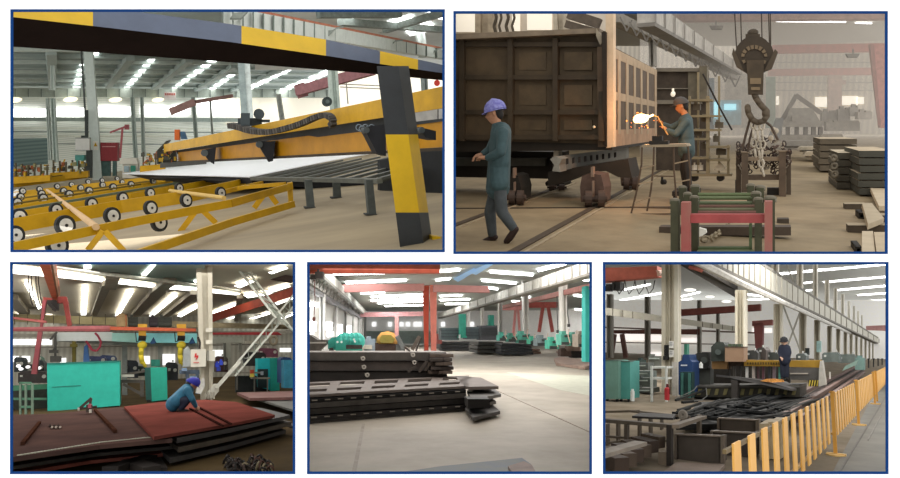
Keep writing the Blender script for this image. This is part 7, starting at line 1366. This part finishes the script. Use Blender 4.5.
g = G(); g.box(649, 141, 668, 144.5, LY, .25); g.box(652, 136, 662, 141, LY + .05, .15); S('tool_tray', 'dark tool tray on top of the step ladder', 'tool tray', g, drk)
# torch flame ------------------------------------------------------------
WY = 14.1
fm = T('cutting_torch', 'cutting torch with bright orange flame at the ribbed side', 'torch', dp(655, 117, WY))
g = G(); g.pt([(668, 135), (663, 126), (658, 117), (652, 114.5)], WY - .1, 1.3); P(fm, 'torch_pipe', g, mt('#a98a58'))
g = G(); g.sm = True; g.ball(dp(641, 118.5, WY - .15), 5.2 * pxm(WY), (1.35, .8, .85), n=14, k=9); g.ball(dp(637, 120, WY - .15), 3.3 * pxm(WY), (1.1, .8, .9)); g.ball(dp(646, 116.5, WY - .15), 2.4 * pxm(WY), (1.6, .8, .7)); g.pt([(648, 117), (653, 115)], WY - .12, 1.8); P(fm, 'flame', g, glow('#ffdf9a', 5.0), 'glowing yellow white flame')
pl = bpy.data.lights.new('torch_glow', 'POINT'); pl.energy = 45; pl.color = (1, .42, .12); pl.shadow_soft_size = .1
po = bpy.data.objects.new('torch_glow', pl); COL.objects.link(po); po.matrix_world = R.M @ Matrix.Translation(dp(645, 118, WY - .75))
rnd = random.Random(9); g = G()
for k in range(24):
    a = rnd.uniform(0, 6.28); d_ = rnd.uniform(6, 14); g.ball(dp(640 + d_ * math.cos(a), 121 + d_ * math.sin(a) * .9, WY - .3), .006 + .008 * rnd.random(), n=6, k=4)
S('sparks', 'orange sparks flying around the torch flame', 'sparks', g, glow('#ff8a3a', 3), kind='stuff')
# people --------------------------------------------------------------------
WALK = dict(head=(494.5, 112), nose=(485, 114.5, -.03), neck=(497, 124), shl=(499, 132, .18), shr=(503, 133, -.17), ell=(490, 150, .22), elr=(501, 152, -.24), wrl=(483, 154, .16), wrr=(487, 158, -.2), hal=(477, 156, .1), har=(478, 157, -.14),
            hipl=(497, 184, .09), hipr=(499, 184, -.09), knl=(490, 212, .08), knr=(502, 212, -.08), anl=(492.5, 236, .08), anr=(514, 229, -.08), tol=(482, 243, .08), tor=(506.5, 241.5, -.08))
skin = mt('#a5785c', var=.08)
person('man in blue helmet and teal jacket walking left past the truck body', 8.55, WALK, (skin, mt('#3a4f52', var=.15, scale=8), mt('#454a4c', var=.15, scale=8), mt('#33241f'), mt('#4d4a94', h2='#8f8fc4', scale=22), mt('#1d1815')), (498, 244), sk=1.1, vox=.013)
WELD = dict(head=(681.5, 106), nose=(672, 108, -.02), neck=(685, 115), shl=(685, 121, .2), shr=(686, 122, -.18), ell=(671, 128, .24), elr=(676, 134, -.24), wrl=(663, 124, .12), wrr=(667, 130, -.16), hal=(656.5, 118.5, .02), har=(661, 125, -.1),
            hipl=(686, 149, .1), hipr=(687, 149, -.1), knl=(684, 169, .1), knr=(687, 169, -.1), anl=(686, 187, .1), anr=(689, 188, -.1), tol=(678, 191, .1), tor=(681, 192, -.1))
person('welder in cap and teal jacket holding a flaming torch', 14.6, WELD, (mt('#b87a50'), mt('#465657', var=.15, scale=6), mt('#2c2a28'), mt('#241d19'), mt('#4a443f'), mt('#1d1815')), (687, 193), sk=1.12, vox=.018, hat='cap')
g = G(); g.box(672, 191.5, 697, 196, 14.3, .9); g.box(673, 196, 676, 199, 14.4, .1); g.box(693, 196, 696, 199, 14.4, .1); S('work_platform', 'low dark platform under the welder boots', 'platform', g, drk)
for i, (x, y) in enumerate(((594, 127),)):
    g = G(); g.ball(dp(x, y, 13.5), .03); g.cyl(dp(x, y, 13.5), dp(x, y, 13.9), .012, n=6); S('bolt_head', 'small bright bolt on the front wall of the steel body', 'bolt', g, mt('#cbb99a'))
# ------------------------------------------------------------------ smoke volume in the top right hall; other halls take haze as paler colours
def haze(room, label, near, Y1, far, Y2, dens, col):
    use(room)
    q = lambda b, Y: [dp(b[0], b[1], Y), dp(b[2], b[1], Y), dp(b[2], b[3], Y), dp(b[0], b[3], Y)]
    g = G(); g.hexa(q(near, Y1) + q(far, Y2))
    m = bpy.data.materials.new('smoky_air'); m.use_nodes = True; nt = m.node_tree; nt.nodes.remove(nt.nodes['Principled BSDF'])
    v = nt.nodes.new('ShaderNodeVolumePrincipled'); v.inputs['Density'].default_value = dens; v.inputs['Color'].default_value = rgb(col); v.inputs['Anisotropy'].default_value = 0.2
    v.inputs['Emission Strength'].default_value = dens * .85; v.inputs['Emission Color'].default_value = rgb(col)  # smoke emits faintly, in place of scattered daylight
    nt.links.new(v.outputs[0], nt.nodes['Material Output'].inputs['Volume'])
    S('haze', label, 'haze', g, m, kind='stuff')
haze(TR, 'thin brown grey welding smoke hanging in the far hall behind the crane hook', (640, 11.5, 890, 160), 30, (640, 11.5, 890, 139), 93, .009, '#cbc2b6')
# ------------------------------------------------------------------ keep every hall inside its own bay
def clip_all():
    for o in list(INFO):
        r, M, b = INFO[o]
        if r.bounds is None or o.type != 'MESH' or o.modifiers: continue
        x0, y0, x1, y1 = r.bounds
        planes = [V((F, -(x1 - CX), 0)), V((-F, (x0 - CX), 0)), V((0, (CY - y0) * -1, F)), V((0, (CY - y1), -F))]
        ws = [M @ v.co for v in o.data.vertices]
        bad = [n for n in planes if any(w.dot(n) > 1e-6 for w in ws)]
        if not bad: continue
        Mi = M.inverted()
        bm = bmesh.new(); bm.from_mesh(o.data)
        for n in bad:
            co = Mi @ V((0, 0, 0)); no = (Mi.to_3x3() @ n).normalized()
            bmesh.ops.bisect_plane(bm, geom=bm.verts[:] + bm.edges[:] + bm.faces[:], plane_co=co, plane_no=no, clear_outer=True, clear_inner=False)
        if len(bm.faces) == 0:
            print('GONE', o.name, o.get('label')); bm.free()
            for c in o.children: c.parent = o.parent
            INFO.pop(o); bpy.data.objects.remove(o); continue
        bm.to_mesh(o.data); bm.free()
clip_all()
# ------------------------------------------------------------------ light and camera
w = bpy.data.worlds.new('daylight'); SC.world = w; w.use_nodes = True
bg = w.node_tree.nodes['Background']; bg.inputs[0].default_value = (1.0, 0.99, 0.97, 1); bg.inputs[1].default_value = 1.2
sl = bpy.data.lights.new('sun', 'SUN'); sl.energy = .45; sl.angle = math.radians(50); sl.color = (1, .97, .92)
so = bpy.data.objects.new('sun', sl); COL.objects.link(so); so.rotation_euler = V((-.15, -1.0, .75)).to_track_quat('Z', 'Y').to_euler()
def bay(px, py, Y, sx, sy, power, room, col=(1, .97, .93)):  # unseen area lamps added above the bottom halls to fill them with light
    use(PAGE)
    l = bpy.data.lights.new('hidden_fill_light', 'AREA'); l.shape = 'RECTANGLE'; l.size = sx; l.size_y = sy; l.energy = power; l.color = col
    o = bpy.data.objects.new('hidden_fill_light', l); COL.objects.link(o)
    o.matrix_world = Matrix.Translation(ray(px, py) * Y) @ (room.R.to_4x4())
HIDDEN_FILLS = [(BL, 150, 270, 330, 650), (BM, 450, 270, 300, 1300), (BR, 745, 270, 330, 1300)]
for room, px, sx, pw, pf in HIDDEN_FILLS:
    bay(px, 257.9, 16, sx * 16 / F, 8, pw, room)
    fy_ = 21 if room is BL else 26
    bay(px, 258.2, fy_, sx * fy_ / F, 8, pf, room)
cam = bpy.data.cameras.new('camera'); co = bpy.data.objects.new('camera', cam); COL.objects.link(co)
cam.sensor_width = 36; cam.lens = 36 * F / 900; cam.clip_end = 2000; co.rotation_euler = (math.pi / 2, 0, 0)
SC.camera = co
SC.view_settings.view_transform = 'Standard'; SC.view_settings.look = 'None'
